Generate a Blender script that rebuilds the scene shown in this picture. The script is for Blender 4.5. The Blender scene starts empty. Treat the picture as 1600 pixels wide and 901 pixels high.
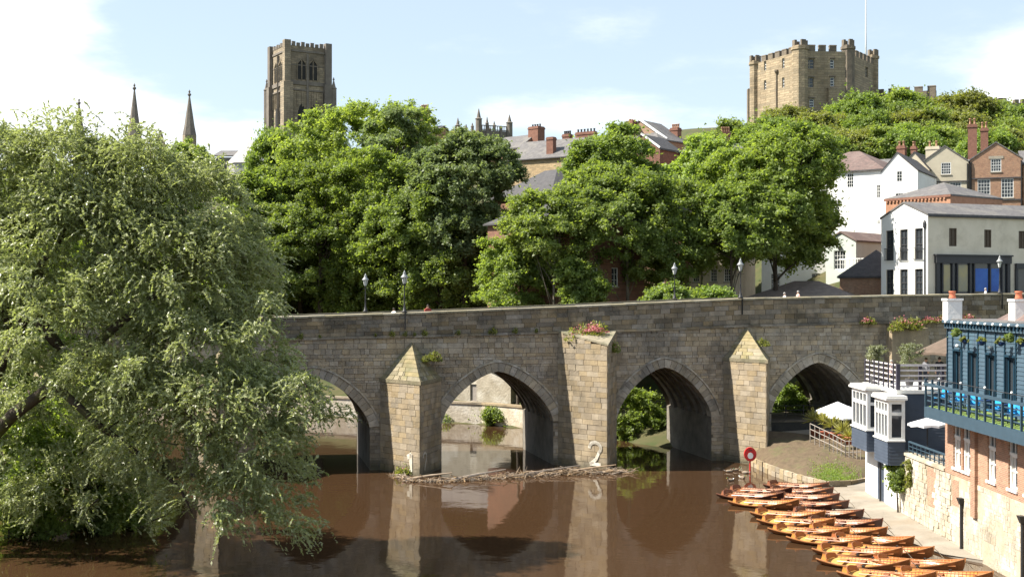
import bpy, bmesh, math, random
import numpy as np
from mathutils import Vector, Matrix

# ------------------------------------------------------------------ camera, sky, sun, exposure
SC = bpy.context.scene
COL = SC.collection
F, CZ, HZ = 2000.0, 12.5, 465.0      # focal length in photo pixels, eye height above the river, horizon row
cam_d = bpy.data.cameras.new('camera')
cam = bpy.data.objects.new('camera', cam_d)
COL.objects.link(cam)
cam.location = (0, 0, CZ)
cam.rotation_euler = (math.radians(90), 0, 0)
cam_d.sensor_width = 36
cam_d.lens = 36 * F / 1600
cam_d.shift_y = (HZ - 450.5) / 1600
cam_d.clip_start = 0.5
cam_d.clip_end = 6000
SC.camera = cam

SUN_EL = math.radians(48)
SUN_AZ = (-0.9986, -0.052)              # horizontal direction towards the sun (x, y)
sun_d = bpy.data.lights.new('sun', 'SUN')
sun_d.energy = 3.8
sun_d.angle = math.radians(0.55)
sun_d.color = (1.0, 0.94, 0.84)
sun = bpy.data.objects.new('sun', sun_d)
COL.objects.link(sun)
_l = math.hypot(*SUN_AZ)
_ts = Vector((SUN_AZ[0] / _l * math.cos(SUN_EL), SUN_AZ[1] / _l * math.cos(SUN_EL), math.sin(SUN_EL)))
sun.rotation_euler = (-_ts).to_track_quat('-Z', 'Y').to_euler()
sun.location = (-60, 20, 120)

world = bpy.data.worlds.new('World')
SC.world = world
world.use_nodes = True
def setup_world():
    nt = world.node_tree; N = nt.nodes; L = nt.links
    N.clear()
    out = N.new('ShaderNodeOutputWorld'); bg = N.new('ShaderNodeBackground')
    sky = N.new('ShaderNodeTexSky'); sky.sky_type = 'NISHITA'; sky.sun_disc = False
    sky.sun_elevation = SUN_EL
    sky.sun_rotation = math.atan2(SUN_AZ[0], SUN_AZ[1])
    sky.air_density = 1.0; sky.dust_density = 0.6; sky.ozone_density = 1.0; sky.altitude = 60
    tc = N.new('ShaderNodeTexCoord')
    sep = N.new('ShaderNodeSeparateXYZ'); L.new(tc.outputs['Generated'], sep.inputs[0])
    def M(op, a, b=None, c=None):
        n = N.new('ShaderNodeMath'); n.operation = op
        for i, v in enumerate((a, b, c)):
            if v is None: continue
            if isinstance(v, (int, float)): n.inputs[i].default_value = v
            else: L.new(v, n.inputs[i])
        return n.outputs[0]
    zz = M('ADD', M('MAXIMUM', sep.outputs[2], 0.0), 0.16)
    cx = M('DIVIDE', sep.outputs[0], zz); cy = M('DIVIDE', sep.outputs[1], zz)
    cmb = N.new('ShaderNodeCombineXYZ'); L.new(cx, cmb.inputs[0]); L.new(cy, cmb.inputs[1])
    def noise(scale, detail, rough, off):
        mp = N.new('ShaderNodeMapping'); mp.inputs['Location'].default_value = off
        L.new(cmb.outputs[0], mp.inputs['Vector'])
        n = N.new('ShaderNodeTexNoise'); n.inputs['Scale'].default_value = scale
        n.inputs['Detail'].default_value = detail; n.inputs['Roughness'].default_value = rough
        L.new(mp.outputs[0], n.inputs['Vector']); return n.outputs[0]
    n1 = noise(1.25, 9, 0.58, (3.1, 1.7, 0)); n2 = noise(0.5, 3, 0.5, (8.0, 2.0, 0))
    # cloud banks: direction (x/y, z/y) and size; the noise breaks up their edges
    dx = M('DIVIDE', sep.outputs[0], M('MAXIMUM', sep.outputs[1], 0.05))
    dz = M('DIVIDE', sep.outputs[2], M('MAXIMUM', sep.outputs[1], 0.05))
    total = None
    for bx, bz, sx, sz, w in ((-0.42, 0.235, 0.105, 0.075, 0.30), (-0.36, 0.135, 0.10, 0.045, 0.27), (0.43, 0.160, 0.075, 0.045, 0.30),
                              (0.06, 0.140, 0.11, 0.022, 0.21), (-0.22, 0.12, 0.08, 0.02, 0.16), (0.18, 0.13, 0.08, 0.02, 0.12)):
        ex = M('POWER', M('DIVIDE', M('SUBTRACT', dx, bx), sx), 2.0)
        ez = M('POWER', M('DIVIDE', M('SUBTRACT', dz, bz), sz), 2.0)
        g = M('MULTIPLY', M('EXPONENT', M('MULTIPLY', M('ADD', ex, ez), -1.0)), w)
        total = g if total is None else M('ADD', total, g)
    cover = M('ADD', M('ADD', M('MULTIPLY', n1, 0.75), M('MULTIPLY', n2, 0.25)), total)
    rmp = N.new('ShaderNodeMapRange'); rmp.interpolation_type = 'SMOOTHSTEP'
    rmp.inputs['From Min'].default_value = 0.535; rmp.inputs['From Max'].default_value = 0.78
    L.new(cover, rmp.inputs['Value'])
    shade = noise(0.9, 5, 0.5, (1.0, 6.0, 0))
    ccol = N.new('ShaderNodeMix'); ccol.data_type = 'RGBA'
    L.new(shade, ccol.inputs[0])
    ccol.inputs[6].default_value = (5.6, 5.9, 6.3, 1); ccol.inputs[7].default_value = (12.5, 12.6, 12.8, 1)
    # thin high veil whitens the blue a little everywhere
    veil = N.new('ShaderNodeMix'); veil.data_type = 'RGBA'; veil.inputs[0].default_value = 0.45
    veil.inputs[7].default_value = (5.9, 6.7, 7.3, 1)
    L.new(sky.outputs[0], veil.inputs[6])
    mix = N.new('ShaderNodeMix'); mix.data_type = 'RGBA'
    L.new(rmp.outputs[0], mix.inputs[0]); L.new(veil.outputs[2], mix.inputs[6]); L.new(ccol.outputs[2], mix.inputs[7])
    L.new(mix.outputs[2], bg.inputs['Color'])
    bg.inputs['Strength'].default_value = 0.055
    L.new(bg.outputs[0], out.inputs[0])
setup_world()
SC.view_settings.view_transform = 'Standard'
SC.view_settings.look = 'None'
SC.view_settings.gamma = 1.0
SC.view_settings.use_curve_mapping = False
SC.view_settings.exposure = 1.65
SC.cycles.max_bounces = 10
SC.cycles.diffuse_bounces = 5
SC.cycles.transmission_bounces = 8
SC.cycles.transparent_max_bounces = 6
SC.cycles.caustics_reflective = False
SC.cycles.caustics_refractive = False

R = random.Random(7)
def P(px, py, Y):
    """world point seen at photo pixel (px, py) when it stands Y metres in front of the camera"""
    return Vector(((px - 800) / F * Y, Y, CZ + (HZ - py) / F * Y))

# ------------------------------------------------------------------ mesh helpers
class MB:
    def __init__(s): s.v = []; s.f = []
    def poly(s, pts):
        b = len(s.v); s.v += [tuple(p) for p in pts]; s.f.append(tuple(range(b, b + len(pts)))); return s
    def hexa(s, p):            # 8 points: bottom ring 0-3, top ring 4-7
        b = len(s.v); s.v += [tuple(q) for q in p]
        for f in ((3, 2, 1, 0), (4, 5, 6, 7), (0, 1, 5, 4), (1, 2, 6, 5), (2, 3, 7, 6), (3, 0, 4, 7)):
            s.f.append(tuple(b + i for i in f))
        return s
    def box(s, x0, x1, y0, y1, z0, z1):
        return s.hexa([(x0, y0, z0), (x1, y0, z0), (x1, y1, z0), (x0, y1, z0), (x0, y0, z1), (x1, y0, z1), (x1, y1, z1), (x0, y1, z1)])
    def obox(s, c, size, rot=None):
        hx, hy, hz = size[0] / 2, size[1] / 2, size[2] / 2
        pts = [Vector(q) for q in ((-hx, -hy, -hz), (hx, -hy, -hz), (hx, hy, -hz), (-hx, hy, -hz), (-hx, -hy, hz), (hx, -hy, hz), (hx, hy, hz), (-hx, hy, hz))]
        if rot is not None: pts = [rot @ q for q in pts]
        c = Vector(c); return s.hexa([c + q for q in pts])
    def bar(s, a, b, w, h=None, up=(0, 0, 1)):
        a = Vector(a); b = Vector(b); d = b - a; L = d.length
        if L < 1e-6: return s
        h = w if h is None else h
        d.normalize(); up = Vector(up)
        if abs(d.dot(up)) > 0.98: up = Vector((1, 0, 0)) if abs(d.x) < .9 else Vector((0, 1, 0))
        sd = d.cross(up).normalized(); u = sd.cross(d).normalized()
        sd *= w / 2; u *= h / 2
        return s.hexa([a - sd - u, a + sd - u, b + sd - u, b - sd - u, a - sd + u, a + sd + u, b + sd + u, b - sd + u])
    def tube(s, pts, rad, n=8, cap=True):
        pts = [Vector(p) for p in pts]
        if isinstance(rad, (int, float)): rad = [rad] * len(pts)
        b = len(s.v); ref = Vector((0.31, 0.17, 0.93)).normalized()
        for i, p in enumerate(pts):
            d = (pts[min(i + 1, len(pts) - 1)] - pts[max(i - 1, 0)])
            d = d.normalized() if d.length > 1e-9 else Vector((0, 0, 1))
            r0 = ref if abs(d.dot(ref)) < .95 else Vector((1, 0, 0))
            a = d.cross(r0).normalized(); c = a.cross(d).normalized()
            for k in range(n):
                t = 2 * math.pi * k / n
                s.v.append(tuple(p + a * (math.cos(t) * rad[i]) + c * (math.sin(t) * rad[i])))
        for i in range(len(pts) - 1):
            for k in range(n):
                k2 = (k + 1) % n
                s.f.append((b + i * n + k, b + i * n + k2, b + (i + 1) * n + k2, b + (i + 1) * n + k))
        if cap:
            s.f.append(tuple(b + k for k in range(n))[::-1]); e = b + (len(pts) - 1) * n
            s.f.append(tuple(e + k for k in range(n)))
        return s
    def lathe(s, prof, n=12, c=(0, 0, 0), rot0=0.0, sx=1, sy=1):
        b = len(s.v)
        for r, z in prof:
            for k in range(n):
                t = rot0 + 2 * math.pi * k / n
                s.v.append((c[0] + math.cos(t) * r * sx, c[1] + math.sin(t) * r * sy, c[2] + z))
        for i in range(len(prof) - 1):
            for k in range(n):
                k2 = (k + 1) % n
                s.f.append((b + i * n + k, b + i * n + k2, b + (i + 1) * n + k2, b + (i + 1) * n + k))
        s.f.append(tuple(b + k for k in range(n))[::-1])
        e = b + (len(prof) - 1) * n; s.f.append(tuple(e + k for k in range(n)))
        return s
    def prism(s, poly, z0, z1):
        n = len(poly); b = len(s.v)
        s.v += [(p[0], p[1], z0) for p in poly] + [(p[0], p[1], z1) for p in poly]
        s.f.append(tuple(range(b, b + n))[::-1]); s.f.append(tuple(range(b + n, b + 2 * n)))
        for k in range(n): s.f.append((b + k, b + (k + 1) % n, b + n + (k + 1) % n, b + n + k))
        return s
    def sphere(s, c, r, nu=10, nv=7):
        rx, ry, rz = (r, r, r) if isinstance(r, (int, float)) else r
        pr = [(math.sin(math.pi * i / nv), -math.cos(math.pi * i / nv)) for i in range(nv + 1)]
        b = len(s.v)
        for q, z in pr:
            for k in range(nu):
                t = 2 * math.pi * k / nu
                s.v.append((c[0] + rx * q * math.cos(t), c[1] + ry * q * math.sin(t), c[2] + rz * z))
        for i in range(nv):
            for k in range(nu):
                k2 = (k + 1) % nu
                s.f.append((b + i * nu + k, b + i * nu + k2, b + (i + 1) * nu + k2, b + (i + 1) * nu + k))
        return s
    def mesh(s, name, mat=None, smooth=False):
        me = bpy.data.meshes.new(name); me.from_pydata(s.v, [], s.f); me.update()
        if mat: me.materials.append(mat)
        if smooth: me.polygons.foreach_set('use_smooth', [True] * len(me.polygons))
        return me
    def build(s, name, mat, parent=None, smooth=False, bevel=0):
        o = bpy.data.objects.new(name, s.mesh(name, mat, smooth))
        COL.objects.link(o)
        if parent is not None: o.parent = parent
        if bevel:
            m = o.modifiers.new('bevel', 'BEVEL'); m.width = bevel; m.segments = 2; m.limit_method = 'ANGLE'
        return o

def np_mesh(name, V, Fq, mat, smooth=False):
    me = bpy.data.meshes.new(name)
    V = np.asarray(V, dtype=np.float32); Fq = np.asarray(Fq, dtype=np.int32)
    n, k = Fq.shape
    me.vertices.add(len(V)); me.vertices.foreach_set('co', V.ravel())
    me.loops.add(n * k); me.loops.foreach_set('vertex_index', Fq.ravel())
    me.polygons.add(n)
    me.polygons.foreach_set('loop_start', np.arange(0, n * k, k, dtype=np.int32))
    me.polygons.foreach_set('loop_total', np.full(n, k, dtype=np.int32))
    if smooth: me.polygons.foreach_set('use_smooth', np.ones(n, dtype=bool))
    me.update(calc_edges=True)
    if mat: me.materials.append(mat)
    return me

def tag(o, label=None, cat=None, group=None, kind=None):
    if label: o['label'] = label
    if cat: o['category'] = cat
    if group: o['group'] = group
    if kind: o['kind'] = kind
    return o
def thing(name, label, cat, loc=(0, 0, 0), rz=0.0, group=None):
    o = bpy.data.objects.new(name, None); COL.objects.link(o)
    o.location = loc; o.rotation_euler = (0, 0, rz); o.empty_display_size = 0.3
    return tag(o, label, cat, group)
def obj(name, me, parent=None, loc=None, rz=None):
    o = bpy.data.objects.new(name, me); COL.objects.link(o)
    if parent is not None: o.parent = parent
    if loc is not None: o.location = loc
    if rz is not None: o.rotation_euler = (0, 0, rz)
    return o
def copy_tree(o, parent=None):
    c = o.copy(); COL.objects.link(c); c.parent = parent
    for ch in list(o.children): copy_tree(ch, c)
    return c

# ------------------------------------------------------------------ materials
def material(name, c1, c2=None, scale=2.0, rough=0.85, bump=0.0, bscale=None, island=0.0, stain=None, stain_scale=0.25, stain_amt=0.6,
             spec=0.3, metallic=0.0, coat=0.0, stretch=(1, 1, 1), streak=None, brick=None, stain2=None, tide=None, coords='pos'):
    m = bpy.data.materials.new(name); m.use_nodes = True
    nt = m.node_tree; N = nt.nodes; L = nt.links
    b = N['Principled BSDF']
    b.inputs['Roughness'].default_value = rough
    b.inputs['Specular IOR Level'].default_value = spec
    b.inputs['Metallic'].default_value = metallic
    if coat: b.inputs['Coat Weight'].default_value = coat; b.inputs['Coat Roughness'].default_value = 0.15
    c2 = c2 or c1
    if coords == 'pos':
        g = N.new('ShaderNodeNewGeometry'); vec = g.outputs['Position']
    else:
        g = N.new('ShaderNodeNewGeometry'); tc = N.new('ShaderNodeTexCoord'); vec = tc.outputs['Object']
    mp = N.new('ShaderNodeMapping'); mp.inputs['Scale'].default_value = stretch; L.new(vec, mp.inputs['Vector'])
    nz = N.new('ShaderNodeTexNoise'); nz.inputs['Scale'].default_value = scale; nz.inputs['Detail'].default_value = 6; nz.inputs['Roughness'].default_value = 0.62
    L.new(mp.outputs[0], nz.inputs['Vector'])
    rp = N.new('ShaderNodeMapRange'); rp.inputs['From Min'].default_value = 0.32; rp.inputs['From Max'].default_value = 0.68
    L.new(nz.outputs[0], rp.inputs['Value'])
    def mix(fac, a, bb, mode='MIX'):
        n = N.new('ShaderNodeMix'); n.data_type = 'RGBA'; n.blend_type = mode
        for i, v in ((0, fac), (6, a), (7, bb)):
            if isinstance(v, (int, float)): n.inputs[i].default_value = v
            elif isinstance(v, tuple): n.inputs[i].default_value = (*v[:3], 1)
            else: L.new(v, n.inputs[i])
        return n.outputs[2]
    col = mix(rp.outputs[0], c1, c2)
    bh = nz.outputs[0]
    if stain:
        sn = N.new('ShaderNodeTexNoise'); sn.inputs['Scale'].default_value = stain_scale; sn.inputs['Detail'].default_value = 7; sn.inputs['Roughness'].default_value = 0.65
        mp2 = N.new('ShaderNodeMapping'); mp2.inputs['Location'].default_value = (17, 5, 3)
        if streak: mp2.inputs['Scale'].default_value = streak
        L.new(vec, mp2.inputs['Vector']); L.new(mp2.outputs[0], sn.inputs['Vector'])
        sr = N.new('ShaderNodeMapRange'); sr.inputs['From Min'].default_value = 0.47; sr.inputs['From Max'].default_value = 0.66
        sr.inputs['To Max'].default_value = stain_amt; sr.interpolation_type = 'SMOOTHSTEP'
        L.new(sn.outputs[0], sr.inputs['Value'])
        col = mix(sr.outputs[0], col, stain)
    if stain2:
        col2, sc2, amt2 = stain2
        sn = N.new('ShaderNodeTexNoise'); sn.inputs['Scale'].default_value = sc2; sn.inputs['Detail'].default_value = 8; sn.inputs['Roughness'].default_value = 0.72
        mp2 = N.new('ShaderNodeMapping'); mp2.inputs['Location'].default_value = (41, 23, 9); L.new(vec, mp2.inputs['Vector']); L.new(mp2.outputs[0], sn.inputs['Vector'])
        sr = N.new('ShaderNodeMapRange'); sr.inputs['From Min'].default_value = 0.53; sr.inputs['From Max'].default_value = 0.68; sr.inputs['To Max'].default_value = amt2
        L.new(sn.outputs[0], sr.inputs['Value']); col = mix(sr.outputs[0], col, col2)
    if tide:
        sp = N.new('ShaderNodeSeparateXYZ'); L.new(g.outputs['Position'], sp.inputs[0])
        tz = N.new('ShaderNodeMath'); tz.operation = 'MULTIPLY_ADD'; tz.inputs[1].default_value = -1.1; L.new(nz.outputs[0], tz.inputs[0]); L.new(sp.outputs[2], tz.inputs[2])
        tr_ = N.new('ShaderNodeMapRange'); tr_.inputs['From Min'].default_value = tide[1]; tr_.inputs['From Max'].default_value = tide[1] - 0.7; tr_.inputs['To Max'].default_value = 0.8
        L.new(tz.outputs[0], tr_.inputs['Value']); col = mix(tr_.outputs[0], col, tide[0])
    if island:
        oi = N.new('ShaderNodeObjectInfo')
        ad = N.new('ShaderNodeMath'); ad.operation = 'ADD'; L.new(g.outputs['Random Per Island'], ad.inputs[0]); L.new(oi.outputs['Random'], ad.inputs[1])
        fr = N.new('ShaderNodeMath'); fr.operation = 'FRACT'; L.new(ad.outputs[0], fr.inputs[0])
        hs = N.new('ShaderNodeHueSaturation')
        mr = N.new('ShaderNodeMapRange'); mr.inputs['To Min'].default_value = 1 - island; mr.inputs['To Max'].default_value = 1 + island
        L.new(fr.outputs[0], mr.inputs['Value']); L.new(mr.outputs[0], hs.inputs['Value'])
        f2 = N.new('ShaderNodeMath'); f2.operation = 'MULTIPLY'; f2.inputs[1].default_value = 7.31; L.new(fr.outputs[0], f2.inputs[0])
        f3 = N.new('ShaderNodeMath'); f3.operation = 'FRACT'; L.new(f2.outputs[0], f3.inputs[0])
        m3 = N.new('ShaderNodeMapRange'); m3.inputs['To Min'].default_value = 1 - island * 1.2; m3.inputs['To Max'].default_value = 1 + island * 0.8
        L.new(f3.outputs[0], m3.inputs['Value']); L.new(m3.outputs[0], hs.inputs['Saturation'])
        L.new(col, hs.inputs['Color']); col = hs.outputs[0]
    if brick:            # (brick colour variation handled above; mortar colour, course height, axis mapping)
        mortar, rowh, rot = brick
        bk = N.new('ShaderNodeTexBrick'); bk.inputs['Scale'].default_value = 1.0
        bk.inputs['Brick Width'].default_value = rowh * 3; bk.inputs['Row Height'].default_value = rowh; bk.inputs['Mortar Size'].default_value = rowh * 0.12
        bk.inputs['Color1'].default_value = (0.75, 0.75, 0.75, 1); bk.inputs['Color2'].default_value = (1.15, 1.1, 1.05, 1); bk.inputs['Mortar'].default_value = (0.9, 0.9, 0.9, 1)
        tco = N.new('ShaderNodeTexCoord'); mp3 = N.new('ShaderNodeMapping'); mp3.inputs['Rotation'].default_value = rot
        L.new(tco.outputs['Object'], mp3.inputs['Vector']); L.new(mp3.outputs[0], bk.inputs['Vector'])
        col = mix(1.0, col, bk.outputs['Color'], 'MULTIPLY')
        fm = N.new('ShaderNodeMath'); fm.operation = 'MULTIPLY'; fm.inputs[1].default_value = 0.7; L.new(bk.outputs['Fac'], fm.inputs[0])
        col = mix(fm.outputs[0], col, mortar)
    L.new(col, b.inputs['Base Color'])
    if bump:
        bp = N.new('ShaderNodeBump'); bp.inputs['Strength'].default_value = bump; bp.inputs['Distance'].default_value = 0.08
        if bscale:
            n2 = N.new('ShaderNodeTexNoise'); n2.inputs['Scale'].default_value = bscale; n2.inputs['Detail'].default_value = 5
            L.new(vec, n2.inputs['Vector']); bh = n2.outputs[0]
        L.new(bh, bp.inputs['Height']); L.new(bp.outputs[0], b.inputs['Normal'])
    return m

def glass_material(name, col=(0.03, 0.035, 0.04), rough=0.08):
    m = material(name, col, tuple(c * 1.6 for c in col), scale=0.9, rough=rough, spec=0.6)
    return m

def leaf_material(name, c1, c2, trans=0.45, rough=0.5, spec=0.35, tcol=None):
    m = bpy.data.materials.new(name); m.use_nodes = True
    nt = m.node_tree; N = nt.nodes; L = nt.links; N.clear()
    out = N.new('ShaderNodeOutputMaterial')
    g = N.new('ShaderNodeNewGeometry'); oi = N.new('ShaderNodeObjectInfo')
    mx = N.new('ShaderNodeMix'); mx.data_type = 'RGBA'
    mx.inputs[6].default_value = (*c1, 1); mx.inputs[7].default_value = (*c2, 1)
    nz = N.new('ShaderNodeTexNoise'); nz.inputs['Scale'].default_value = 0.35; nz.inputs['Detail'].default_value = 4; L.new(g.outputs['Position'], nz.inputs['Vector'])
    a = N.new('ShaderNodeMath'); a.operation = 'MULTIPLY_ADD'; a.inputs[1].default_value = 0.6
    sb = N.new('ShaderNodeMapRange'); sb.inputs['From Min'].default_value = 0.3; sb.inputs['From Max'].default_value = 0.7; sb.inputs['To Min'].default_value = -0.1; sb.inputs['To Max'].default_value = 0.5
    L.new(nz.outputs[0], sb.inputs['Value'])
    L.new(g.outputs['Random Per Island'], a.inputs[0]); L.new(sb.outputs[0], a.inputs[2])
    L.new(a.outputs[0], mx.inputs[0])
    hs = N.new('ShaderNodeHueSaturation'); L.new(mx.outputs[2], hs.inputs['Color'])
    mr = N.new('ShaderNodeMapRange'); mr.inputs['To Min'].default_value = 0.85; mr.inputs['To Max'].default_value = 1.15
    L.new(oi.outputs['Random'], mr.inputs['Value']); L.new(mr.outputs[0], hs.inputs['Value'])
    b = N.new('ShaderNodeBsdfPrincipled'); b.inputs['Roughness'].default_value = rough; b.inputs['Specular IOR Level'].default_value = spec
    L.new(hs.outputs[0], b.inputs['Base Color'])
    tr = N.new('ShaderNodeBsdfTranslucent')
    tm = N.new('ShaderNodeMix'); tm.data_type = 'RGBA'; tm.blend_type = 'MULTIPLY'; tm.inputs[0].default_value = 1.0
    tm.inputs[7].default_value = (*(tcol or (1.45, 1.5, 0.5)), 1)
    L.new(hs.outputs[0], tm.inputs[6]); L.new(tm.outputs[2], tr.inputs['Color'])
    ms = N.new('ShaderNodeMixShader'); ms.inputs[0].default_value = trans
    L.new(b.outputs[0], ms.inputs[1]); L.new(tr.outputs[0], ms.inputs[2]); L.new(ms.outputs[0], out.inputs[0])
    return m

def water_material():
    m = bpy.data.materials.new('river_water'); m.use_nodes = True
    nt = m.node_tree; N = nt.nodes; L = nt.links
    b = N['Principled BSDF']
    g = N.new('ShaderNodeNewGeometry')
    n0 = N.new('ShaderNodeTexNoise'); n0.inputs['Scale'].default_value = 0.06; n0.inputs['Detail'].default_value = 3; L.new(g.outputs['Position'], n0.inputs['Vector'])
    mx = N.new('ShaderNodeMix'); mx.data_type = 'RGBA'; L.new(n0.outputs[0], mx.inputs[0])
    mx.inputs[6].default_value = (0.042, 0.022, 0.0105, 1); mx.inputs[7].default_value = (0.060, 0.033, 0.0165, 1)
    L.new(mx.outputs[2], b.inputs['Base Color'])
    b.inputs['Roughness'].default_value = 0.04; b.inputs['IOR'].default_value = 1.333
    b.inputs['Specular IOR Level'].default_value = 0.5
    def nn(scale, st, det):
        mp = N.new('ShaderNodeMapping'); mp.inputs['Scale'].default_value = st; L.new(g.outputs['Position'], mp.inputs['Vector'])
        n = N.new('ShaderNodeTexNoise'); n.inputs['Scale'].default_value = scale; n.inputs['Detail'].default_value = det
        L.new(mp.outputs[0], n.inputs['Vector']); return n.outputs[0]
    a = nn(0.55, (1, 0.9, 1), 2); c = nn(2.6, (1, 0.8, 1), 2)
    s = N.new('ShaderNodeMath'); s.operation = 'MULTIPLY_ADD'; s.inputs[1].default_value = 0.22; L.new(c, s.inputs[0]); L.new(a, s.inputs[2])
    bp = N.new('ShaderNodeBump'); bp.inputs['Strength'].default_value = 0.085; bp.inputs['Distance'].default_value = 0.12
    L.new(s.outputs[0], bp.inputs['Height']); L.new(bp.outputs[0], b.inputs['Normal'])
    return m
# ------------------------------------------------------------------ facade helpers
def wall_panel(mb, o, du, di, w, zb, top, holes, reveal=0.16):
    """wall with real openings. o: corner, du: along, di: inward, top: [(x, z)] outline, holes: [(x0, x1, z0, z1)]"""
    o, du, di = Vector(o), Vector(du), Vector(di)
    def pt(x, z, y=0.0): return o + du * x + di * y + Vector((0, 0, z))
    xs = sorted(set([0.0, w] + [x for x, _ in top if 0 < x < w] + [v for h in holes for v in h[:2] if 0 < v < w]))
    tz = lambda x: float(np.interp(x, [a for a, _ in top], [b for _, b in top]))
    for a, b in zip(xs[:-1], xs[1:]):
        if b - a < 1e-6: continue
        m = (a + b) / 2
        hs = sorted([h for h in holes if h[0] <= m <= h[1]], key=lambda h: h[2])
        z = zb
        for h in hs:
            mb.poly([pt(a, z), pt(b, z), pt(b, h[2]), pt(a, h[2])]); z = h[3]
        mb.poly([pt(a, z), pt(b, z), pt(b, tz(b)), pt(a, tz(a))])
    for x0, x1, z0, z1 in holes:
        mb.poly([pt(x0, z0), pt(x1, z0), pt(x1, z0, reveal), pt(x0, z0, reveal)])
        mb.poly([pt(x0, z1), pt(x1, z1), pt(x1, z1, reveal), pt(x0, z1, reveal)])
        mb.poly([pt(x0, z0), pt(x0, z1), pt(x0, z1, reveal), pt(x0, z0, reveal)])
        mb.poly([pt(x1, z0), pt(x1, z1), pt(x1, z1, reveal), pt(x1, z0, reveal)])

M_GLASS = glass_material('window_glass')
M_WFRAME = material('white_window_paint', (0.80, 0.80, 0.77), (0.70, 0.70, 0.67), scale=5, rough=0.5)
M_SILL = material('stone_sill', (0.36, 0.32, 0.25), (0.28, 0.25, 0.2), scale=4, rough=0.9)
def window(parent, o, du, di, x0, x1, z0, z1, nx=2, ny=3, frame=None, reveal=0.16, fw=0.07, bw_=0.035, sill=None, glass=None, name='window', proud=0.0, arch=False):
    """window child: frame with glazing bars, its pane and sill as sub-parts"""
    o, du, di = Vector(o), Vector(du), Vector(di)
    frame = frame or M_WFRAME; glass = glass or M_GLASS
    def pt(x, y, z): return o + du * x + di * y + Vector((0, 0, z))
    def bx(mb, xa, xb, ya, yb, za, zb):
        mb.hexa([pt(xa, ya, za), pt(xb, ya, za), pt(xb, yb, za), pt(xa, yb, za), pt(xa, ya, zb), pt(xb, ya, zb), pt(xb, yb, zb), pt(xa, yb, zb)])
    e = 0.004; y0, y1 = reveal - 0.09 - proud, reveal - 0.01
    m = MB()
    bx(m, x0 + e, x0 + fw, y0, y1, z0 + e, z1 - e); bx(m, x1 - fw, x1 - e, y0, y1, z0 + e, z1 - e)
    bx(m, x0 + fw, x1 - fw, y0, y1, z0 + e, z0 + fw); bx(m, x0 + fw, x1 - fw, y0, y1, z1 - fw, z1 - e)
    for i in range(1, nx):
        x = x0 + fw + (x1 - x0 - 2 * fw) * i / nx; bx(m, x - bw_ / 2, x + bw_ / 2, y0 + .02, y1 - .01, z0 + fw, z1 - fw)
    for j in range(1, ny):
        z = z0 + fw + (z1 - z0 - 2 * fw) * j / ny; bw2 = bw_ * (1.6 if j * 2 == ny else 1); bx(m, x0 + fw, x1 - fw, y0 + .023, y1 - .013, z - bw2 / 2, z + bw2 / 2)
    wo = m.build(name, frame, parent)
    g = MB(); g.poly([pt(x0, reveal - 0.005, z0), pt(x1, reveal - 0.005, z0), pt(x1, reveal - 0.005, z1), pt(x0, reveal - 0.005, z1)])
    g.build('pane', glass, wo)
    if sill is not None:
        s = MB(); bx(s, x0 - 0.08, x1 + 0.08, -0.08, reveal - 0.1, z0 - 0.12, z0 - 0.003); s.build('sill', sill, wo)
    return wo

def roof_slab(mb, pts, th=0.16):
    """thick planar slab: pts is the upper outline"""
    pts = [Vector(p) for p in pts]; n = len(pts); b = len(mb.v)
    mb.v += [tuple(p) for p in pts] + [tuple(p - Vector((0, 0, th))) for p in pts]
    mb.f.append(tuple(range(b, b + n))); mb.f.append(tuple(range(b + n, b + 2 * n))[::-1])
    for k in range(n): mb.f.append((b + k, b + n + k, b + n + (k + 1) % n, b + (k + 1) % n))
M_SLATE = material('slate_roof', (0.155, 0.145, 0.14), (0.09, 0.085, 0.085), scale=2.2, rough=0.7, bump=0.4, bscale=6, stain=(0.20, 0.185, 0.16), stain_scale=0.5, stain_amt=0.5)
M_SLATE_D = material('dark_slate_roof', (0.085, 0.08, 0.08), (0.05, 0.048, 0.05), scale=2.2, rough=0.7, bump=0.4, bscale=6)
M_TILE = material('brown_tile_roof', (0.17, 0.115, 0.10), (0.10, 0.075, 0.068), scale=2.5, rough=0.85, bump=0.5, bscale=7, stain=(0.21, 0.16, 0.14), stain_scale=0.6, stain_amt=0.5)
M_RED_BRICK = material('red_brick', (0.25, 0.125, 0.088), (0.17, 0.085, 0.06), scale=3, rough=0.9, bump=0.35, bscale=14, stain=(0.16, 0.08, 0.06), stain_scale=0.6)
M_POT = material('clay_pot', (0.42, 0.26, 0.16), (0.32, 0.18, 0.11), scale=4, rough=0.85)
M_FLASH = material('lead_flashing', (0.42, 0.42, 0.41), (0.33, 0.33, 0.33), scale=3, rough=0.6)
def chimney(parent, x0, x1, y0, y1, zb, zt_, npots=3, mat=None, pot_h=0.7, potmat=None):
    m = MB(); m.box(x0, x1, y0, y1, zb, zt_ - 0.4); m.box(x0 - .07, x1 + .07, y0 - .07, y1 + .07, zt_ - 0.399, zt_ - 0.18); m.box(x0, x1, y0, y1, zt_ - 0.179, zt_)
    c = m.build('chimney', mat or M_RED_BRICK, parent)
    long_x = (x1 - x0) >= (y1 - y0)
    for i in range(npots):
        f = (i + 0.5) / npots
        cx = x0 + (x1 - x0) * f if long_x else (x0 + x1) / 2; cy = (y0 + y1) / 2 if long_x else y0 + (y1 - y0) * f
        p = MB(); p.lathe([(0.16, 0), (0.13, 0.12), (0.12, pot_h - .12), (0.16, pot_h - .1), (0.16, pot_h), (0.1, pot_h)], 8, (cx, cy, zt_ + 0.002)); p.build('chimney_pot', potmat or M_POT, c, True)
    return c

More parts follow.
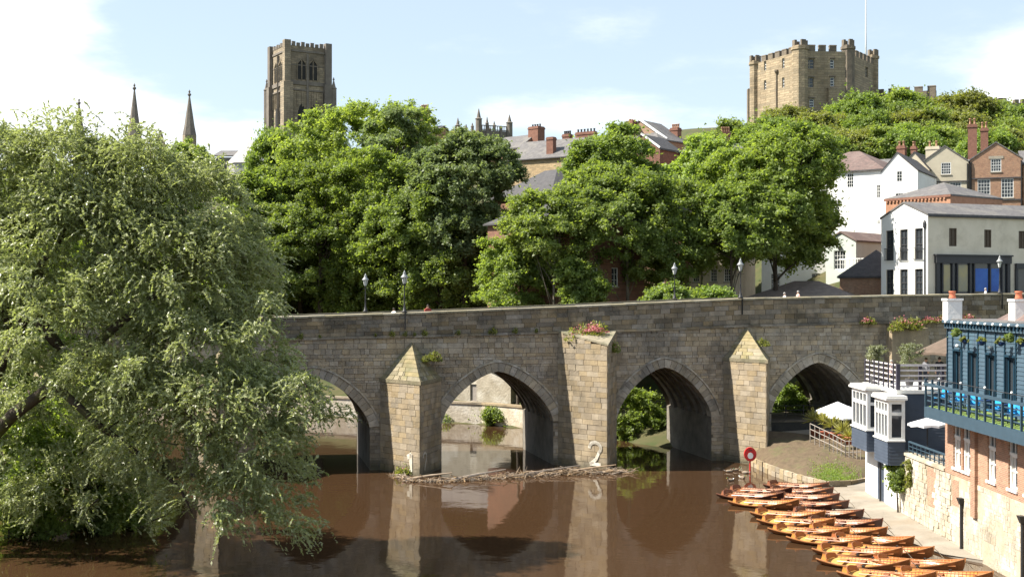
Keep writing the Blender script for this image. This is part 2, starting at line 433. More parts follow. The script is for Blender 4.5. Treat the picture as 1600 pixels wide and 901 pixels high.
def house(name, label, A, B, depth, zb, ze, wallmat, roofmat, roof='x', rise=2.5, windows=(), side_l=(), side_r=(), over=0.25, frame=None, sill=None, reveal=0.16, group=None, gutter=True, cat='house', zr_off=0.5, hipf=1.0, extra_top=None, glass=None, sl_frames=True):
    """house whose front runs from A (left) to B (right); windows: (x0, x1, z0, z1, nx, ny) in metres from A and from zb"""
    A = Vector((A[0], A[1], 0)); B = Vector((B[0], B[1], 0)); w = (B - A).length
    t = thing(name, label, cat, (A.x, A.y, zb), math.atan2(B.y - A.y, B.x - A.x), group)
    H = ze - zb; m = MB()
    X, Yv = (1, 0, 0), (0, 1, 0)
    flat = [(0, H), (w, H)]; gab = [(0, H), (w * zr_off, H + rise), (w, H)]
    gabd = [(0, H), (depth / 2, H + rise), (depth, H)]; flatd = [(0, H), (depth, H)]
    ft = gab if roof == 'y' else flat; st_ = gabd if roof == 'x' else flatd
    wall_panel(m, (0, 0, 0), X, Yv, w, -3, ft, [v[:4] for v in windows], reveal)
    wall_panel(m, (0, depth, 0), (0, -1, 0), X, depth, -3, st_, [v[:4] for v in side_l], reveal)
    wall_panel(m, (w, 0, 0), Yv, (-1, 0, 0), depth, -3, st_, [v[:4] for v in side_r], reveal)
    wall_panel(m, (w, depth, 0), (-1, 0, 0), (0, -1, 0), w, -3, ft if roof != 'y' else [(0, H), (w * (1 - zr_off), H + rise), (w, H)], [], reveal)
    m.build('wall', wallmat, t)
    for v in windows: window(t, (0, 0, 0), X, Yv, *v[:6], frame=frame, reveal=reveal, sill=sill, glass=glass)
    for v in (side_l if sl_frames else ()): window(t, (0, depth, 0), (0, -1, 0), X, *v[:6], frame=frame, reveal=reveal, sill=sill, glass=glass)
    for v in side_r: window(t, (w, 0, 0), Yv, (-1, 0, 0), *v[:6], frame=frame, reveal=reveal, sill=sill, glass=glass)
    rf = MB(); o = over; Z = H + 0.17
    if roof == 'x':
        k = o * rise / (depth / 2)
        roof_slab(rf, [(-o, -o, Z - k), (w + o, -o, Z - k), (w + o, depth / 2, Z + rise), (-o, depth / 2, Z + rise)])
        roof_slab(rf, [(w + o, depth + o, Z - k), (-o, depth + o, Z - k), (-o, depth / 2 + .002, Z + rise), (w + o, depth / 2 + .002, Z + rise)])
    elif roof == 'y':
        xr = w * zr_off; k = o * rise / xr
        roof_slab(rf, [(-o, -o, Z - k), (xr, -o, Z + rise), (xr, depth + o, Z + rise), (-o, depth + o, Z - k)])
        k2 = o * rise / (w - xr)
        roof_slab(rf, [(xr + .002, -o, Z + rise), (w + o, -o, Z - k2), (w + o, depth + o, Z - k2), (xr + .002, depth + o, Z + rise)])
    elif roof == 'hip':
        hd = depth / 2 * hipf; y = depth / 2
        if w > 2 * hd: r0, r1 = (hd, y, Z + rise), (w - hd, y, Z + rise)
        else: r0 = r1 = (w / 2, y, Z + rise)
        c = [(-o, -o, Z - .15), (w + o, -o, Z - .15), (w + o, depth + o, Z - .15), (-o, depth + o, Z - .15)]
        roof_slab(rf, [c[0], c[1], r1, r0] if r0 != r1 else [c[0], c[1], r0]); roof_slab(rf, [c[1], c[2], r1]); roof_slab(rf, [c[2], c[3], r0, r1] if r0 != r1 else [c[2], c[3], r0]); roof_slab(rf, [c[3], c[0], r0])
    elif roof == 'flat':
        rf.box(-o, w + o, -o, depth + o, H + .003, H + 0.25)
    ro = rf.build('roof', roofmat, t)
    if gutter and roof in ('x', 'hip', 'flat'):
        g = MB(); g.box(-o, w + o, -o - 0.1, -o - 0.004, H - 0.16, H - 0.02); g.build('gutter', M_SLATE_D, t)
    t['w'] = w
    return t, ro, w, H
# ------------------------------------------------------------------ ground, river
RIVER = [(22.6, -80), (22.6, 64), (18.6, 66), (17.6, 76), (18.6, 82.5), (17.8, 86), (18.6, 96), (20, 104), (12, 108), (8, 116), (-3, 126.5), (-34, 142), (-95, 185),
         (-160, 230), (-185, 210), (-110, 160), (-66, 122), (-50, 96), (-44, 82), (-34, 72), (-27, 60), (-25, 30), (-25, -80)]
def river_sd(X, Y):
    """signed distance to the river outline, positive on land"""
    X = np.asarray(X, float); Y = np.asarray(Y, float)
    d = np.full(X.shape, 1e9); inside = np.zeros(X.shape, bool)
    n = len(RIVER)
    for i in range(n):
        x0, y0 = RIVER[i]; x1, y1 = RIVER[(i + 1) % n]
        ex, ey = x1 - x0, y1 - y0
        t = np.clip(((X - x0) * ex + (Y - y0) * ey) / (ex * ex + ey * ey), 0, 1)
        d = np.minimum(d, np.hypot(X - x0 - t * ex, Y - y0 - t * ey))
        c = ((y0 > Y) != (y1 > Y)) & (X < (x1 - x0) * (Y - y0) / ((y1 - y0) if abs(y1 - y0) > 1e-9 else 1e-9) + x0)
        inside ^= c
    return np.where(inside, -d, d)
def sstep(a, b, x):
    t = np.clip((x - a) / (b - a), 0, 1); return t * t * (3 - 2 * t)
def ground_z(X, Y):
    X = np.asarray(X, float); Y = np.asarray(Y, float)
    d = river_sd(X, Y)
    back = np.maximum(Y - 118, 0)
    hill = 0.24 * np.minimum(back, 150) + 0.04 * np.maximum(back - 150, 0)
    hill = np.where(Y > 420, hill - 0.06 * (Y - 420), hill)
    hill = hill * sstep(0, 26, d)
    right = 8.0 * sstep(24, 36, X) * sstep(100, 112, Y)
    mound = 4 * np.exp(-(((X - 60) / 45) ** 2 + ((Y - 238) / 45) ** 2))
    land = 0.25 + 0.28 * np.minimum(d, 7) + hill + right + mound
    near = (Y < 96) & (X > 10)
    land = np.where(near, -0.35, land)
    return np.where(d < 0, np.maximum(-1.5, np.where(near, -0.35, 0.22) + 0.6 * d), land)

M_GROUND = material('grass_earth', (0.045, 0.06, 0.018), (0.09, 0.075, 0.035), scale=0.5, rough=0.95, bump=0.6, stain=(0.03, 0.05, 0.012), stain_scale=0.1)
M_WATER = water_material()
def build_ground():
    xs = np.concatenate([np.linspace(-900, -130, 12)[:-1], np.arange(-130, 130, 2.2), np.linspace(130, 900, 12)])
    ys = np.concatenate([np.arange(-80, 40, 12.0), np.arange(40, 260, 2.2), np.linspace(262, 460, 24), np.linspace(520, 2600, 14)])
    XX, YY = np.meshgrid(xs, ys)
    Z = ground_z(XX, YY)
    V = np.stack([XX, YY, Z], -1).reshape(-1, 3)
    nx, ny = len(xs), len(ys)
    i = np.arange(ny - 1)[:, None] * nx + np.arange(nx - 1)[None]
    Q = np.stack([i, i + 1, i + nx + 1, i + nx], -1).reshape(-1, 4)
    tag(obj('ground', np_mesh('ground', V, Q, M_GROUND, True)), kind='structure')
    wb = MB(); wb.poly([(-320, -90, 0), (30, -90, 0), (30, 125, 0), (30, 330, 0), (-320, 330, 0)])
    tag(wb.build('river', M_WATER), kind='structure')
build_ground()
# ------------------------------------------------------------------ the stone bridge
BO = Vector((-7.2, 93.6, 0)); BA = math.radians(12.0); BT = 10.6
BU = Vector((math.cos(BA), math.sin(BA), 0)); BV = Vector((-math.sin(BA), math.cos(BA), 0))
def bw(s, t, z): return BO + BU * s + BV * t + Vector((0, 0, z))
def bs(px, t=0.0):
    r = (px - 800) / F; o = BO + BV * t
    return (o.y * r - o.x) / (BU.x - BU.y * r)
def interp(tab, s): return float(np.interp(s, [a for a, _ in tab], [b for _, b in tab]))
ZT = [(-45, 10.0), (-10, 11.13), (0, 11.42), (13, 11.92), (25.5, 12.45), (44, 12.8), (62, 12.95)]
HP = [(-45, 1.6), (-5, 1.65), (10, 1.9), (20, 2.1), (62, 2.2)]
def zt(s): return interp(ZT, s)
def zs(s): return zt(s) - interp(HP, s)
def zdeck(s): return zt(s) - 1.25

M_ASH = material('bridge_sandstone', (0.41, 0.335, 0.235), (0.26, 0.215, 0.155), scale=1.3, rough=0.92, bump=0.55, bscale=9, island=0.2,
                 stain=(0.13, 0.115, 0.095), stain_scale=0.25, stain_amt=0.7, streak=(1, 1, 0.55), stain2=((0.46, 0.43, 0.38), 0.42, 0.6), tide=((0.07, 0.065, 0.04), 0.35))
M_ASHL = material('cutwater_sandstone', (0.34, 0.27, 0.175), (0.24, 0.19, 0.125), scale=1.2, rough=0.92, bump=0.5, bscale=9, island=0.17,
                  stain=(0.12, 0.10, 0.07), stain_scale=0.35, stain_amt=0.5, streak=(1, 1, 0.4), stain2=((0.13, 0.115, 0.085), 0.6, 0.55), tide=((0.10, 0.09, 0.055), 0.3))
M_VOUS = material('voussoir_stone', (0.41, 0.36, 0.285), (0.27, 0.235, 0.18), scale=1.6, rough=0.92, bump=0.5, bscale=8, island=0.25,
                  stain=(0.11, 0.1, 0.085), stain_scale=0.5, stain_amt=0.6, stain2=((0.25, 0.19, 0.12), 0.35, 0.6))
M_PARA = material('parapet_stone', (0.27, 0.215, 0.145), (0.165, 0.135, 0.095), scale=1.1, rough=0.95, bump=0.5, bscale=9, island=0.30,
                  stain=(0.075, 0.068, 0.055), stain_scale=0.5, stain_amt=0.7, stain2=((0.33, 0.29, 0.22), 0.7, 0.45))
M_MORT = material('lime_mortar', (0.17, 0.14, 0.10), (0.11, 0.09, 0.065), scale=2.0, rough=0.95, stain=(0.05, 0.045, 0.04), stain_scale=0.2)
M_COPE = material('coping_stone', (0.27, 0.235, 0.16), (0.18, 0.16, 0.11), scale=2.0, rough=0.95, bump=0.4, bscale=9, island=0.18)
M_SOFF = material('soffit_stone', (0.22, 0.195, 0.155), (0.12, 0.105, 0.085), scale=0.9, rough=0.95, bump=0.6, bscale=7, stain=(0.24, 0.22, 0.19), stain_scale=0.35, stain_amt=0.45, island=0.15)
M_ROAD = material('road_setts', (0.12, 0.11, 0.10), (0.08, 0.075, 0.07), scale=3, rough=0.9, bump=0.3)
M_WHITE_PAINT = material('white_paint_mark', (0.66, 0.63, 0.56), (0.42, 0.37, 0.28), scale=3, rough=0.8)

bridge = thing('stone_bridge', 'medieval sandstone arch bridge with pointed arches and cutwater piers crossing the brown river', 'bridge', BO, BA)
# arches: centre s, half span, springing z, rise
ARCH = [(-31.0, 3.9, 2.8, 3.4), (-20.2, 4.0, 3.0, 3.5), (-7.3, 4.1, 3.1, 3.7), (6.3, 4.22, 3.25, 3.8), (19.25, 3.78, 3.35, 3.85), (31.9, 3.95, 3.6, 3.85)]
def acurve(a, x):
    c, h, z0, r = a
    u = min(1.0, abs(x - c) / h)
    return z0 + r * (max(0.0, 1 - u ** 1.5)) ** (1 / 1.5)
def arch_pts(a, n=48):
    c, h, z0, r = a; pts = []
    for i in range(n + 1):
        ph = math.pi * i / n
        # parameter that crowds points at the springings
        u = -math.cos(ph)
        x = c + h * u
        pts.append(Vector((x, acurve(a, x))))
    return pts
def offset_pts(pts, d, apex=None):
    out = []
    for i, p in enumerate(pts):
        t = pts[min(i + 1, len(pts) - 1)] - pts[max(i - 1, 0)]
        t.normalize(); out.append(p + Vector((-t.y, t.x)) * d)
    return out
RING = 0.66
def build_bridge():
    rr = random.Random(3)
    # backing wall, front and back: columns that end on the arch
    back = MB()
    ss = sorted(set([round(-44 + i * 1.0, 3) for i in range(107)] + [round(c + h * k / 12, 3) for c, h, _, _ in ARCH for k in range(-12, 13)]))
    def bottom(x):
        for a in ARCH:
            if a[0] - a[1] - 1e-6 <= x <= a[0] + a[1] + 1e-6: return acurve(a, x)
        return -1.5
    for i in range(len(ss) - 1):
        a, b = ss[i], ss[i + 1]; m = (a + b) / 2
        inarch = any(A[0] - A[1] < m < A[0] + A[1] for A in ARCH)
        za, zb = (bottom(a), bottom(b)) if inarch else (-1.5, -1.5)
        for y in (0.06, BT - 0.03):
            back.poly([(a, y, za), (b, y, zb), (b, y, zs(b)), (a, y, zs(a))])
        back.poly([(a, 0.06, zs(a)), (b, 0.06, zs(b)), (b, BT - 0.03, zs(b)), (a, BT - 0.03, zs(a))])
    back.build('spandrel_wall', M_MORT, bridge)
    # soffits: vaults with ribs
    for a in ARCH:
        pts = arch_pts(a)
        off = offset_pts(pts, 0.30)
        sh = MB()
        full = [Vector((a[0] - a[1] - 0.02, -1.5)), Vector((a[0] - a[1] - 0.02, a[2]))] + off[1:-1] + [Vector((a[0] + a[1] + 0.02, a[2])), Vector((a[0] + a[1] + 0.02, -1.5))]
        for i in range(len(full) - 1):
            p, q = full[i], full[i + 1]
            ys = [0.02, BT]
            sh.poly([(p.x, ys[0], p.y), (q.x, ys[0], q.y), (q.x, ys[1], q.y), (p.x, ys[1], p.y)])
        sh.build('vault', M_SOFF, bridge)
        for k in range(5):
            y0 = 1.75 + k * 1.72; y1 = y0 + 0.85
            rb = MB()
            for i in range(len(pts) - 1):
                p, q, P2, Q2 = pts[i], pts[i + 1], off[i], off[i + 1]
                rb.hexa([(p.x, y0, p.y), (q.x, y0, q.y), (q.x, y1, q.y), (p.x, y1, p.y), (P2.x, y0, P2.y), (Q2.x, y0, Q2.y), (Q2.x, y1, Q2.y), (P2.x, y1, P2.y)])
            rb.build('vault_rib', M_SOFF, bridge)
    # voussoirs, one stone each, and hood moulds
    for a in ARCH[1:]:
        pts = arch_pts(a, 240)
        L = [0.0]
        for i in range(240): L.append(L[-1] + (pts[i + 1] - pts[i]).length)
        n = int(round(L[-1] / 0.42)); n += n % 2
        cuts = [L[-1] * i / n for i in range(n + 1)]
        def at(d):
            i = min(239, int(np.searchsorted(L, d, side='right')) - 1); i = max(0, i)
            f = (d - L[i]) / max(1e-9, L[i + 1] - L[i]); p = pts[i].lerp(pts[i + 1], f)
            j0, j1 = max(0, i - 3), min(240, i + 4); t = (pts[j1] - pts[j0]).normalized()
            return p, Vector((-t.y, t.x))
        apex = Vector((a[0], a[2] + a[3]))
        for i in range(n):
            g = 0.012
            (p, n0), (q, n1) = at(cuts[i] + g), at(cuts[i + 1] - g)
            if i == n // 2 - 1: n1 = Vector((0, 1))
            if i == n // 2: n0 = Vector((0, 1))
            w = RING + rr.uniform(-0.03, 0.03); y0 = -0.05 + rr.uniform(-0.02, 0.02); y1 = 0.95
            P2, Q2 = p + n0 * w, q + n1 * w
            MB().hexa([(p.x, y0, p.y), (q.x, y0, q.y), (q.x, y1, q.y), (p.x, y1, p.y), (P2.x, y0, P2.y), (Q2.x, y0, Q2.y), (Q2.x, y1, Q2.y), (P2.x, y1, P2.y)]).build('voussoir', M_VOUS, bridge)
        hm = MB(); sm = arch_pts(a, 60); o1, o2 = offset_pts(sm, RING + 0.015), offset_pts(sm, RING + 0.13)
        for i in range(2, 58):
            hm.hexa([(o1[i].x, -0.12, o1[i].y), (o1[i + 1].x, -0.12, o1[i + 1].y), (o1[i + 1].x, 0.08, o1[i + 1].y), (o1[i].x, 0.08, o1[i].y),
                     (o2[i].x, -0.09, o2[i].y), (o2[i + 1].x, -0.09, o2[i + 1].y), (o2[i + 1].x, 0.08, o2[i + 1].y), (o2[i].x, 0.08, o2[i].y)])
        hm.build('hood_mould', M_VOUS, bridge)
    # ashlar facing in courses
    ash = MB()
    z = -0.6
    while z < 11:
        h = rr.choice((.18, .22, .26, .3, .34, .4)); zm = z + h / 2
        s = -44 + rr.uniform(0, 0.5)
        while s < 61:
            l = rr.uniform(0.3, .75) * (1.7 if rr.random() < .25 else 1)
            a0, a1 = s + 0.012, s + l - 0.012; s += l
            # trim against arches (outer edge of the ring) at mid height
            for A in ARCH:
                c, hh, z0, r = A
                if zm < z0: half = hh
                else:
                    lo, hi = 0.0, hh + RING
                    zz = zm
                    half = 0
                    for k in range(24):
                        x = (hh + RING) * k / 24
                        u = min(1, x / (hh + RING * 0.9)); zo = z0 + (r + RING) * (1 - u ** 1.5) ** (1 / 1.5)
                        if zo > zz: half = x
                if half <= 0: continue
                l0, l1 = c - half, c + half
                if a0 >= l0 and a1 <= l1: a0 = a1; break
                if a0 < l0 < a1: a1 = l0 - 0.01
                elif a0 < l1 < a1: a0 = l1 + 0.01
            if a1 - a0 < 0.1: continue
            top = min(zs(a0), zs(a1)) - 0.06
            if z >= top - 0.05: continue
            z1 = min(z + h - 0.02, top)
            y = rr.uniform(-0.04, 0.03)
            ash.box(a0, a1, y, 0.07, z, z1)
        z += h
    tag(ash.build('ashlar', M_ASH, bridge), kind='stuff')
    # parapet: string course, stones in three courses, coping stones; far parapet
    st = MB()
    for i in range(105):
        a = -44 + i; st.hexa([(a, -0.14, zs(a) - 0.1), (a + 1, -0.14, zs(a + 1) - 0.1), (a + 1, 0.1, zs(a + 1) - 0.1), (a, 0.1, zs(a) - 0.1),
                              (a, -0.10, zs(a) + 0.08), (a + 1, -0.10, zs(a + 1) + 0.08), (a + 1, 0.1, zs(a + 1) + 0.08), (a, 0.1, zs(a) + 0.08)])
    st.build('string_course', M_PARA, bridge)
    for y0, y1 in ((0.05, 0.45), (BT - 0.5, BT - 0.05)):
        core = MB()
        for i in range(105):
            a, b = -44 + i, -43 + i
            core.hexa([(a, y0, zs(a)), (b, y0, zs(b)), (b, y1, zs(b)), (a, y1, zs(a)), (a, y0, zt(a) - 0.14), (b, y0, zt(b) - 0.14), (b, y1, zt(b) - 0.14), (a, y1, zt(a) - 0.14)])
        core.build('parapet_core', M_MORT, bridge)
    ps = MB()
    for k in range(5):
        s = -44.0
        while s < 60:
            l = rr.uniform(0.6, 1.4); a, b = s + 0.015, s + l - 0.015; s += l
            def zz(x, f): return zs(x) + 0.09 + (zt(x) - 0.15 - zs(x) - 0.09) * f
            f0, f1 = k / 5 + 0.006, (k + 1) / 5 - 0.006
            y = rr.uniform(-0.02, 0.02)
            ps.hexa([(a, y, zz(a, f0)), (b, y, zz(b, f0)), (b, 0.1, zz(b, f0)), (a, 0.1, zz(a, f0)), (a, y, zz(a, f1)), (b, y, zz(b, f1)), (b, 0.1, zz(b, f1)), (a, 0.1, zz(a, f1))])
    tag(ps.build('parapet_stones', M_PARA, bridge), kind='stuff')
    s = -14.0
    while s < 58:
        l = rr.uniform(0.9, 1.5); a, b = s + 0.008, s + l - 0.008; s += l
        j = rr.uniform(-0.012, 0.012)
        MB().hexa([(a, -0.09, zt(a) - 0.14 + j), (b, -0.09, zt(b) - 0.14 + j), (b, 0.56, zt(b) - 0.14 + j), (a, 0.56, zt(a) - 0.14 + j),
                   (a, -0.07, zt(a) - 0.02 + j), (b, -0.07, zt(b) - 0.02 + j), (b, 0.54, zt(b) + 0.03 + j), (a, 0.54, zt(a) + 0.03 + j)]).build('coping_stone', M_COPE, bridge)
    fc = MB(); nc = MB()
    for i in range(105):
        a, b = -44 + i, -43 + i
        fc.hexa([(a, BT - 0.6, zt(a) - 0.139), (b, BT - 0.6, zt(b) - 0.139), (b, BT, zt(b) - 0.139), (a, BT, zt(a) - 0.139), (a, BT - 0.6, zt(a)), (b, BT - 0.6, zt(b)), (b, BT, zt(b)), (a, BT, zt(a))])
        if a < -14: nc.hexa([(a, -0.08, zt(a) - 0.139), (b, -0.08, zt(b) - 0.139), (b, 0.5, zt(b) - 0.139), (a, 0.5, zt(a) - 0.139), (a, -0.08, zt(a)), (b, -0.08, zt(b)), (b, 0.5, zt(b)), (a, 0.5, zt(a))])
    fc.build('far_coping', M_COPE, bridge); nc.build('near_coping', M_COPE, bridge)
    rd = MB()
    for i in range(105):
        a, b = -44 + i, -43 + i
        rd.poly([(a, 0.45, zdeck(a)), (b, 0.45, zdeck(b)), (b, BT - 0.5, zdeck(b)), (a, BT - 0.5, zdeck(a))])
    rd.build('roadway', M_ROAD, bridge)

def face_stones(rr, A, B, z0, z1, hmin, hmax, lmin, lmax, parent, mat, separate, batter=0.0, topf=None):
    """courses of stones on the vertical face from A to B (bridge coordinates, outward normal to the left of A>B reversed)"""
    d = (B - A); L = d.length; d.normalize(); nrm = Vector((d.y, -d.x))
    joined = MB(); z = z0
    while z < z1 - 0.05:
        h = min(rr.uniform(hmin, hmax), z1 - z); x = 0.0; first = True
        while x < L - 0.02:
            l = rr.uniform(lmin, lmax)
            if first: l *= rr.uniform(0.5, 1.0); first = False
            if L - x - l < 0.3: l = L - x
            a, b = x + 0.010, x + l - 0.010; x += l
            tz = z + h - 0.018
            if topf:
                m = topf((a + b) / 2 / L)
                if z > m - 0.08: continue
                tz = min(tz, m)
            pr = rr.uniform(0.03, 0.07)
            mb = MB() if separate else joined
            q = []
            for zz in (z, tz):
                for xx, oo in ((a, pr), (b, pr), (b, -0.1), (a, -0.1)):
                    p = A + d * xx + nrm * (oo - batter * zz); q.append((p.x, p.y, zz))
            mb.hexa(q)
            if separate: mb.build('stone', mat, parent)
        z += h
    if not separate:
        tag(joined.build('face_stones', mat, parent), kind='stuff')

def stroke(mb, pts, w, A, d, nrm, out):
    """flat painted stroke on a face: pts are (along, z)"""
    for i in range(len(pts) - 1):
        p, q = Vector(pts[i]), Vector(pts[i + 1]); t = (q - p).normalized(); s = Vector((-t.y, t.x)) * w / 2; e = t * w * 0.25
        quad = [p - s - e, q - s + e, q + s + e, p + s - e]
        mb.poly([(A.x + d.x * c.x + nrm.x * out, A.y + d.y * c.x + nrm.y * out, c.y) for c in quad])

M_CAP = material('mossy_cap_stone', (0.26, 0.215, 0.13), (0.17, 0.145, 0.085), scale=1.6, rough=0.95, bump=0.6, bscale=8, island=0.2, stain=(0.10, 0.11, 0.045), stain_scale=0.8, stain_amt=0.5)
CUT = {0: (-15.9, -13.8, -11.7, 6.2, 9.0), 1: (-2.4, -0.1, 2.0, 6.4, 9.25), 2: (10.9, 13.5, 15.4, None, None), 3: (24.05, 25.75, 27.75, 7.65, 10.2), -1: (-27.0, -25.3, -24.3, 6.0, 8.8)}
def build_cutwaters():
    rr = random.Random(11)
    for k, (sl, sn, sr, ze, za) in CUT.items():
        Lp = 4.25
        A, Np, B = Vector((sl, 0)), Vector((sn, -Lp)), Vector((sr, 0))
        core = MB()
        i = 0.02
        if ze is not None:
            core.prism([(sl + .08, 0.1), (sn, -Lp + 0.1), (sr - .08, 0.1)], -1.5, ze)
        else:
            zl, zn = zs(sl) + 0.02, 9.0
            pl = [(sl + .08, 0.1), (sn, -Lp + 0.1), (sr - .08, 0.1)]
            core.hexa([(pl[0][0], .1, -1.5), (pl[1][0], pl[1][1], -1.5), (pl[1][0] + .01, pl[1][1], -1.5), (pl[2][0], .1, -1.5),
                       (pl[0][0], .1, zl), (pl[1][0], pl[1][1], zn), (pl[1][0] + .01, pl[1][1], zn), (pl[2][0], .1, zl)])
        cw = core.build('cutwater', M_MORT, bridge)
        sep = k in (1, 2, 3)
        topf = None; topz = ze
        topr = None
        if ze is None:
            topz = zs(sl); topf = lambda f: zs(sl) + (9.0 - zs(sl)) * f; topr = lambda f: 9.0 + (zs(sl) - 9.0) * f
        face_stones(rr, A, Np, -0.3, topz, 0.34, 0.46, 0.6, 1.15, cw, M_ASHL, sep, topf=topf)
        face_stones(rr, Np, B, -0.3, topz, 0.34, 0.46, 0.6, 1.15, cw, M_ASHL, False, topf=topr)
        if ze is not None:
            # eaves course and stepped half-pyramid cap against the wall
            ev = MB(); o = 0.13
            ev.prism([(sl - o, 0.05), (sn, -Lp - o * 1.6), (sr + o, 0.05)], ze + 0.003, ze + 0.26)
            ev.build('cap_cornice', M_CAP, cw)
            cap = MB(); apx = Vector((sn * 0.35 + (sl + sr) / 2 * 0.65, 0.0)); n = 9
            for j in range(n):
                f0, f1 = j / n, (j + 1) / n
                def ring(f, z, o=0.0):
                    return [Vector(((p.x - apx.x) * (1 - f + o) + apx.x, (p.y - apx.y) * (1 - f + o) + apx.y, z)) for p in (A, Np, B)]
                h = (za - ze - 0.26) / n; zb = ze + 0.26 + h * j
                r0 = ring(f0, zb, 0.02 + rr.uniform(-.008, .008)); r1 = ring(f1, zb + h - 0.012, 0.012)
                for (p0, p1, q0, q1) in ((r0[0], r0[1], r1[0], r1[1]), (r0[1], r0[2], r1[1], r1[2])):
                    Lc = (p1 - p0).length; m = max(1, int(Lc / 0.8)); ct = [0] + sorted(rr.uniform(0.1, 0.9) * 0.3 + (x + 0.35) / m * 0.7 for x in range(m - 1)) + [1]
                    for x in range(m):
                        u0, u1 = ct[x] + 0.008, ct[x + 1] - 0.008
                        if u1 <= u0: continue
                        a0, a1, b0, b1 = p0.lerp(p1, u0), p0.lerp(p1, u1), q0.lerp(q1, u0), q0.lerp(q1, u1)
                        dn = Vector((0, 0, -0.18)); inw = (Vector((apx.x, apx.y, a0.z)) - a0) * 0.12
                        cap.hexa([a0 + dn + inw, a1 + dn + inw, a1 + dn + inw * 2, a0 + dn + inw * 2, a0, a1, b1, b0])
            core2 = MB(); r0 = [Vector((p.x, p.y, ze + .2)) for p in (A, Np, B)]; ap = Vector((apx.x, apx.y, za - .1))
            core2.poly([r0[0], r0[1], ap]); core2.poly([r0[1], r0[2], ap])
            cap.v += []; b = len(cap.v); cap.v += [tuple(v) for v in core2.v]; cap.f += [tuple(b + i for i in f) for f in core2.f]
            tag(cap.build('cap', M_CAP, cw), kind='stuff')
        else:
            slab = MB()
            zl, zn = zs(sl), 9.0
            for o, h0, h1 in ((0.1, 0.02, 0.16),):
                pl = [(sl - o, 0.1), (sn, -Lp - o * 1.5), (sn + .02, -Lp - o * 1.5), (sr + o, 0.1)]
                zz = [zl, zn, zn, zl]
                slab.hexa([(p[0], p[1], z + h0) for p, z in zip(pl, zz)] + [(p[0], p[1], z + h1) for p, z in zip(pl, zz)])
            slab.build('sloped_cap', M_CAP, cw)
        # painted arch numbers near the water
        d = (Np - A).normalized(); nrm = Vector((d.y, -d.x)); Lf = (Np - A).length
        if k == 1:
            mk = MB(); stroke(mk, [(Lf - 1.35, 1.28), (Lf - 1.0, 1.45), (Lf - 1.0, 0.35)], 0.34, A, d, nrm, 0.09)
            mk.build('painted_numeral', M_WHITE_PAINT, cw)
            d2 = (B - Np).normalized(); n2 = Vector((d2.y, -d2.x)); mk = MB()
            stroke(mk, [(0.8 + 0.36 * math.cos(t), 1.3 + 0.3 * math.sin(t)) for t in [math.pi * (1 - i / 9) for i in range(10)]] + [(1.16, 1.1), (0.85, 0.75), (0.8, 0.4)], 0.14, Np, d2, n2, 0.09)
            mk.build('painted_numeral', M_WHITE_PAINT, cw)
        if k == 2:
            mk = MB(); cx, cz = Lf - 1.15, 1.6
            pts = [(cx + 0.55 * math.cos(t), cz + 0.4 * math.sin(t)) for t in [math.pi * (1.0 - 1.25 * i / 14) for i in range(15)]] + [(cx + .1, 0.8), (cx - .45, 0.42), (cx + .5, 0.42)]
            stroke(mk, pts, 0.26, A, d, nrm, 0.09); mk.build('painted_numeral', M_WHITE_PAINT, cw)
build_bridge()
build_cutwaters()
# ------------------------------------------------------------------ riverside pub, its balcony, bays, terrace; river wall
WX = 22.2                      # the river wall stands in the plane x = WX and faces the river
def wy(px, X=WX): return X * F / (px - 800)
def zy(py, Y): return CZ + (HZ - py) / F * Y
M_BLUE = material('blue_painted_boards', (0.07, 0.108, 0.142), (0.054, 0.088, 0.118), scale=1.5, rough=0.5, bump=0.05, stain=(0.075, 0.14, 0.175), stain_scale=0.7, stain_amt=0.4)
M_NAVY = material('navy_painted_boards', (0.07, 0.088, 0.12), (0.055, 0.072, 0.10), scale=1.5, rough=0.55, stain=(0.085, 0.105, 0.14), stain_scale=0.8, stain_amt=0.4)
M_BLUE_D = material('dark_blue_frame', (0.012, 0.04, 0.065), (0.009, 0.03, 0.05), scale=2, rough=0.45)
M_STEELBLUE = material('blue_grey_steel_paint', (0.05, 0.085, 0.115), (0.04, 0.07, 0.095), scale=2, rough=0.45)
M_WALLSTONE = material('pale_rubble_stone', (0.48, 0.42, 0.32), (0.33, 0.28, 0.205), scale=1.1, rough=0.92, bump=0.6, bscale=5, stain=(0.58, 0.54, 0.46), stain_scale=0.45, stain_amt=0.8, island=0.12)
M_WALLRENDER = material('patched_lime_render', (0.50, 0.43, 0.33), (0.38, 0.32, 0.235), scale=0.9, rough=0.92, bump=0.5, bscale=4, stain=(0.35, 0.27, 0.16), stain_scale=0.4, stain_amt=0.5)
M_PBRICK = material('pub_brick', (0.40, 0.225, 0.15), (0.30, 0.16, 0.105), scale=2.2, rough=0.9, bump=0.3, bscale=12, stain=(0.45, 0.30, 0.20), stain_scale=0.6, stain_amt=0.5,
                    brick=((0.45, 0.36, 0.27), 0.085, (0, math.radians(-90), math.radians(-90))))
M_WHITEWASH = material('white_masonry_paint', (0.80, 0.79, 0.76), (0.72, 0.71, 0.68), scale=1.2, rough=0.85, bump=0.15, bscale=6)
M_CREAMTRIM = material('off_white_trim', (0.74, 0.73, 0.69), (0.64, 0.63, 0.59), scale=3, rough=0.6)
M_CONCRETE = material('slipway_concrete', (0.30, 0.265, 0.215), (0.22, 0.19, 0.15), scale=0.8, rough=0.93, bump=0.3, bscale=5, stain=(0.25, 0.2, 0.14), stain_scale=0.35, stain_amt=0.5)
M_GROUT = material('wall_core', (0.40, 0.33, 0.23), (0.30, 0.24, 0.16), scale=2, rough=0.95)
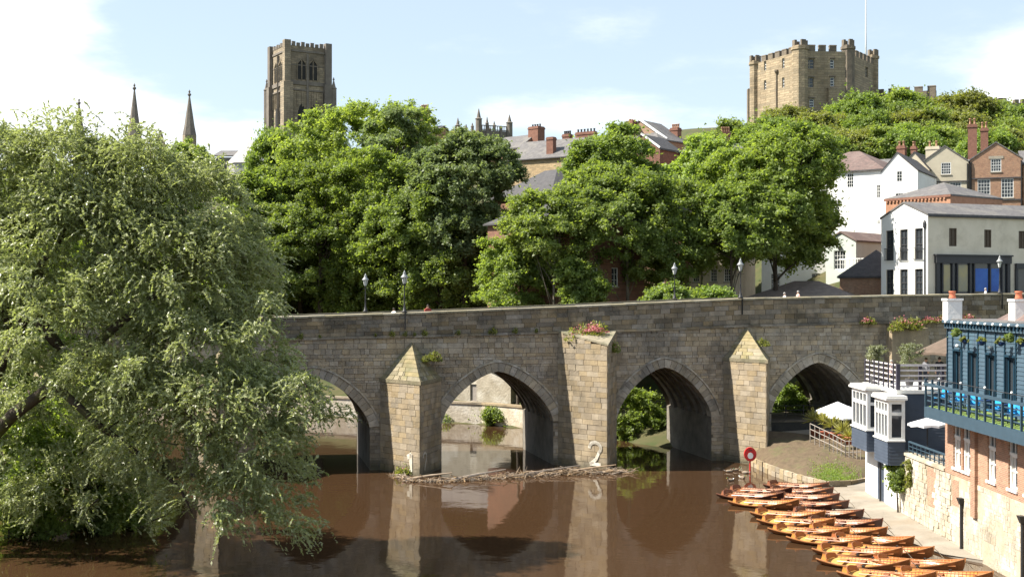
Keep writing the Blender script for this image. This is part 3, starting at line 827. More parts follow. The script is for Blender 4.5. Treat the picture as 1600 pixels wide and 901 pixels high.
M_PIPE = material('black_cast_iron', (0.02, 0.02, 0.022), (0.03, 0.03, 0.03), scale=4, rough=0.55)
M_CURTAIN = material('pale_curtain', (0.55, 0.52, 0.46), (0.45, 0.42, 0.37), scale=5, rough=0.9)
EX, EY = Vector((1, 0, 0)), Vector((0, 1, 0))
Y_N, Y_BR, Y_T = 50.0, 65.6, 73.4     # near end of the wall, corner of the brick building, end of the terrace wall

def lapped_boards(mb, o, du, di, w, z0, z1, step=0.19, holes=()):
    """horizontal lapped boards as real laps"""
    o, du, di = Vector(o), Vector(du), Vector(di); z = z0
    while z < z1 - 0.01:
        t = min(z + step, z1); cuts = [(0.0, w)]
        for h in holes:
            if h[2] < t - 0.01 and h[3] > z + 0.01:
                nc = []
                for a, b in cuts:
                    if h[1] <= a or h[0] >= b: nc.append((a, b)); continue
                    if h[0] > a: nc.append((a, h[0]))
                    if h[1] < b: nc.append((h[1], b))
                cuts = nc
        for a, b in cuts:
            p = [o + du * a, o + du * b]
            lo, hi, up = -0.035, -0.008, Vector((0, 0, 1))
            mb.poly([p[0] + di * lo + up * z, p[1] + di * lo + up * z, p[1] + di * hi + up * t, p[0] + di * hi + up * t])
            mb.poly([p[0] + di * lo + up * z, p[0] + up * z, p[1] + up * z, p[1] + di * lo + up * z])
        z = t

def railing(parent, path, z0, h, post_step, rails, mat, post=0.09, rail=0.05, railh=None, name='railing', toprail=0.1, extra=0.0):
    """posts and rails as separate pieces along a polyline"""
    for (a, b) in zip(path[:-1], path[1:]):
        a, b = Vector((*a, 0)), Vector((*b, 0)); L = (b - a).length; n = max(1, int(round(L / post_step)))
        for i in range(n + 1):
            p = a.lerp(b, i / n); m = MB(); m.box(p.x - post / 2, p.x + post / 2, p.y - post / 2, p.y + post / 2, z0, z0 + h + extra); m.build('post', mat, parent)
        for k, f in enumerate(rails):
            m = MB(); z = z0 + h * f; th = toprail if f >= 0.99 else rail
            m.bar(a + Vector((0, 0, z)), b + Vector((0, 0, z)), th, railh or th * 0.8); m.build('rail', mat, parent)

def build_river_wall():
    t = thing('river_wall', 'tall sunlit rubble stone and patched brick wall rising from the slipway under the pub', 'wall', (0, 0, 0))
    core = MB(); core.box(WX + 0.02, WX + 0.9, Y_BR, Y_T, -1.2, 3.62); core.box(WX + 0.02, WX + 0.9, Y_N, Y_BR - 0.002, -1.2, 3.58)
    core.build('wall_core', M_GROUT, t)
    # rubble stones over the far half, smooth render towards the camera
    rr = random.Random(5); st = MB(); n = 0
    z = -0.2
    while z < 3.55:
        h = rr.uniform(0.16, 0.34); y = Y_BR - 10 + rr.uniform(0, .3)
        while y < Y_T - 0.05:
            l = min(rr.uniform(0.22, 0.65), Y_T - y); zt_ = min(z + h - 0.02, 3.6)
            q = rr.uniform(0.0, 0.055) if y > Y_BR - 1.5 else rr.uniform(0.012, 0.03); j = [rr.uniform(-.03, .03) for _ in range(4)]
            patch = (67.0 < y < 68.4 and 1.4 < z < 3.4) or (63.3 < y < 64.5 and 2.0 < z < 3.4) or (y < Y_BR - 1.5 and math.sin(y * 1.7 + z * 2.3) + math.sin(y * 3.1 - z * 1.3) > .5)
            if not patch and l > .08:
                st.hexa([(WX - q, y + .012, z + j[0] * .5), (WX + .06, y + .012, z), (WX + .06, y + l - .012, z), (WX - q, y + l - .012, z + j[1] * .5),
                         (WX - q, y + .012 + abs(j[2]), zt_), (WX + .06, y + .012, zt_), (WX + .06, y + l - .012, zt_), (WX - q, y + l - .012 - abs(j[3]), zt_ + j[0] * .3)])
            y += l
        z += h
    tag(st.build('rubble_stones', M_WALLSTONE, t), kind='stuff')
    rd = MB(); rd.poly([(WX - 0.008, Y_N, -1.2), (WX - 0.008, Y_BR - 1.45, -1.2), (WX - 0.008, Y_BR - 1.1, 1.5), (WX - 0.008, Y_BR - 1.45, 3.6), (WX - 0.008, Y_N, 3.6)]); rd.build('render_face', M_WALLRENDER, t)
    bp = MB(); bp.box(WX - .012, WX + .05, 67.05, 68.35, 1.5, 3.5); bp.build('brick_patch', M_PBRICK, t)
    bp = MB(); bp.box(WX - .022, WX + .05, 63.6, 64.5, 2.1, 3.4); bp.build('brick_patch', M_PBRICK, t)
    cp = MB(); cp.box(WX - .08, WX + .5, Y_BR, Y_T + .05, 3.624, 3.78); cp.build('coping', M_WALLSTONE, t)
    # drain pipes on the wall
    for yy, zt_, hop in ((wy(1499, 22.0), 2.35, True), (wy(1594, 22.0), 2.75, True)):
        m = MB(); m.tube([(WX - .11, yy, -.2), (WX - .11, yy, zt_)], 0.07, 8)
        m.build('drain_pipe', M_PIPE, t)
        m = MB(); m.hexa([(WX - .2, yy - .1, zt_), (WX - .02, yy - .1, zt_), (WX - .02, yy + .1, zt_), (WX - .2, yy + .1, zt_), (WX - .3, yy - .2, zt_ + .32), (WX - .02, yy - .2, zt_ + .32), (WX - .02, yy + .2, zt_ + .32), (WX - .3, yy + .2, zt_ + .32)])
        m.build('hopper', M_PIPE, t)
    sw = MB(); sw.poly([(22.4, 60, 0.16), (22.4, 88, 0.42), (24.5, 88, 0.45), (24, 82, 0.45), (19.4, 82.4, 0.3), (18.9, 78, 0.16), (18.7, 74, 0.12), (19.6, 68, 0.1), (20.9, 62, 0.1)][::-1])
    sw.prism([(22.4, 60), (22.4, 88), (19.4, 82.3), (18.95, 78), (18.75, 74), (19.7, 68), (21, 62)], -1.0, 0.12)
    tag(sw.build('slipway', M_CONCRETE), kind='structure')

def build_pub():
    t = thing('riverside_pub', 'blue boarded riverside pub over a red brick storey with long windows', 'pub', (0, 0, 0))
    # brick storey
    bz0, bz1 = 3.6, 6.95
    def ry(px): return wy(px)                                # along the wall by photo column
    holes = []
    for a, b in ((1489.5, 1501), (1504, 1516), (1543, 1556), (1575.5, 1589.5)):
        y1, y0 = ry(a), ry(b)
        holes.append((Y_BR - y1, Y_BR - y0, 0.42, 2.62))
    holes.append((Y_BR - 55.4, Y_BR - 54.5, 0.42, 2.62))
    m = MB(); wall_panel(m, (WX, Y_BR, bz0), (0, -1, 0), EX, Y_BR - Y_N, 0, [(0, bz1 - bz0), (Y_BR - Y_N, bz1 - bz0)], holes, 0.18)
    wall_panel(m, (WX + 9, Y_BR, bz0), (-1, 0, 0), (0, -1, 0), 9, -1, [(0, bz1 - bz0), (9, bz1 - bz0)], [], 0.18)
    wall_panel(m, (WX, Y_N, bz0), (1, 0, 0), EY, 9, -4, [(0, bz1 - bz0), (9, bz1 - bz0)], [], 0.18)
    m.build('brick_wall', M_PBRICK, t)
    for h in holes:
        w = window(t, (WX, Y_BR, bz0), (0, -1, 0), EX, h[0], h[1], h[2], h[3], 2, 3, reveal=0.18, fw=0.11, bw_=0.07, sill=M_WFRAME)
        tr = MB(); o = Vector((WX, Y_BR, bz0)); zz = h[3] - 0.72
        tr.hexa([o + Vector((.05, -h[0] - .02, zz)), o + Vector((.05, -h[1] + .02, zz)), o + Vector((.17, -h[1] + .02, zz)), o + Vector((.17, -h[0] - .02, zz)),
                 o + Vector((.05, -h[0] - .02, zz + .12)), o + Vector((.05, -h[1] + .02, zz + .12)), o + Vector((.17, -h[1] + .02, zz + .12)), o + Vector((.17, -h[0] - .02, zz + .12))])
        tr.build('transom', M_WFRAME, w)
        cu = MB(); cu.poly([o + Vector((.172, -h[0] - .1, h[2])), o + Vector((.172, -h[0] - .36, h[2])), o + Vector((.172, -h[0] - .36, zz)), o + Vector((.172, -h[0] - .1, zz))]); cu.build('curtain', M_CURTAIN, w)
    # brick buttress strip between the windows
    b = MB(); b.box(WX - .16, WX - .002, ry(1528), ry(1521), 2.0, 6.4); b.build('pilaster', M_PBRICK, t)
    # balcony: slab with fascia, boards, posts and rails
    BX = 21.0; yl = wy(1444, BX); z0, z1 = 6.43, 6.98
    m = MB(); m.box(BX, WX + 0.7, Y_N, yl, z0, z1); m.build('balcony', M_STEELBLUE, t)
    bal = t
    n = 14
    ys = [yl - 0.05 - i * 1.02 for i in range(15)]
    for y in ys:
        p = MB(); p.box(BX + .02, BX + .11, y - .05, y + .05, z1 + .002, z1 + 1.42); p.build('balcony_post', M_STEELBLUE, bal)
    for f, th in ((0.28, .05), (0.55, .05), (0.82, .05)):
        p = MB(); p.box(BX + .115, BX + .115 + th, ys[-1], ys[0], z1 + f, z1 + f + .05); p.build('balcony_rail', M_STEELBLUE, bal)
    p = MB(); p.box(BX - .01, BX + .15, ys[-1] - .3, ys[0] + .05, z1 + 1.06, z1 + 1.2); p.build('balcony_handrail', M_STEELBLUE, bal)
    p = MB(); p.tube([(BX + .06, ys[-1], z1 + 1.47), (BX + .06, ys[0], z1 + 1.47)], 0.022, 6); p.build('festoon_cable', M_PIPE, bal)
    for y in ys[2::3]:
        p = MB(); p.sphere((BX + .06, y, z1 + 1.52), .06, 8, 6); p.build('festoon_bulb', M_WFRAME, bal, True)
    for f in (0.28, 0.55, 0.82, 1.13):
        p = MB(); p.box(BX + .12, 22.45, yl - .1, yl - .04, z1 + f, z1 + f + .06); p.build('balcony_rail', M_STEELBLUE, bal)
    p = MB(); p.box(BX + .2, WX + .7, Y_N, yl - .12, z1 + .003, z1 + .03); p.build('balcony_turf', material('artificial_turf', (0.12, 0.2, 0.04), (0.2, 0.26, 0.07), scale=6, rough=0.95), bal)
    # blue boarded storey
    UX = 22.9; uy = wy(1481, UX); uz0, uz1 = 6.98, 11.2
    L = uy - Y_N
    holes = []
    for a, b in ((1490.5, 1504), (1514, 1529), (1541.5, 1557), (1571, 1588)):
        holes.append((uy - wy(a, UX), uy - wy(b, UX), 0.06, 2.78))
    holes.append((uy - 54.0, uy - 52.9, 0.06, 2.78))
    m = MB(); wall_panel(m, (UX, uy, uz0), (0, -1, 0), EX, L, 0, [(0, uz1 - uz0), (L, uz1 - uz0)], holes, 0.2)
    wall_panel(m, (UX + 8, uy, uz0), (-1, 0, 0), (0, -1, 0), 8, -.5, [(0, uz1 - uz0), (8, uz1 - uz0)], [], 0.18)
    wall_panel(m, (UX, Y_N, uz0), (1, 0, 0), EY, 8, -.5, [(0, uz1 - uz0), (8, uz1 - uz0)], [], 0.18)
    m.build('boarded_wall', M_BLUE, t)
    lb = MB(); lapped_boards(lb, (UX, uy, uz0), (0, -1, 0), EX, L, 0.02, uz1 - uz0 - .3, 0.2, [(h[0] - .1, h[1] + .1, h[2], h[3] + .1) for h in holes])
    tag(lb.build('lapped_boards', M_BLUE, t), kind='stuff')
    for h in holes:
        w = window(t, (UX, uy, uz0), (0, -1, 0), EX, h[0], h[1], h[2], h[3], 2, 1, frame=M_BLUE_D, reveal=0.2, fw=0.12, bw_=0.16, name='french_window')
        o = Vector((UX, uy, uz0)); f = MB()
        for xa, xb, za, zb in ((h[0] - .1, h[0], h[2], h[3] + .1), (h[1], h[1] + .1, h[2], h[3] + .1), (h[0], h[1], h[3], h[3] + .1)):
            f.hexa([o + Vector((-.05, -xa, za)), o + Vector((-.05, -xb, za)), o + Vector((0.01, -xb, za)), o + Vector((0.01, -xa, za)), o + Vector((-.05, -xa, zb)), o + Vector((-.05, -xb, zb)), o + Vector((0.01, -xb, zb)), o + Vector((0.01, -xa, zb))])
        f.build('architrave', M_BLUE_D, w)
    # vertical battens, cornice with dentils and bulbs
    for i, px in enumerate((1481.6, 1490, 1503.5, 1514.5, 1529.5, 1541, 1557, 1571.5, 1589)):
        y = wy(px, UX); p = MB(); p.box(UX - .075, UX - .037, y - .045, y + .045, uz0 + (0.05 if i % 2 == 0 else 2.9), uz1 - .3); p.build('batten', M_BLUE_D, t)
    p = MB(); p.box(UX - .28, UX + 8.1, Y_N, uy + .1, uz1, uz1 + .14); p.box(UX - .16, UX - .036, Y_N, uy + .05, uz1 - .3, uz1 - .003); p.build('cornice', M_BLUE, t)
    for i in range(36):
        y = uy - .2 - i * .42
        if y < Y_N: break
        p = MB(); p.box(UX - .25, UX - .165, y - .05, y + .05, uz1 - .22, uz1 - .003); p.build('dentil', M_BLUE_D, t)
    for px in [1478, 1488, 1497.5, 1508, 1518, 1529, 1540, 1552, 1564.5, 1577, 1590.5]:
        y = wy(px, UX - .3); p = MB(); p.sphere((UX - .32, y, uz1 + .04), .075, 8, 6); p.build('festoon_bulb', M_WFRAME, t, True)
    # hipped tile roof set back behind the cornice, chimneys
    rf = MB(); c = [(UX + 1.2, Y_N, uz1 + .15), (UX + 1.2, uy - 3.2, uz1 + .15), (UX + 8, uy - 3.2, uz1 + .15), (UX + 8, Y_N, uz1 + .15)]
    r0, r1 = (UX + 4.6, Y_N, uz1 + 2.5), (UX + 4.6, uy - 6.2, uz1 + 2.5)
    roof_slab(rf, [c[0], r0, r1, c[1]]); roof_slab(rf, [c[1], r1, c[2]]); roof_slab(rf, [c[2], r1, r0, c[3]])
    rf.build('roof', M_TILE, t)
    fl = MB(); fl.box(UX - .1, UX + 8, Y_N, uy, uz1 + .142, uz1 + .2); fl.build('flat_roof', M_SLATE, t)
    for px0, px1, Yc, top in ((1481, 1503.5, 66.5, 466), (1586, 1608, 61.5, 467)):
        xa, xb = P(px0, 0, Yc).x, P(px1, 0, Yc).x; zc = zy(top, Yc)
        m = MB(); m.box(xa, xb, Yc, Yc + .8, uz1 + .1, zc - .12); m.box(xa - .05, xb + .05, Yc - .05, Yc + .85, zc - .118, zc); ch = m.build('chimney', M_WHITEWASH, t)
        p = MB(); p.lathe([(.2, 0), (.17, .1), (.15, .28), (.19, .3), (.19, .38), (.12, .38)], 10, ((xa + xb) / 2, Yc + .4, zc + .002)); p.build('chimney_pot', material('red_clay_pot', (0.5, 0.16, 0.09), (0.42, 0.13, 0.07), scale=4, rough=0.8), ch, True)
    # oval white wall lamps
    for px in (1496, 1547):
        y = wy(px, UX - .15); p = MB(); p.sphere((UX - .17, y, zy(540 if px < 1500 else 542, y)), (.1, .13, .08), 10, 6); p.build('wall_lamp', M_WFRAME, t, True)

def build_bays():
    t = thing('bay_window_annexe', 'navy boarded annexe with two white bay windows over a whitewashed ground floor', 'building', (0, 0, 0))
    Z0, ZT_ = 0.2, 7.0; YA, YB = Y_T + .06, 80.4
    m = MB()
    wall_panel(m, (WX, YB, 0), (0, -1, 0), EX, YB - YA, -1, [(0, 3.35), (YB - YA, 3.35)], [(YB - YA - 4.3, YB - YA - 2.9, .2, 2.6)], .14)
    m.build('whitewashed_wall', M_WHITEWASH, t)
    d = MB(); d.box(WX + .09, WX + .135, YA + 2.92, YA + 4.28, .2, 2.58); d.build('door', M_WHITEWASH, t)
    m = MB(); m.box(WX + .004, WX + 8, YA, YB, 3.352, ZT_ - .003); m.box(WX + .02, WX + 8, YA + .01, YB - .01, -1, 3.35); m.build('wall', M_NAVY, t)
    lb = MB(); lapped_boards(lb, (WX, YA, 0), EX, EY, 8, 3.4, ZT_ - .05, .19); lapped_boards(lb, (WX, YB, 0), (0, -1, 0), EX, YB - YA, 3.4, ZT_ - .05, .19)
    tag(lb.build('lapped_boards', M_NAVY, t), kind='stuff')
    pp = MB(); pp.box(WX - .16, WX + 8.1, YA - .1, YB + .1, ZT_, ZT_ + .2); pp.build('roof_parapet', M_CREAMTRIM, t)
    pipe = MB(); pipe.tube([(WX - .09, wy(1375, WX - .1), .3), (WX - .09, wy(1375, WX - .1), 3.3)], .055, 8); pipe.build('drain_pipe', M_PIPE, t)
    # two bays: near face and river face
    for (ya, yb, zb, zw, zt_) in ((72.3, 75.0, 3.05, 4.45, 6.72), (76.6, 80.0, 3.3, 4.6, 6.95)):
        X0 = 21.25
        b = MB(); b.box(X0, WX + .002, ya, yb, zb, zw); bay = b.build('bay', M_NAVY, t)
        lb = MB(); lapped_boards(lb, (X0, ya, 0), EX, EY, WX - X0, zb, zw, .19); lapped_boards(lb, (X0, yb, 0), (0, -1, 0), EX, yb - ya, zb, zw, .19)
        tag(lb.build('lapped_boards', M_NAVY, bay), kind='stuff')
        # glazed upper part: white mullions and transom, panes behind
        H = zt_ - zw; L = yb - ya; Wd = WX - X0
        side_h = []; n = 4
        for i in range(n):
            x0 = .18 + (L - .3) * i / n; x1 = x0 + (L - .3) / n - .12
            side_h += [(x0, x1, .16, H * .62), (x0, x1, H * .70, H - .22)]
        fr_h = [(.2, Wd - .18, .16, H * .62), (.2, Wd - .18, H * .70, H - .22)]
        m = MB(); wall_panel(m, (X0, yb, zw), (0, -1, 0), EX, L, 0.002, [(0, H), (L, H)], side_h, .1)
        wall_panel(m, (X0, ya, zw), EX, EY, Wd, 0.002, [(0, H), (Wd, H)], fr_h, .1)
        wall_panel(m, (WX, yb, zw), (-1, 0, 0), (0, -1, 0), Wd, 0.002, [(0, H), (Wd, H)], [], .1)
        m.build('bay_frame', M_WFRAME, bay)
        for hls, o, du, di in ((side_h, (X0, yb, zw), (0, -1, 0), EX), (fr_h, (X0, ya, zw), EX, EY)):
            for h in hls:
                ny = 2 if h[3] > H * .65 else 1
                o_, du_, di_ = Vector(o), Vector(du), Vector(di)
                g = MB(); g.poly([o_ + du_ * x + di_ * .098 + Vector((0, 0, z)) for x, z in ((h[0], h[2]), (h[1], h[2]), (h[1], h[3]), (h[0], h[3]))]); g.build('pane', M_GLASS, bay)
        c = MB(); c.box(X0 - .17, WX + .1, ya - .17, yb + .17, zt_ + .002, zt_ + .13); c.box(X0 - .1, WX + .1, ya - .1, yb + .1, zt_ + .13, zt_ + .24); c.build('bay_roof', M_CREAMTRIM, bay)
        s = MB(); s.box(X0 - .09, WX, ya - .09, yb + .09, zw - .07, zw - .003); s.build('bay_sill', M_WFRAME, bay)
    # roof terrace railing
    M_RAILD = material('purple_grey_rail', (0.07, 0.065, 0.085), (0.055, 0.05, 0.07), scale=3, rough=0.5)
    M_RAILW = material('pale_rail', (0.62, 0.58, 0.58), (0.5, 0.47, 0.47), scale=3, rough=0.5)
    r = thing('roof_terrace_railing', 'dark post railing with pale rails around the roof terrace above the bay windows', 'railing', (0, 0, 0))
    z0 = ZT_ + .204
    xa = WX - .02
    for i in range(8):
        y = YA + (YB - YA) * i / 7; wd = .2 if i == 0 else .07
        p = MB(); p.box(xa - wd / 2, xa + wd / 2, y - wd / 2 + (.1 if i == 0 else 0), y + wd / 2 + (.1 if i == 0 else 0), z0, z0 + 1.48); p.build('post', M_RAILD, r)
    for k, f in enumerate((.18, .48, .78, 1.08, 1.36)):
        p = MB(); p.box(xa + .04, xa + .1, YA + .1, YB, z0 + f, z0 + f + .08); p.build('rail', M_RAILW, r)
        p = MB(); p.box(xa + .1, xa + 4.6, YA + .06, YA + .13, z0 + f, z0 + f + (.09 if k < 4 else .12)); p.build('rail', M_RAILW, r)
    for i in range(1, 4):
        p = MB(); p.box(xa + i * 1.3 - .09, xa + i * 1.3 + .09, YA + .13, YA + .25, z0, z0 + 1.4); p.build('post', M_RAILD, r)
    # terrace between annexe and brick building
    tr = MB(); tr.box(WX + .9, WX + 9, Y_BR + .01, Y_T + .05, 2.5, 3.62); tag(tr.build('terrace', M_CONCRETE), kind='structure')
    r2 = thing('terrace_railing', 'low slate blue railing on top of the rubble wall beside the closed parasol post', 'railing', (0, 0, 0))
    railing(r2, [(WX + .2, Y_BR + .1), (WX + .2, Y_T - 1.2)], 3.78, .62, .75, (.25, .6, 1.0), M_STEELBLUE, .06, .04)
build_river_wall(); build_pub(); build_bays()
# ------------------------------------------------------------------ garden bank below the last arch
M_EARTH = material('bare_earth', (0.13, 0.095, 0.058), (0.09, 0.064, 0.04), scale=2.5, rough=0.97, bump=0.8, bscale=4, stain=(0.10, 0.12, 0.04), stain_scale=0.7, stain_amt=0.35)
M_EDGE = material('edging_stone', (0.36, 0.29, 0.19), (0.27, 0.21, 0.13), scale=2, rough=0.93, bump=0.5, bscale=8, island=0.2)
M_IRON = material('black_iron', (0.025, 0.025, 0.027), (0.035, 0.034, 0.033), scale=4, rough=0.5)
M_GALV = material('weathered_handrail', (0.33, 0.29, 0.25), (0.25, 0.22, 0.19), scale=4, rough=0.6)
M_DARKWALL = material('arch_shade_stone', (0.06, 0.055, 0.045), (0.035, 0.033, 0.03), scale=1.5, rough=0.95, bump=0.5, bscale=6)  # dark base colour stands in for the shade under the arch
EDGE = [(17.9, 95.2), (18.3, 91.0), (18.9, 87.3), (19.6, 84.6), (20.4, 82.8), (22.0, 83.2), (23.6, 84.6), (24.6, 86.5)]
TOPC = [(19.3, 97.6), (20.2, 97.8), (21.4, 97.6), (22.4, 96.6), (23.4, 95.0), (24.3, 93.4), (25.2, 91.8), (26.0, 90.5)]
def build_garden():
    n, m = 28, 14
    V = []; rr = random.Random(2)
    for i in range(n + 1):
        f = i / n * (len(EDGE) - 1); k = min(int(f), len(EDGE) - 2); u = f - k
        a = Vector(EDGE[k]).lerp(Vector(EDGE[k + 1]), u); b = Vector(TOPC[k]).lerp(Vector(TOPC[k + 1]), u)
        for j in range(m + 1):
            g = j / m; p = a.lerp(b, g); z = 0.62 + 1.75 * (g ** 0.85) * (1 - 0.25 * (i / n)) + (rr.uniform(-.1, .1) if 0 < j < m else 0)
            V.append((p.x, p.y, z))
    for (x, y) in ((18.6, 99), (24, 103), (32, 104), (32, 90)): pass
    Q = [(i * (m + 1) + j, (i + 1) * (m + 1) + j, (i + 1) * (m + 1) + j + 1, i * (m + 1) + j + 1) for i in range(n) for j in range(m)]
    tag(obj('garden_bank', np_mesh('garden_bank', V, Q, M_EARTH, True)), kind='structure')
    ter = MB(); ter.prism([(19.2, 97.4), (22.3, 96.4), (25.9, 90.3), (24.5, 86.3), (30, 84), (34, 92), (34, 103), (24, 101.5), (19.2, 98.6)], 0.0, 2.1)
    tag(ter.build('garden_terrace', M_CONCRETE), kind='structure')
    w = thing('garden_edging_wall', 'low curved stone edging wall between the slipway and the bare earth bank', 'wall')
    for k in range(len(EDGE) - 1):
        a, b = Vector(EDGE[k]), Vector(EDGE[k + 1]); L = (b - a).length; d = (b - a).normalized(); nr = Vector((d.y, -d.x)); c = max(1, round(L / .75))
        for r in range(2):
            for i in range(c):
                p = a + d * (L * i / c + .01); q = a + d * (L * (i + 1) / c - .01); z0, z1 = (.0, .33) if r == 0 else (.34, .66)
                j = rr.uniform(-.03, .03)
                mb = MB(); mb.hexa([(*(p + nr * (.12 + j)), z0), (*(q + nr * (.12 + j)), z0), (*(q - nr * .15), z0), (*(p - nr * .15), z0), (*(p + nr * (.12 + j)), z1 + j), (*(q + nr * (.12 + j)), z1 + j), (*(q - nr * .15), z1), (*(p - nr * .15), z1)])
                mb.build('stone', M_EDGE, w)
    # wall across the last arch, arch shade put into its colour; path and railing
    dw = thing('towpath_wall', 'wall coloured dark for shade across the foot of the rightmost arch', 'wall', BO, BA)
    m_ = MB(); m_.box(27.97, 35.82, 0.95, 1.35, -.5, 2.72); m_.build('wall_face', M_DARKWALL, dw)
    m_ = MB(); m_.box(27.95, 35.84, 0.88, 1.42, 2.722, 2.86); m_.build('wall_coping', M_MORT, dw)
    pa = MB(); pts = [bw(27.9, 1.3, 2.6), bw(36, 1.3, 2.6), bw(37, 22, 2.7), bw(27, 22, 2.7)]; pa.poly(pts); tag(pa.build('towpath', M_CONCRETE), kind='structure')
    rl = thing('arch_railing', 'black iron railing on the dark wall under the rightmost arch', 'railing', BO, BA)
    for i in range(6):
        s = 28.15 + i * 1.5; p = MB(); p.tube([(s, 1.12, 2.86), (s, 1.12, 4.05)], .035, 6); p.build('post', M_IRON, rl)
    for z in (3.3, 3.65, 4.0):
        p = MB(); p.tube([(28.0, 1.12, z), (35.8, 1.12, z)], .022, 6); p.build('rail', M_IRON, rl)
    # sloping handrail beside the garden steps
    hr = thing('garden_handrail', 'rusty pale handrail stepping down between the bare earth and the potted palms', 'railing')
    path = [(P(1266, 690, 94), 1.35), (P(1296, 703, 91), 1.25), (P(1321, 716, 88.6), 1.2), (P(1345, 715, 88.2), 1.2)]
    for (a, ha), (b, hb) in zip(path[:-1], path[1:]):
        nn = 4
        for i in range(nn + 1):
            p = a.lerp(b, i / nn); h = ha + (hb - ha) * i / nn
            q = MB(); q.tube([p - Vector((0, 0, .5)), p + Vector((0, 0, h))], .035, 6); q.build('baluster', M_GALV, hr)
        for f in (.35, .7, 1.0):
            q = MB(); q.tube([a + Vector((0, 0, ha * f)), b + Vector((0, 0, hb * f))], .03, 6); q.build('rail', M_GALV, hr)
build_garden()

# ------------------------------------------------------------------ rowing boats
M_GOLD = material('golden_varnished_lining', (0.58, 0.255, 0.05), (0.46, 0.18, 0.035), scale=2, rough=0.45, spec=0.4, stretch=(1, 3, 3), coords='obj')
M_HULL = material('orange_brown_varnished_hull', (0.30, 0.115, 0.04), (0.2, 0.075, 0.028), scale=2, rough=0.25, spec=0.5, stretch=(.6, 3, 3), coords='obj')
M_DGOLD = material('red_brown_lining', (0.36, 0.145, 0.06), (0.25, 0.09, 0.04), scale=2, rough=0.45, spec=0.4, coords='obj')
M_DHULL = material('dark_varnished_hull', (0.085, 0.03, 0.02), (0.055, 0.02, 0.015), scale=2, rough=0.28, spec=0.5, coords='obj')
M_RIM = material('varnished_gunwale', (0.42, 0.19, 0.07), (0.3, 0.12, 0.045), scale=3, rough=0.25, spec=0.5, coords='obj')
M_DRIM = material('dark_gunwale', (0.17, 0.07, 0.04), (0.11, 0.045, 0.03), scale=3, rough=0.3, spec=0.5, coords='obj')
M_SEAT = material('varnished_thwart', (0.33, 0.13, 0.05), (0.24, 0.09, 0.035), scale=3, rough=0.3, spec=0.5, coords='obj')
M_CUSH = material('pale_floor_boards', (0.58, 0.34, 0.10), (0.46, 0.25, 0.065), scale=4, rough=0.5, coords='obj')
M_REDLIN = material('red_orange_lining', (0.50, 0.17, 0.045), (0.38, 0.12, 0.035), scale=2, rough=.32, spec=.5, coords='obj')
M_RIBD = material('thin_dark_ribs', (0.14, 0.05, 0.02), (0.1, 0.04, 0.02), scale=3, rough=0.4)
M_RIBL = material('thin_pale_ribs', (0.62, 0.42, 0.2), (0.55, 0.35, 0.15), scale=3, rough=0.4)
M_ROPE = material('pale_rope', (0.6, 0.52, 0.4), (0.5, 0.42, 0.3), scale=8, rough=0.9)
BL = 4.25
def b_half(u):     # half beam along the boat, u 0 stern .. 1 bow
    return 0.76 * max(0.0, (1 - abs(2 * (u - 0.44) / 1.12) ** 2.4)) ** 0.62 if u < 0.44 else 0.76 * max(0.0, 1 - ((u - 0.44) / 0.56) ** 2.1) ** 0.85
def g_h(u): return 0.23 + 0.44 * max(0, (u - .40)) ** 1.7 / .42 + 0.10 * max(0, .25 - u) / .25
def k_h(u): return -0.05 + 0.30 * max(0, u - .82) / .18 * ((u - .82) / .18 if u > .82 else 0) + 0.14 * max(0, .10 - u) / .10
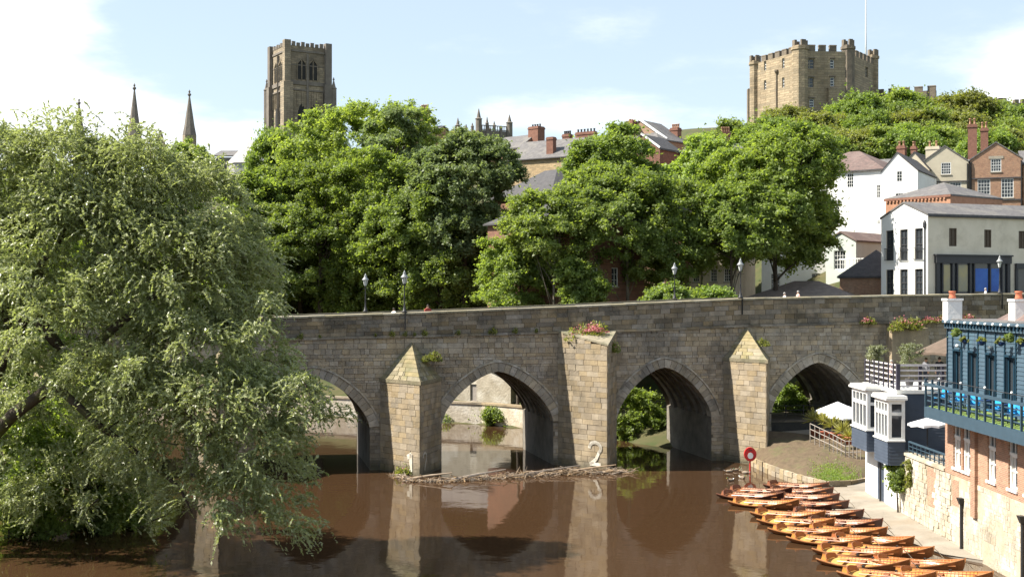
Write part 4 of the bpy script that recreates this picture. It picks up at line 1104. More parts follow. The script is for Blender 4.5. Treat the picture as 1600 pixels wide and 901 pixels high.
def make_boat(dark, red=False):
    t = bpy.data.objects.new('rowing_boat', None); COL.objects.link(t)
    hull, lin, rim, rib = (M_DHULL, M_DGOLD, M_DRIM, M_RIBL) if dark else (M_HULL, M_REDLIN if red else M_GOLD, M_RIM, M_RIBL if red else M_RIBD)
    ns, nq = 26, 7
    def section(u, inset=0.0):
        b, g, k = max(0.0, b_half(u) - inset), g_h(u), k_h(u) + inset * 1.2
        out = []
        for j in range(-nq, nq + 1):
            f = j / nq; a = abs(f)
            y = b * math.copysign(min(1.0, (a ** 0.62)) , f) if a > 0 else 0.0
            z = k + (g - k) * (a ** 2.4)
            out.append(Vector((u * BL, y, z)))
        return out
    us = [0.004 + 0.992 * i / ns for i in range(ns + 1)]
    def skin(inset, mat, name, parent, dz=0):
        V = []; 
        for u in us: V += [tuple(p + Vector((0, 0, dz))) for p in section(u, inset)]
        w = 2 * nq + 1
        Q = [(i * w + j, (i + 1) * w + j, (i + 1) * w + j + 1, i * w + j + 1) for i in range(ns) for j in range(w - 1)]
        return obj(name, np_mesh(name, V, Q, mat, True), parent)
    skin(0, hull, 'hull', t); li = skin(0.028, lin, 'lining', t)
    m = MB()
    for sgn in (-1, 1):
        pts = [Vector((u * BL, sgn * (b_half(u) - .01), g_h(u))) for u in us]
        for a, b in zip(pts[:-1], pts[1:]): m.bar(a, b, 0.06, 0.045)
    m.bar((BL * .992, 0, k_h(1) + .05), (BL * 1.012, 0, g_h(1) + .05), .05, .07)
    m.build('gunwale', rim, t)
    m = MB()
    for i in range(2, 24):
        u = i / 25; sec = section(u, .03)
        for j in range(len(sec) - 1): m.bar(sec[j], sec[j + 1], .022, .02, up=(1, 0, 0))
    tag(m.build('ribs', rib, li), kind='stuff')
    def floor(u0, u1, z, mat, name, wd=0.8):
        m = MB(); n = 8
        for i in range(n):
            a, b = u0 + (u1 - u0) * i / n, u0 + (u1 - u0) * (i + 1) / n
            ya, yb = b_half(a) * wd - .03, b_half(b) * wd - .03
            m.hexa([(a * BL, -ya, z), (b * BL, -yb, z), (b * BL, yb, z), (a * BL, ya, z), (a * BL, -ya, z + .03), (b * BL, -yb, z + .03), (b * BL, yb, z + .03), (a * BL, ya, z + .03)])
        return m.build(name, mat, t)
    floor(.16, .80, .03, M_CUSH if not dark else M_SEAT, 'floor_boards', .55)
    floor(.10, .29, .15, M_CUSH if not dark else M_SEAT, 'stern_seat', .88)
    for u in (.46, .68):
        y = b_half(u) - .03; m = MB(); m.box(u * BL - .12, u * BL + .12, -y, y, .15, .185); m.build('thwart', M_SEAT if not dark else M_DRIM, t)
    # curved backrest across the stern
    m = MB(); n = 10; yb = b_half(.115) * .96
    for i in range(n):
        a, b = -1 + 2 * i / n, -1 + 2 * (i + 1) / n
        xa, xb = (.095 + .05 * a * a) * BL, (.095 + .05 * b * b) * BL
        za, zb = .50 - .10 * a * a, .50 - .10 * b * b
        m.hexa([(xa - .015, a * yb, .2), (xb - .015, b * yb, .2), (xb + .02, b * yb, .2), (xa + .02, a * yb, .2), (xa - .05, a * yb, za), (xb - .05, b * yb, zb), (xb - .015, b * yb, zb), (xa - .015, a * yb, za)])
    m.build('backrest', M_SEAT if not dark else M_DRIM, t)
    m = MB(); ya = b_half(.9) * .9   # bow deck
    m.poly([(.86 * BL, -b_half(.86) * .93, g_h(.86) - .03), (.99 * BL, 0, g_h(.99) - .02), (.86 * BL, b_half(.86) * .93, g_h(.86) - .03)]); m.build('bow_deck', rim, t)
    for sgn in (-1, 1):    # rowlocks
        m = MB(); u = .55; m.box(u * BL - .05, u * BL + .05, sgn * b_half(u) - .04, sgn * b_half(u) + .04, g_h(u), g_h(u) + .09); m.build('rowlock', M_IRON, t)
    for sgn in (-1, 1):
        m = MB(); m.tube([(BL * .22, sgn * .2, .24), (BL * .8, sgn * .34, .36)], .025, 6); m.hexa([(BL * .80, sgn * .34 - .06, .355), (BL * .93, sgn * .38 - .07, .4), (BL * .93, sgn * .38 + .07, .4), (BL * .80, sgn * .34 + .06, .355), (BL * .80, sgn * .34 - .06, .375), (BL * .93, sgn * .38 - .07, .42), (BL * .93, sgn * .38 + .07, .42), (BL * .80, sgn * .34 + .06, .375)]); m.build('oar', M_SEAT, t)
    m = MB(); m.tube([(BL * .99, 0, g_h(1)), (BL * 1.05, .1, g_h(1) - .25), (BL * 1.12, .22, .02)], .018, 5); m.build('mooring_rope', M_ROPE, t)
    return t
def build_boats():
    rr = random.Random(21)
    a0 = math.radians(32); d = Vector((math.cos(a0), -math.sin(a0))); n = Vector((math.sin(a0), math.cos(a0)))
    def from_px(px, py, z=.40):
        Y = (CZ - z) * F / (py - HZ); return Vector(((px - 800) / F * Y, Y))
    lightL = [(1142, 777), (1176, 794), (1187, 805), (1204, 819), (1233, 832), (1273, 850), (1280, 865), (1312, 885), (1345, 905)]
    lightR = [(1270, 814), (1298, 832), (1332, 842), (1371, 860), (1403, 881), (1430, 900)]
    darkL = [(1141, 766, 75.1), (1159, 757, 77.3)]
    darkR = [(1199, 750, 80.6), (1207, 757, 78.4), (1213, 766, 76.2), (1220, 777, 74.0), (1233, 793, 71.3), (1262, 805, 68.7)]
    protos = {0: make_boat(False), 1: make_boat(True), 2: make_boat(False, True)}; used = {0: False, 1: False, 2: False}
    ords = ['nearest', 'second', 'third', 'fourth', 'fifth', 'sixth', 'seventh', 'eighth', 'ninth']
    def place(kind, p, yaw, label, group):
        o = protos[kind] if not used[kind] else copy_tree(protos[kind]); used[kind] = True
        o.location = (p.x, p.y, 0.0); o.rotation_euler = (.075 + rr.uniform(-.03, .03), rr.uniform(-.008, .008), -yaw)
        tag(o, label, 'boat', group)
    offs = []
    for i, (px, py) in enumerate(lightL):
        p = from_px(px, py); offs.append(p.dot(n))
    for i, (px, py) in enumerate(lightL):
        p = from_px(px, py); k = len(lightL) - 1 - i
        q = d * p.dot(d) + n * offs[i]
        place(0, q, a0 + rr.uniform(-.015, .015), f'golden varnished rowing boat, {ords[k]} from the camera in the outer row', 'golden rowing boats in the outer row')
    for i, (px, py) in enumerate(lightR):
        off = (offs[i + 2] + offs[i + 3]) / 2
        p = from_px(px, py); k = len(lightR) - 1 - i
        place(2 if i in (1, 3) else 0, d * p.dot(d) + n * off, a0 + rr.uniform(-.03, .03), f'{"red-lined" if i in (1, 3) else "golden"} rowing boat with its bow to the slipway, {ords[k]} from the camera', 'golden rowing boats along the slipway')
    for i, (px, py, off) in enumerate(darkL):
        p = from_px(px, py); place(1, d * (p.dot(d) - .6) + n * off, a0 + rr.uniform(-.02, .02), ['dark brown rowing boat moored beside the outermost golden boat', 'small dark rowing boat afloat nearest the swimming ducks'][i], 'dark rowing boats afloat')
    for i, (px, py, off) in enumerate(darkR):
        p = from_px(px, py); k = len(darkR) - 1 - i
        place(1, d * p.dot(d) + n * off, a0 + rr.uniform(-.02, .02), f'dark red-brown rowing boat by the slipway, {ords[k]} from the camera of its cluster', 'dark rowing boats by the slipway')
build_boats()
# ------------------------------------------------------------------ town on the hill
def G(px, Y): return ((px - 800) / F * Y, Y)
M_CREAM = material('cream_render', (0.72, 0.65, 0.52), (0.63, 0.565, 0.44), scale=0.8, rough=0.9, bump=0.1, bscale=6, stain=(0.45, 0.40, 0.30), stain_scale=0.5, stain_amt=0.4)
M_GREYCREAM = material('stone_grey_render', (0.50, 0.45, 0.34), (0.43, 0.385, 0.29), scale=0.8, rough=0.9, bump=0.1, bscale=6, stain=(0.38, 0.34, 0.26), stain_scale=0.6, stain_amt=0.4)
M_WHITE = material('white_render', (0.80, 0.79, 0.76), (0.74, 0.73, 0.70), scale=0.8, rough=0.9, bump=0.08, bscale=6, stain=(0.66, 0.64, 0.58), stain_scale=0.5, stain_amt=0.25)
M_OLDBRICK = material('weathered_brick', (0.36, 0.21, 0.13), (0.26, 0.14, 0.09), scale=2.2, rough=0.9, bump=0.3, bscale=12, stain=(0.42, 0.29, 0.19), stain_scale=0.5, stain_amt=0.5,
                      brick=((0.36, 0.28, 0.21), 0.09, (math.radians(90), 0, 0)))
M_ORBRICK = material('orange_brick', (0.42, 0.225, 0.14), (0.32, 0.17, 0.105), scale=2.2, rough=0.9, bump=0.3, bscale=12)
M_SANDH = material('sandstone_house', (0.48, 0.37, 0.22), (0.36, 0.27, 0.16), scale=1.5, rough=0.92, bump=0.4, bscale=8, brick=((0.30, 0.23, 0.14), 0.22, (math.radians(90), 0, 0)))
M_DULLBRICK = material('dull_brick', (0.25, 0.125, 0.085), (0.17, 0.085, 0.06), scale=2.2, rough=.9, bump=.3, bscale=12, stain=(0.12, 0.075, 0.055), stain_scale=.5, stain_amt=.5, brick=((0.2, 0.14, 0.1), .09, (math.radians(90), 0, 0)))
M_DKFRAME = material('dark_grey_joinery', (0.055, 0.055, 0.058), (0.045, 0.045, 0.048), scale=3, rough=0.5)
M_BROWNPANE = material('brown_blind', (0.10, 0.075, 0.05), (0.085, 0.06, 0.04), scale=3, rough=0.4)
M_POSTER = material('blue_display', (0.03, 0.10, 0.40), (0.05, 0.16, 0.5), scale=0.8, rough=0.3)
M_DISPLAY = material('pale_shop_display', (0.30, 0.29, 0.22), (0.42, 0.36, 0.18), scale=0.9, rough=0.4)

def downpipe(parent, x, z0, z1, y=-.09):
    m = MB(); m.tube([(x, y, z0), (x, y, z1)], .06, 6); m.build('downpipe', M_PIPE, parent)

def build_shop():
    c = Vector(G(1450, 116)); dr = Vector((.93, .37)).normalized(); A = (c.x, c.y); B = tuple(c + dr * 17)
    zb, ze, dp = 12.6, 20.0, 6.6
    sl = [(.72, 1.84, 3.4, 6.25, 2, 4), (2.75, 3.87, 3.4, 6.25, 2, 4), (4.85, 5.97, 3.4, 6.25, 2, 4), (.72, 1.84, .05, 2.55, 2, 4), (2.75, 3.87, .05, 2.55, 2, 4), (4.85, 5.97, .05, 2.55, 2, 4)]
    fr = [(2.38, 3.26, 4.6, 6.25, 2, 2), (6.43, 7.28, 4.55, 6.2, 2, 2), (10.5, 11.4, 4.5, 6.15, 2, 2)]
    t, ro, w, H = house('corner_shop', 'white two storey corner shop, front toned cream for shade, with dark shopfront beyond the bridge parapet', A, B, dp, zb, ze, M_CREAM, M_SLATE, 'x', 1.25, fr, sl, sl_frames=False, cat='shop', over=.12, frame=M_BROWNPANE, glass=M_BROWNPANE)  # cream front colour stands for the white wall in shade
    # left gable coloured whiter to paint in its sunlight; it gets its own windows
    m = MB(); wall_panel(m, (-.03, dp + .02, 0), (0, -1, 0), (1, 0, 0), dp + .04, -3, [(0, H), (dp / 2, H + 1.25), (dp + .04, H)], [v[:4] for v in sl], .03)
    m.build('gable_wall', M_WHITE, t)
    for i, v in enumerate(sl):
        wo = window(t, (-.03, dp + .02, 0), (0, -1, 0), (1, 0, 0), *v, frame=M_DKFRAME, reveal=.2, fw=.1, bw_=.06, sill=M_WHITE if i < 3 else None)
        if i < 3:
            g = MB()
            for k in range(8): yy = dp - v[0] - (v[1] - v[0]) * k / 7; g.box(-.2, -.17, yy - .012, yy + .012, v[2] + .05, v[2] + 1.1)
            g.box(-.21, -.16, dp - v[1] - .1, dp - v[0] + .1, v[2] + 1.1, v[2] + 1.15); g.box(-.21, -.16, dp - v[1] - .1, dp - v[0] + .1, v[2] + .02, v[2] + .07)
            g.build('juliet_rail', M_DKFRAME, wo)
    hp = MB(); hp.tube([(-.13, .32, .2), (-.13, .32, 6.2)], .06, 8); hp.lathe([(.07, 0), (.16, .15), (.16, .5), (.06, .75)], 8, (-.13, .32, 6.2)); hp.build('downpipe', M_DKFRAME, t)
    # shopfront: fascia, pilasters, stall riser, panes
    s0, s1 = .8, 9.3
    f = MB(); f.box(s0 - .1, s1 + .1, -.32, -.003, 3.05, 3.72); f.box(s0 - .2, s1 + .2, -.42, -.003, 3.722, 3.85); sf = f.build('shopfront', M_DKFRAME, t)
    for x in (s0, s0 + .62, 2.55, 3.1, 4.55, 5.05, 6.9, 8.3, s1 - .35):
        p = MB(); p.box(x, x + (.35 if x in (s0, s1 - .35) else .13), -.24, -.003, 0, 3.048); p.build('pilaster', M_DKFRAME, sf)
    p = MB(); p.box(s0 + .36, s1 - .36, -.14, -.004, -.2, .35); p.build('stall_riser', M_DKFRAME, sf)
    panes = [(s0 + .36, s0 + .61, M_GLASS), (1.56, 2.54, M_DISPLAY), (2.69, 3.09, M_GLASS), (3.24, 4.54, M_DISPLAY), (4.69, 5.04, M_GLASS), (5.19, 6.89, M_POSTER), (7.04, 8.29, M_POSTER), (8.44, 8.94, M_GLASS)]
    for a, b, mt in panes:
        p = MB(); p.poly([(a, -.06, .352), (b, -.06, .352), (b, -.06, 3.047), (a, -.06, 3.047)]); p.build('shop_pane', M_GLASS, sf)
        if mt is not M_GLASS:
            q = MB(); q.box(a + .12, b - .12, -.1, -.07, .5, 2.6 if mt is M_POSTER else 2.9); q.build('window_display', mt, sf)
    # neighbouring dark shopfront on the same range
    f = MB(); f.box(10.0, 14.5, -.3, -.003, 2.6, 3.1); s2 = f.build('shopfront', M_DKFRAME, t)
    for x in (10.0, 11.4, 12.9, 14.2):
        p = MB(); p.box(x, x + .25, -.22, -.003, 0, 2.598); p.build('pilaster', M_DKFRAME, s2)
    p = MB(); p.poly([(10.2, -.05, 0), (14.3, -.05, 0), (14.3, -.05, 2.6), (10.2, -.05, 2.6)]); p.build('shop_pane', M_GLASS, s2)

def build_houses():
    build_shop()
    # hip-roofed brick block behind the shop
    t, ro, w, H = house('brick_parapet_house', 'orange brick house with dentilled eaves and slate hip roof behind the corner shop', G(1384, 131), G(1485, 125), 9, 14, 22.6, M_ORBRICK, M_SLATE, 'hip', 1.5, (), cat='house', over=.05, gutter=False)
    m = MB(); m.box(-.12, w + .12, -.16, -.003, H - .25, H - .02); m.build('eaves_band', M_RED_BRICK, t)
    for i in range(int(w / .42)):
        m = MB(); m.box(.1 + i * .42, .3 + i * .42, -.14, -.003, H - .45, H - .253); m.build('dentil', M_ORBRICK, t)
    # low hipped roof just beyond the parapet
    house('low_hipped_building', 'low brown slate hipped roof just behind the bridge parapet', G(1158, 125), G(1345, 121), 9, 9.5, 12.25, M_OLDBRICK, material('worn_brown_slate', (0.27, 0.225, 0.2), (0.19, 0.16, 0.145), scale=2.2, rough=.8, bump=.4, bscale=6), 'hip', 1.75, (), over=.3, cat='building')
    t, ro, w, H = house('dark_roofed_cottage', 'small brick building with dark slate roof left of the corner shop', G(1312, 127), G(1425, 125), 8, 11, 14.6, M_OLDBRICK, M_SLATE_D, 'hip', 2.6, (), over=.25, cat='cottage', hipf=1.25)
    t, ro, w, H = house('grey_pavilion', 'pale grey gabled pavilion with white glazed double door', G(1290.5, 137), G(1337.5, 134.5), 10, 14.2, 18.45, material('pale_grey_green_boards', (0.50, 0.54, 0.50), (0.44, 0.48, 0.44), scale=1, rough=.8), M_TILE, 'y', .95,
                        [(.95, 2.35, 1.3, 3.3, 4, 4)], over=.15, cat='building')
    m = MB(); m.box(1.4, 1.9, -.3, -.02, 3.55, 3.75); m.build('wall_lamp', M_PIPE, t)
    for i in range(7):
        m = MB(); m.box(2.6 + i * .5, 2.66 + i * .5, -1.6, -1.54, 1.2, 2.3); m.build('stair_baluster', M_WFRAME, t)
    m = MB(); m.box(2.5, 7, -1.63, -1.5, 2.302, 2.4); m.box(2.5, 7, -1.8, -.1, 1.0, 1.18); m.build('landing', M_WFRAME, t)
    # tall white houses
    house('hipped_white_house', 'tall white rendered house with brown hipped roof beside the dark sycamore', G(1240, 157), G(1380, 150), 10, 15, 27.6, M_WHITE, M_TILE, 'hip', 2.7,
          [(3.6, 4.5, 11.1, 12.1, 2, 2), (6.9, 7.75, 10.6, 12.3, 3, 4), (10.55, 11.1, 9.2, 10.8, 2, 4), (10.6, 11.1, 7.55, 7.75, 2, 1), (10.6, 11.1, 6.1, 6.6, 2, 2), (5.3, 6.0, 7.6, 9.2, 2, 4), (3.3, 4.1, 7.6, 9.2, 2, 4)], over=.2, reveal=.1)
    house('white_gabled_house', 'white rendered gabled house between the brown hipped roof and the cream gable', G(1377, 149), G(1434, 147), 11, 15, 27.1, M_WHITE, M_SLATE_D, 'y', 2.1,
          [(1.75, 2.4, 10.9, 12.15, 2, 3), (1.6, 2.55, 8.9, 9.6, 3, 2), (.95, 1.12, 8.9, 9.6, 1, 2)], over=.08, reveal=.1, gutter=False, zr_off=.44)
    t, ro, w, H = house('white_terrace', 'long low white terrace house seen through the sycamore trunks', G(1190, 143), G(1300, 141), 8, 11, 20.6, M_WHITE, M_SLATE_D, 'x', 2.2,
          [(1.0, 2.0, 5.8, 7.4, 2, 3), (3.2, 4.2, 5.8, 7.4, 2, 3), (5.4, 6.4, 5.8, 7.4, 2, 3), (1.0, 2.0, 2.4, 4.2, 2, 3), (5.4, 6.4, 2.4, 4.2, 2, 3)], over=.15)
    # slate roof behind, stone gable and chimneys
    t, ro, w, H = house('slate_back_range', 'long grey slate roof behind the white gabled house', G(1350, 170), G(1470, 165), 8, 20, 29.0, M_GREYCREAM, M_SLATE, 'x', 2.0, (), over=.15)
    t, ro, w, H = house('stone_gable_house', 'buff stone gable with brick stacks behind the white gable', G(1405, 160), G(1452, 158), 8, 20, 28.3, M_GREYCREAM, M_SLATE_D, 'y', 2.2, (), over=.1, gutter=False)
    chimney(t, -.6, .4, 1.0, 1.9, H - 1.5, H + 3.3, 2, M_RED_BRICK, .6); chimney(t, .75, 1.4, 2.4, 3.2, H, H + 3.3, 2, M_RED_BRICK, .6); chimney(t, 2.45, 4.1, 3.0, 3.9, H - .5, H + 3.2, 2, M_GREYCREAM, .7)
    t, ro, w, H = house('cream_gabled_house', 'cream rendered gabled house with white sash windows left of the brick gable', G(1440, 159), G(1513, 157), 10, 18, 29.2, M_GREYCREAM, M_SLATE, 'y', 1.95,
          [(2.3, 3.45, 9.7, 11.15, 4, 4), (1.0, 2.4, 7.0, 8.7, 4, 4), (3.3, 4.65, 7.0, 8.7, 4, 4)], over=.1, reveal=.1, sill=M_SILL, gutter=False)
    m = MB(); m.box(-.03, w + .03, -.12, -.003, 8.72, 8.88); m.build('string_course', M_SLATE_D, t)
    downpipe(t, w - .12, -2, H - .2); downpipe(t, w + .2, -2, H - .2)
    chimney(t, w - .1, w + .95, 1.2, 2.1, H - .5, zy(194, 158) - 18, 2, M_RED_BRICK, .75); chimney(t, w + 1.3, w + 2.2, 4.2, 5.0, H - .5, zy(201, 161) - 18, 2, M_RED_BRICK, .75)
    fl = MB(); fl.box(w - .25, w + 1.1, 1.05, 2.2, H + .1, H + .35); fl.build('flashing', M_FLASH, t)
    t, ro, w, H = house('brick_gabled_house', 'weathered brick gabled house with tall white sash windows at the right edge', G(1516, 157), G(1597, 155), 10, 18, 29.35, M_OLDBRICK, M_SLATE, 'y', 2.0,
          [(2.35, 3.55, 9.85, 11.4, 4, 4), (.85, 2.3, 6.65, 8.95, 4, 5), (3.55, 4.95, 6.65, 8.95, 4, 5), (.85, 2.3, 3.6, 5.7, 4, 5), (3.55, 4.95, 3.6, 5.7, 4, 5)], over=.1, reveal=.1, sill=M_SILL, gutter=False)
    for z in (8.97, 6.3):
        m = MB(); m.box(-.03, w + .03, -.12, -.003, z + .02, z + .17); m.build('string_course', M_SLATE_D, t)
    m = MB(); m.box(2.1, 3.8, -.05, -.003, 11.42, 11.75); m.build('lintel', M_SILL, t)
    downpipe(t, w - .1, -2, H - .2); downpipe(t, .1, -2, H - .2)
    house('brick_end_house', 'narrow strip of brick house and slate roof at the far right edge', G(1598, 158), G(1690, 156), 10, 18, 29.0, M_OLDBRICK, M_SLATE, 'x', 2.0, (), over=.15)
    # houses along the ridge
    t, ro, w, H = house('sandstone_ridge_house', 'sandstone house with a long grey slate roof between the two tree masses', G(795, 184), G(930, 176), 8.5, 24, 32.2, M_SANDH, M_SLATE, 'x', 2.9, (), over=.25)
    chimney(t, 6.0, 7.1, .6, 1.5, H + .1, H + 3.0, 0, M_RED_BRICK); chimney(t, 5.8, 7.0, 5.2, 6.2, H + 1.6, H + 3.9, 4, M_RED_BRICK, .5, M_SLATE_D); chimney(t, 8.0, 11.2, 5.2, 6.0, H + 1.8, H + 4.0, 6, M_RED_BRICK, .45, M_SLATE_D)
    t, ro, w, H = house('slate_gable_house', 'slate roofed house with broad red brick stack left of the sandstone house', G(765, 193), G(812, 189), 7, 26, 34.6, M_OLDBRICK, M_SLATE, 'x', 2.2, (), over=.1)
    chimney(t, w - .6, w + 1.3, 2.6, 4.2, H, H + 3.4, 4, M_RED_BRICK, .4, M_SLATE_D)
    t, ro, w, H = house('hipped_slate_house', 'small grey hipped slate roof beside a tall brick stack right of the ash tree', G(972, 174), G(1028, 170), 7, 26, 33.6, M_OLDBRICK, M_SLATE, 'hip', 1.7, (), over=.2)
    chimney(t, -.2, 1.0, 1.0, 2.4, H - 2, H + 3.0, 3, M_RED_BRICK, .25)
    def skew(name, label, pxA, Y, w_, ze, dep, rise, wm, rm):
        a = Vector(G(pxA, Y)); d_ = Vector((.6, .8)); b = a + d_ * w_
        return house(name, label, tuple(a), tuple(b), dep, ze - 8, ze, wm, rm, 'x', rise, (), over=.12)
    t, ro, w, H = skew('steep_slate_house', 'steep grey slate roof with pale barge edge on the skyline', 1042, 172, 5.6, 33.7, 8.4, 2.9, M_OLDBRICK, M_SLATE)
    b_ = MB(); b_.bar((-.16, -.1, H + .12), (-.16, 4.2, H + 3.1), .12, .3); b_.build('barge_board', M_WFRAME, t)
    chimney(t, 5.0, 6.1, 1.2, 2.4, H - .5, H + 2.3, 4, M_RED_BRICK, .55)
    t, ro, w, H = skew('red_gable_house', 'dark slate roof with red brick gable below the steep roof', 1031, 164, 5.6, 31.6, 5.4, 1.9, M_RED_BRICK, M_SLATE_D)
    b_ = MB(); b_.bar((-.16, -.1, H + .12), (-.16, 2.7, H + 2.1), .1, .25); b_.build('barge_board', M_WFRAME, t)
    t, ro, w, H = house('valley_roof_house', 'grey slate roof to the right of the red brick gable', G(1064, 168), G(1108, 166), 8, 24, 31.3, M_OLDBRICK, M_SLATE, 'x', 2.1, (), over=.15)
    t, ro, w, H = house('hidden_stack_house', 'house with a row of clay pots peeping over the sycamore', G(1118, 160), G(1160, 160), 7, 24, 31.0, M_OLDBRICK, M_SLATE, 'x', 1.0, (), over=.15)
    chimney(t, 1.1, 2.2, 2, 3, H, zy(206, 162) - 24, 4, M_RED_BRICK, .65)
    t, ro, w, H = house('left_stack_house', 'house with tall brick stack of four pots above the big tree', G(630, 175), G(672, 173), 7, 26, 34.5, M_OLDBRICK, M_SLATE, 'x', 1.5, (), over=.15)
    chimney(t, 1.35, 2.55, 2, 3, H, zy(172, 176) - 26, 4, M_RED_BRICK, .75)
    # brick and cream houses behind the riverside trees
    t, ro, w, H = house('riverside_brick_house', 'red brick house half hidden behind the riverside trees', G(762, 131), G(905, 121), 9, 8, 20.0, M_DULLBRICK, M_SLATE_D, 'hip', 2.6,
          [(8.9, 9.5, 8.7, 10.2, 1, 2), (10.1, 10.8, 8.9, 10.3, 2, 2), (9.6, 10.5, 6.0, 7.6, 2, 2), (5.5, 6.3, 8.7, 10.2, 1, 2), (6.0, 6.9, 5.8, 7.4, 2, 2)],
          (), [(1.6, 2.5, 5.6, 7.4, 2, 3), (4.4, 5.3, 5.6, 7.4, 2, 3)], over=.3, sill=M_SILL)
    house('dark_roofed_brick_house', 'house with steep dark slate roof showing between the two tree masses', G(768, 152), G(862, 143), 9, 12, 24.2, M_DULLBRICK, M_SLATE_D, 'hip', 3.1, (), over=.3)
    t, ro, w, H = house('shaded_brick_house', 'shaded dark brick house with a sash window behind the tree trunks', G(998, 133), G(1076, 131), 8, 10, 20, M_OLDBRICK, M_SLATE_D, 'x', 2.0,
          [(1.8, 2.75, 4.0, 5.5, 2, 3), (3.8, 4.7, 4.0, 5.5, 2, 3), (1.8, 2.75, 7.2, 8.8, 2, 3)], over=.2, sill=M_SILL)
    t, ro, w, H = house('cream_riverside_house', 'cream house with white sash windows behind the lamp on the parapet', G(1077, 130), G(1150, 128), 8, 10, 21, M_CREAM, M_SLATE_D, 'x', 2.2,
          [(.35, 1.05, 4.1, 5.4, 3, 4), (2.2, 2.9, 4.1, 5.4, 3, 4), (.35, 1.05, 7.4, 8.9, 3, 4), (2.2, 2.9, 7.4, 8.9, 3, 4), (3.6, 4.3, 4.1, 5.4, 3, 4)], over=.2, sill=M_SILL)
    downpipe(t, 1.35, -1, H - .2)
    # quay wall and boathouse seen through the second visible arch
    q = thing('quay_wall', 'sunlit stone quay wall seen through the arch between the numbered piers', 'wall')
    pts = [Vector(p) for p in ((12, 108), (8, 116), (-3, 126.5), (-34, 142), (-95, 185))]
    rr = random.Random(9)
    for a, b in zip(pts[1:-1], pts[2:]):
        d_ = (b - a).normalized(); nr = Vector((d_.y, -d_.x)) * -1
        m = MB(); m.hexa([(*a, -1.5), (*b, -1.5), (*(b - nr * .8), -1.5), (*(a - nr * .8), -1.5), (*a, 1.95), (*b, 1.95), (*(b - nr * .8), 1.95), (*(a - nr * .8), 1.95)]); m.build('wall_section', M_WALLSTONE, q)
        m = MB(); m.hexa([(*(a + nr * .1), 1.953), (*(b + nr * .1), 1.953), (*(b - nr * .8), 1.953), (*(a - nr * .8), 1.953), (*(a + nr * .1), 2.15), (*(b + nr * .1), 2.15), (*(b - nr * .8), 2.15), (*(a - nr * .8), 2.15)]); m.build('coping', M_ASHL, q)
    t, ro, w, H = house('boathouse', 'pale stone boathouse wall with a wooden door seen through the arch', G(650, 136), G(798, 129.5), 3.5, 1.6, 7.2, M_WALLSTONE, M_SLATE, 'x', 2, [(7.0, 7.8, .25, 2.0, 1, 1)], frame=M_GALV, glass=M_GALV)

M_CASTLE = material('castle_sandstone', (0.38, 0.315, 0.215), (0.26, 0.215, 0.15), scale=0.9, rough=0.93, bump=0.6, bscale=3.5, stain=(0.15, 0.115, 0.075), stain_scale=0.16, stain_amt=0.5, brick=((0.2, 0.15, 0.09), 0.42, (math.radians(90), 0, 0)))
M_CASTLE_D = material('castle_dark_dressings', (0.2, 0.165, 0.12), (0.12, 0.1, 0.08), scale=1.2, rough=0.93, bump=0.5, bscale=4)
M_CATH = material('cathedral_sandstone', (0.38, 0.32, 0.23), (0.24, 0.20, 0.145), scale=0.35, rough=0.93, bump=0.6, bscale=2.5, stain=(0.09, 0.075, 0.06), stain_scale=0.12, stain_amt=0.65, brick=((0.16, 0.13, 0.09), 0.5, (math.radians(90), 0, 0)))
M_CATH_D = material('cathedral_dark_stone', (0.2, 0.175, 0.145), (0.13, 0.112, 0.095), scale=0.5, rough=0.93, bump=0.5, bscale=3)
M_LOUVRE = material('dark_belfry_louvre', (0.03, 0.028, 0.026), (0.02, 0.02, 0.02), scale=2, rough=0.8)
M_LEADROOF = material('pale_lead_roof', (0.36, 0.35, 0.33), (0.27, 0.265, 0.25), scale=1, rough=0.6)

def merlons(parent, a, b, z, h, wd, gap, th, mat, name='merlon', zb=None):
    a, b = Vector(a), Vector(b); L = (b - a).length; d = (b - a) / L; nr = Vector((-d.y, d.x)); n = max(1, int(round((L + gap) / (wd + gap)))); st = (L + gap) / n
    for i in range(n):
        p = a + d * (i * st); q = a + d * (i * st + st - gap)
        z0 = z + ((zb - z) * (i / n) if zb is not None else 0)
        m = MB(); m.hexa([(*p, z0), (*q, z0), (*(q + nr * th), z0), (*(p + nr * th), z0), (*p, z0 + h), (*q, z0 + h), (*(q + nr * th), z0 + h), (*(p + nr * th), z0 + h)])
        m.hexa([(*(p - nr * .06 - d * .05), z0 + h + .002), (*(q - nr * .06 + d * .05), z0 + h + .002), (*(q + nr * (th + .06) + d * .05), z0 + h + .002), (*(p + nr * (th + .06) - d * .05), z0 + h + .002),
                (*(p - nr * .02), z0 + h + .2), (*(q - nr * .02), z0 + h + .2), (*(q + nr * th), z0 + h + .2), (*(p + nr * th), z0 + h + .2)])
        m.build(name, mat, parent)

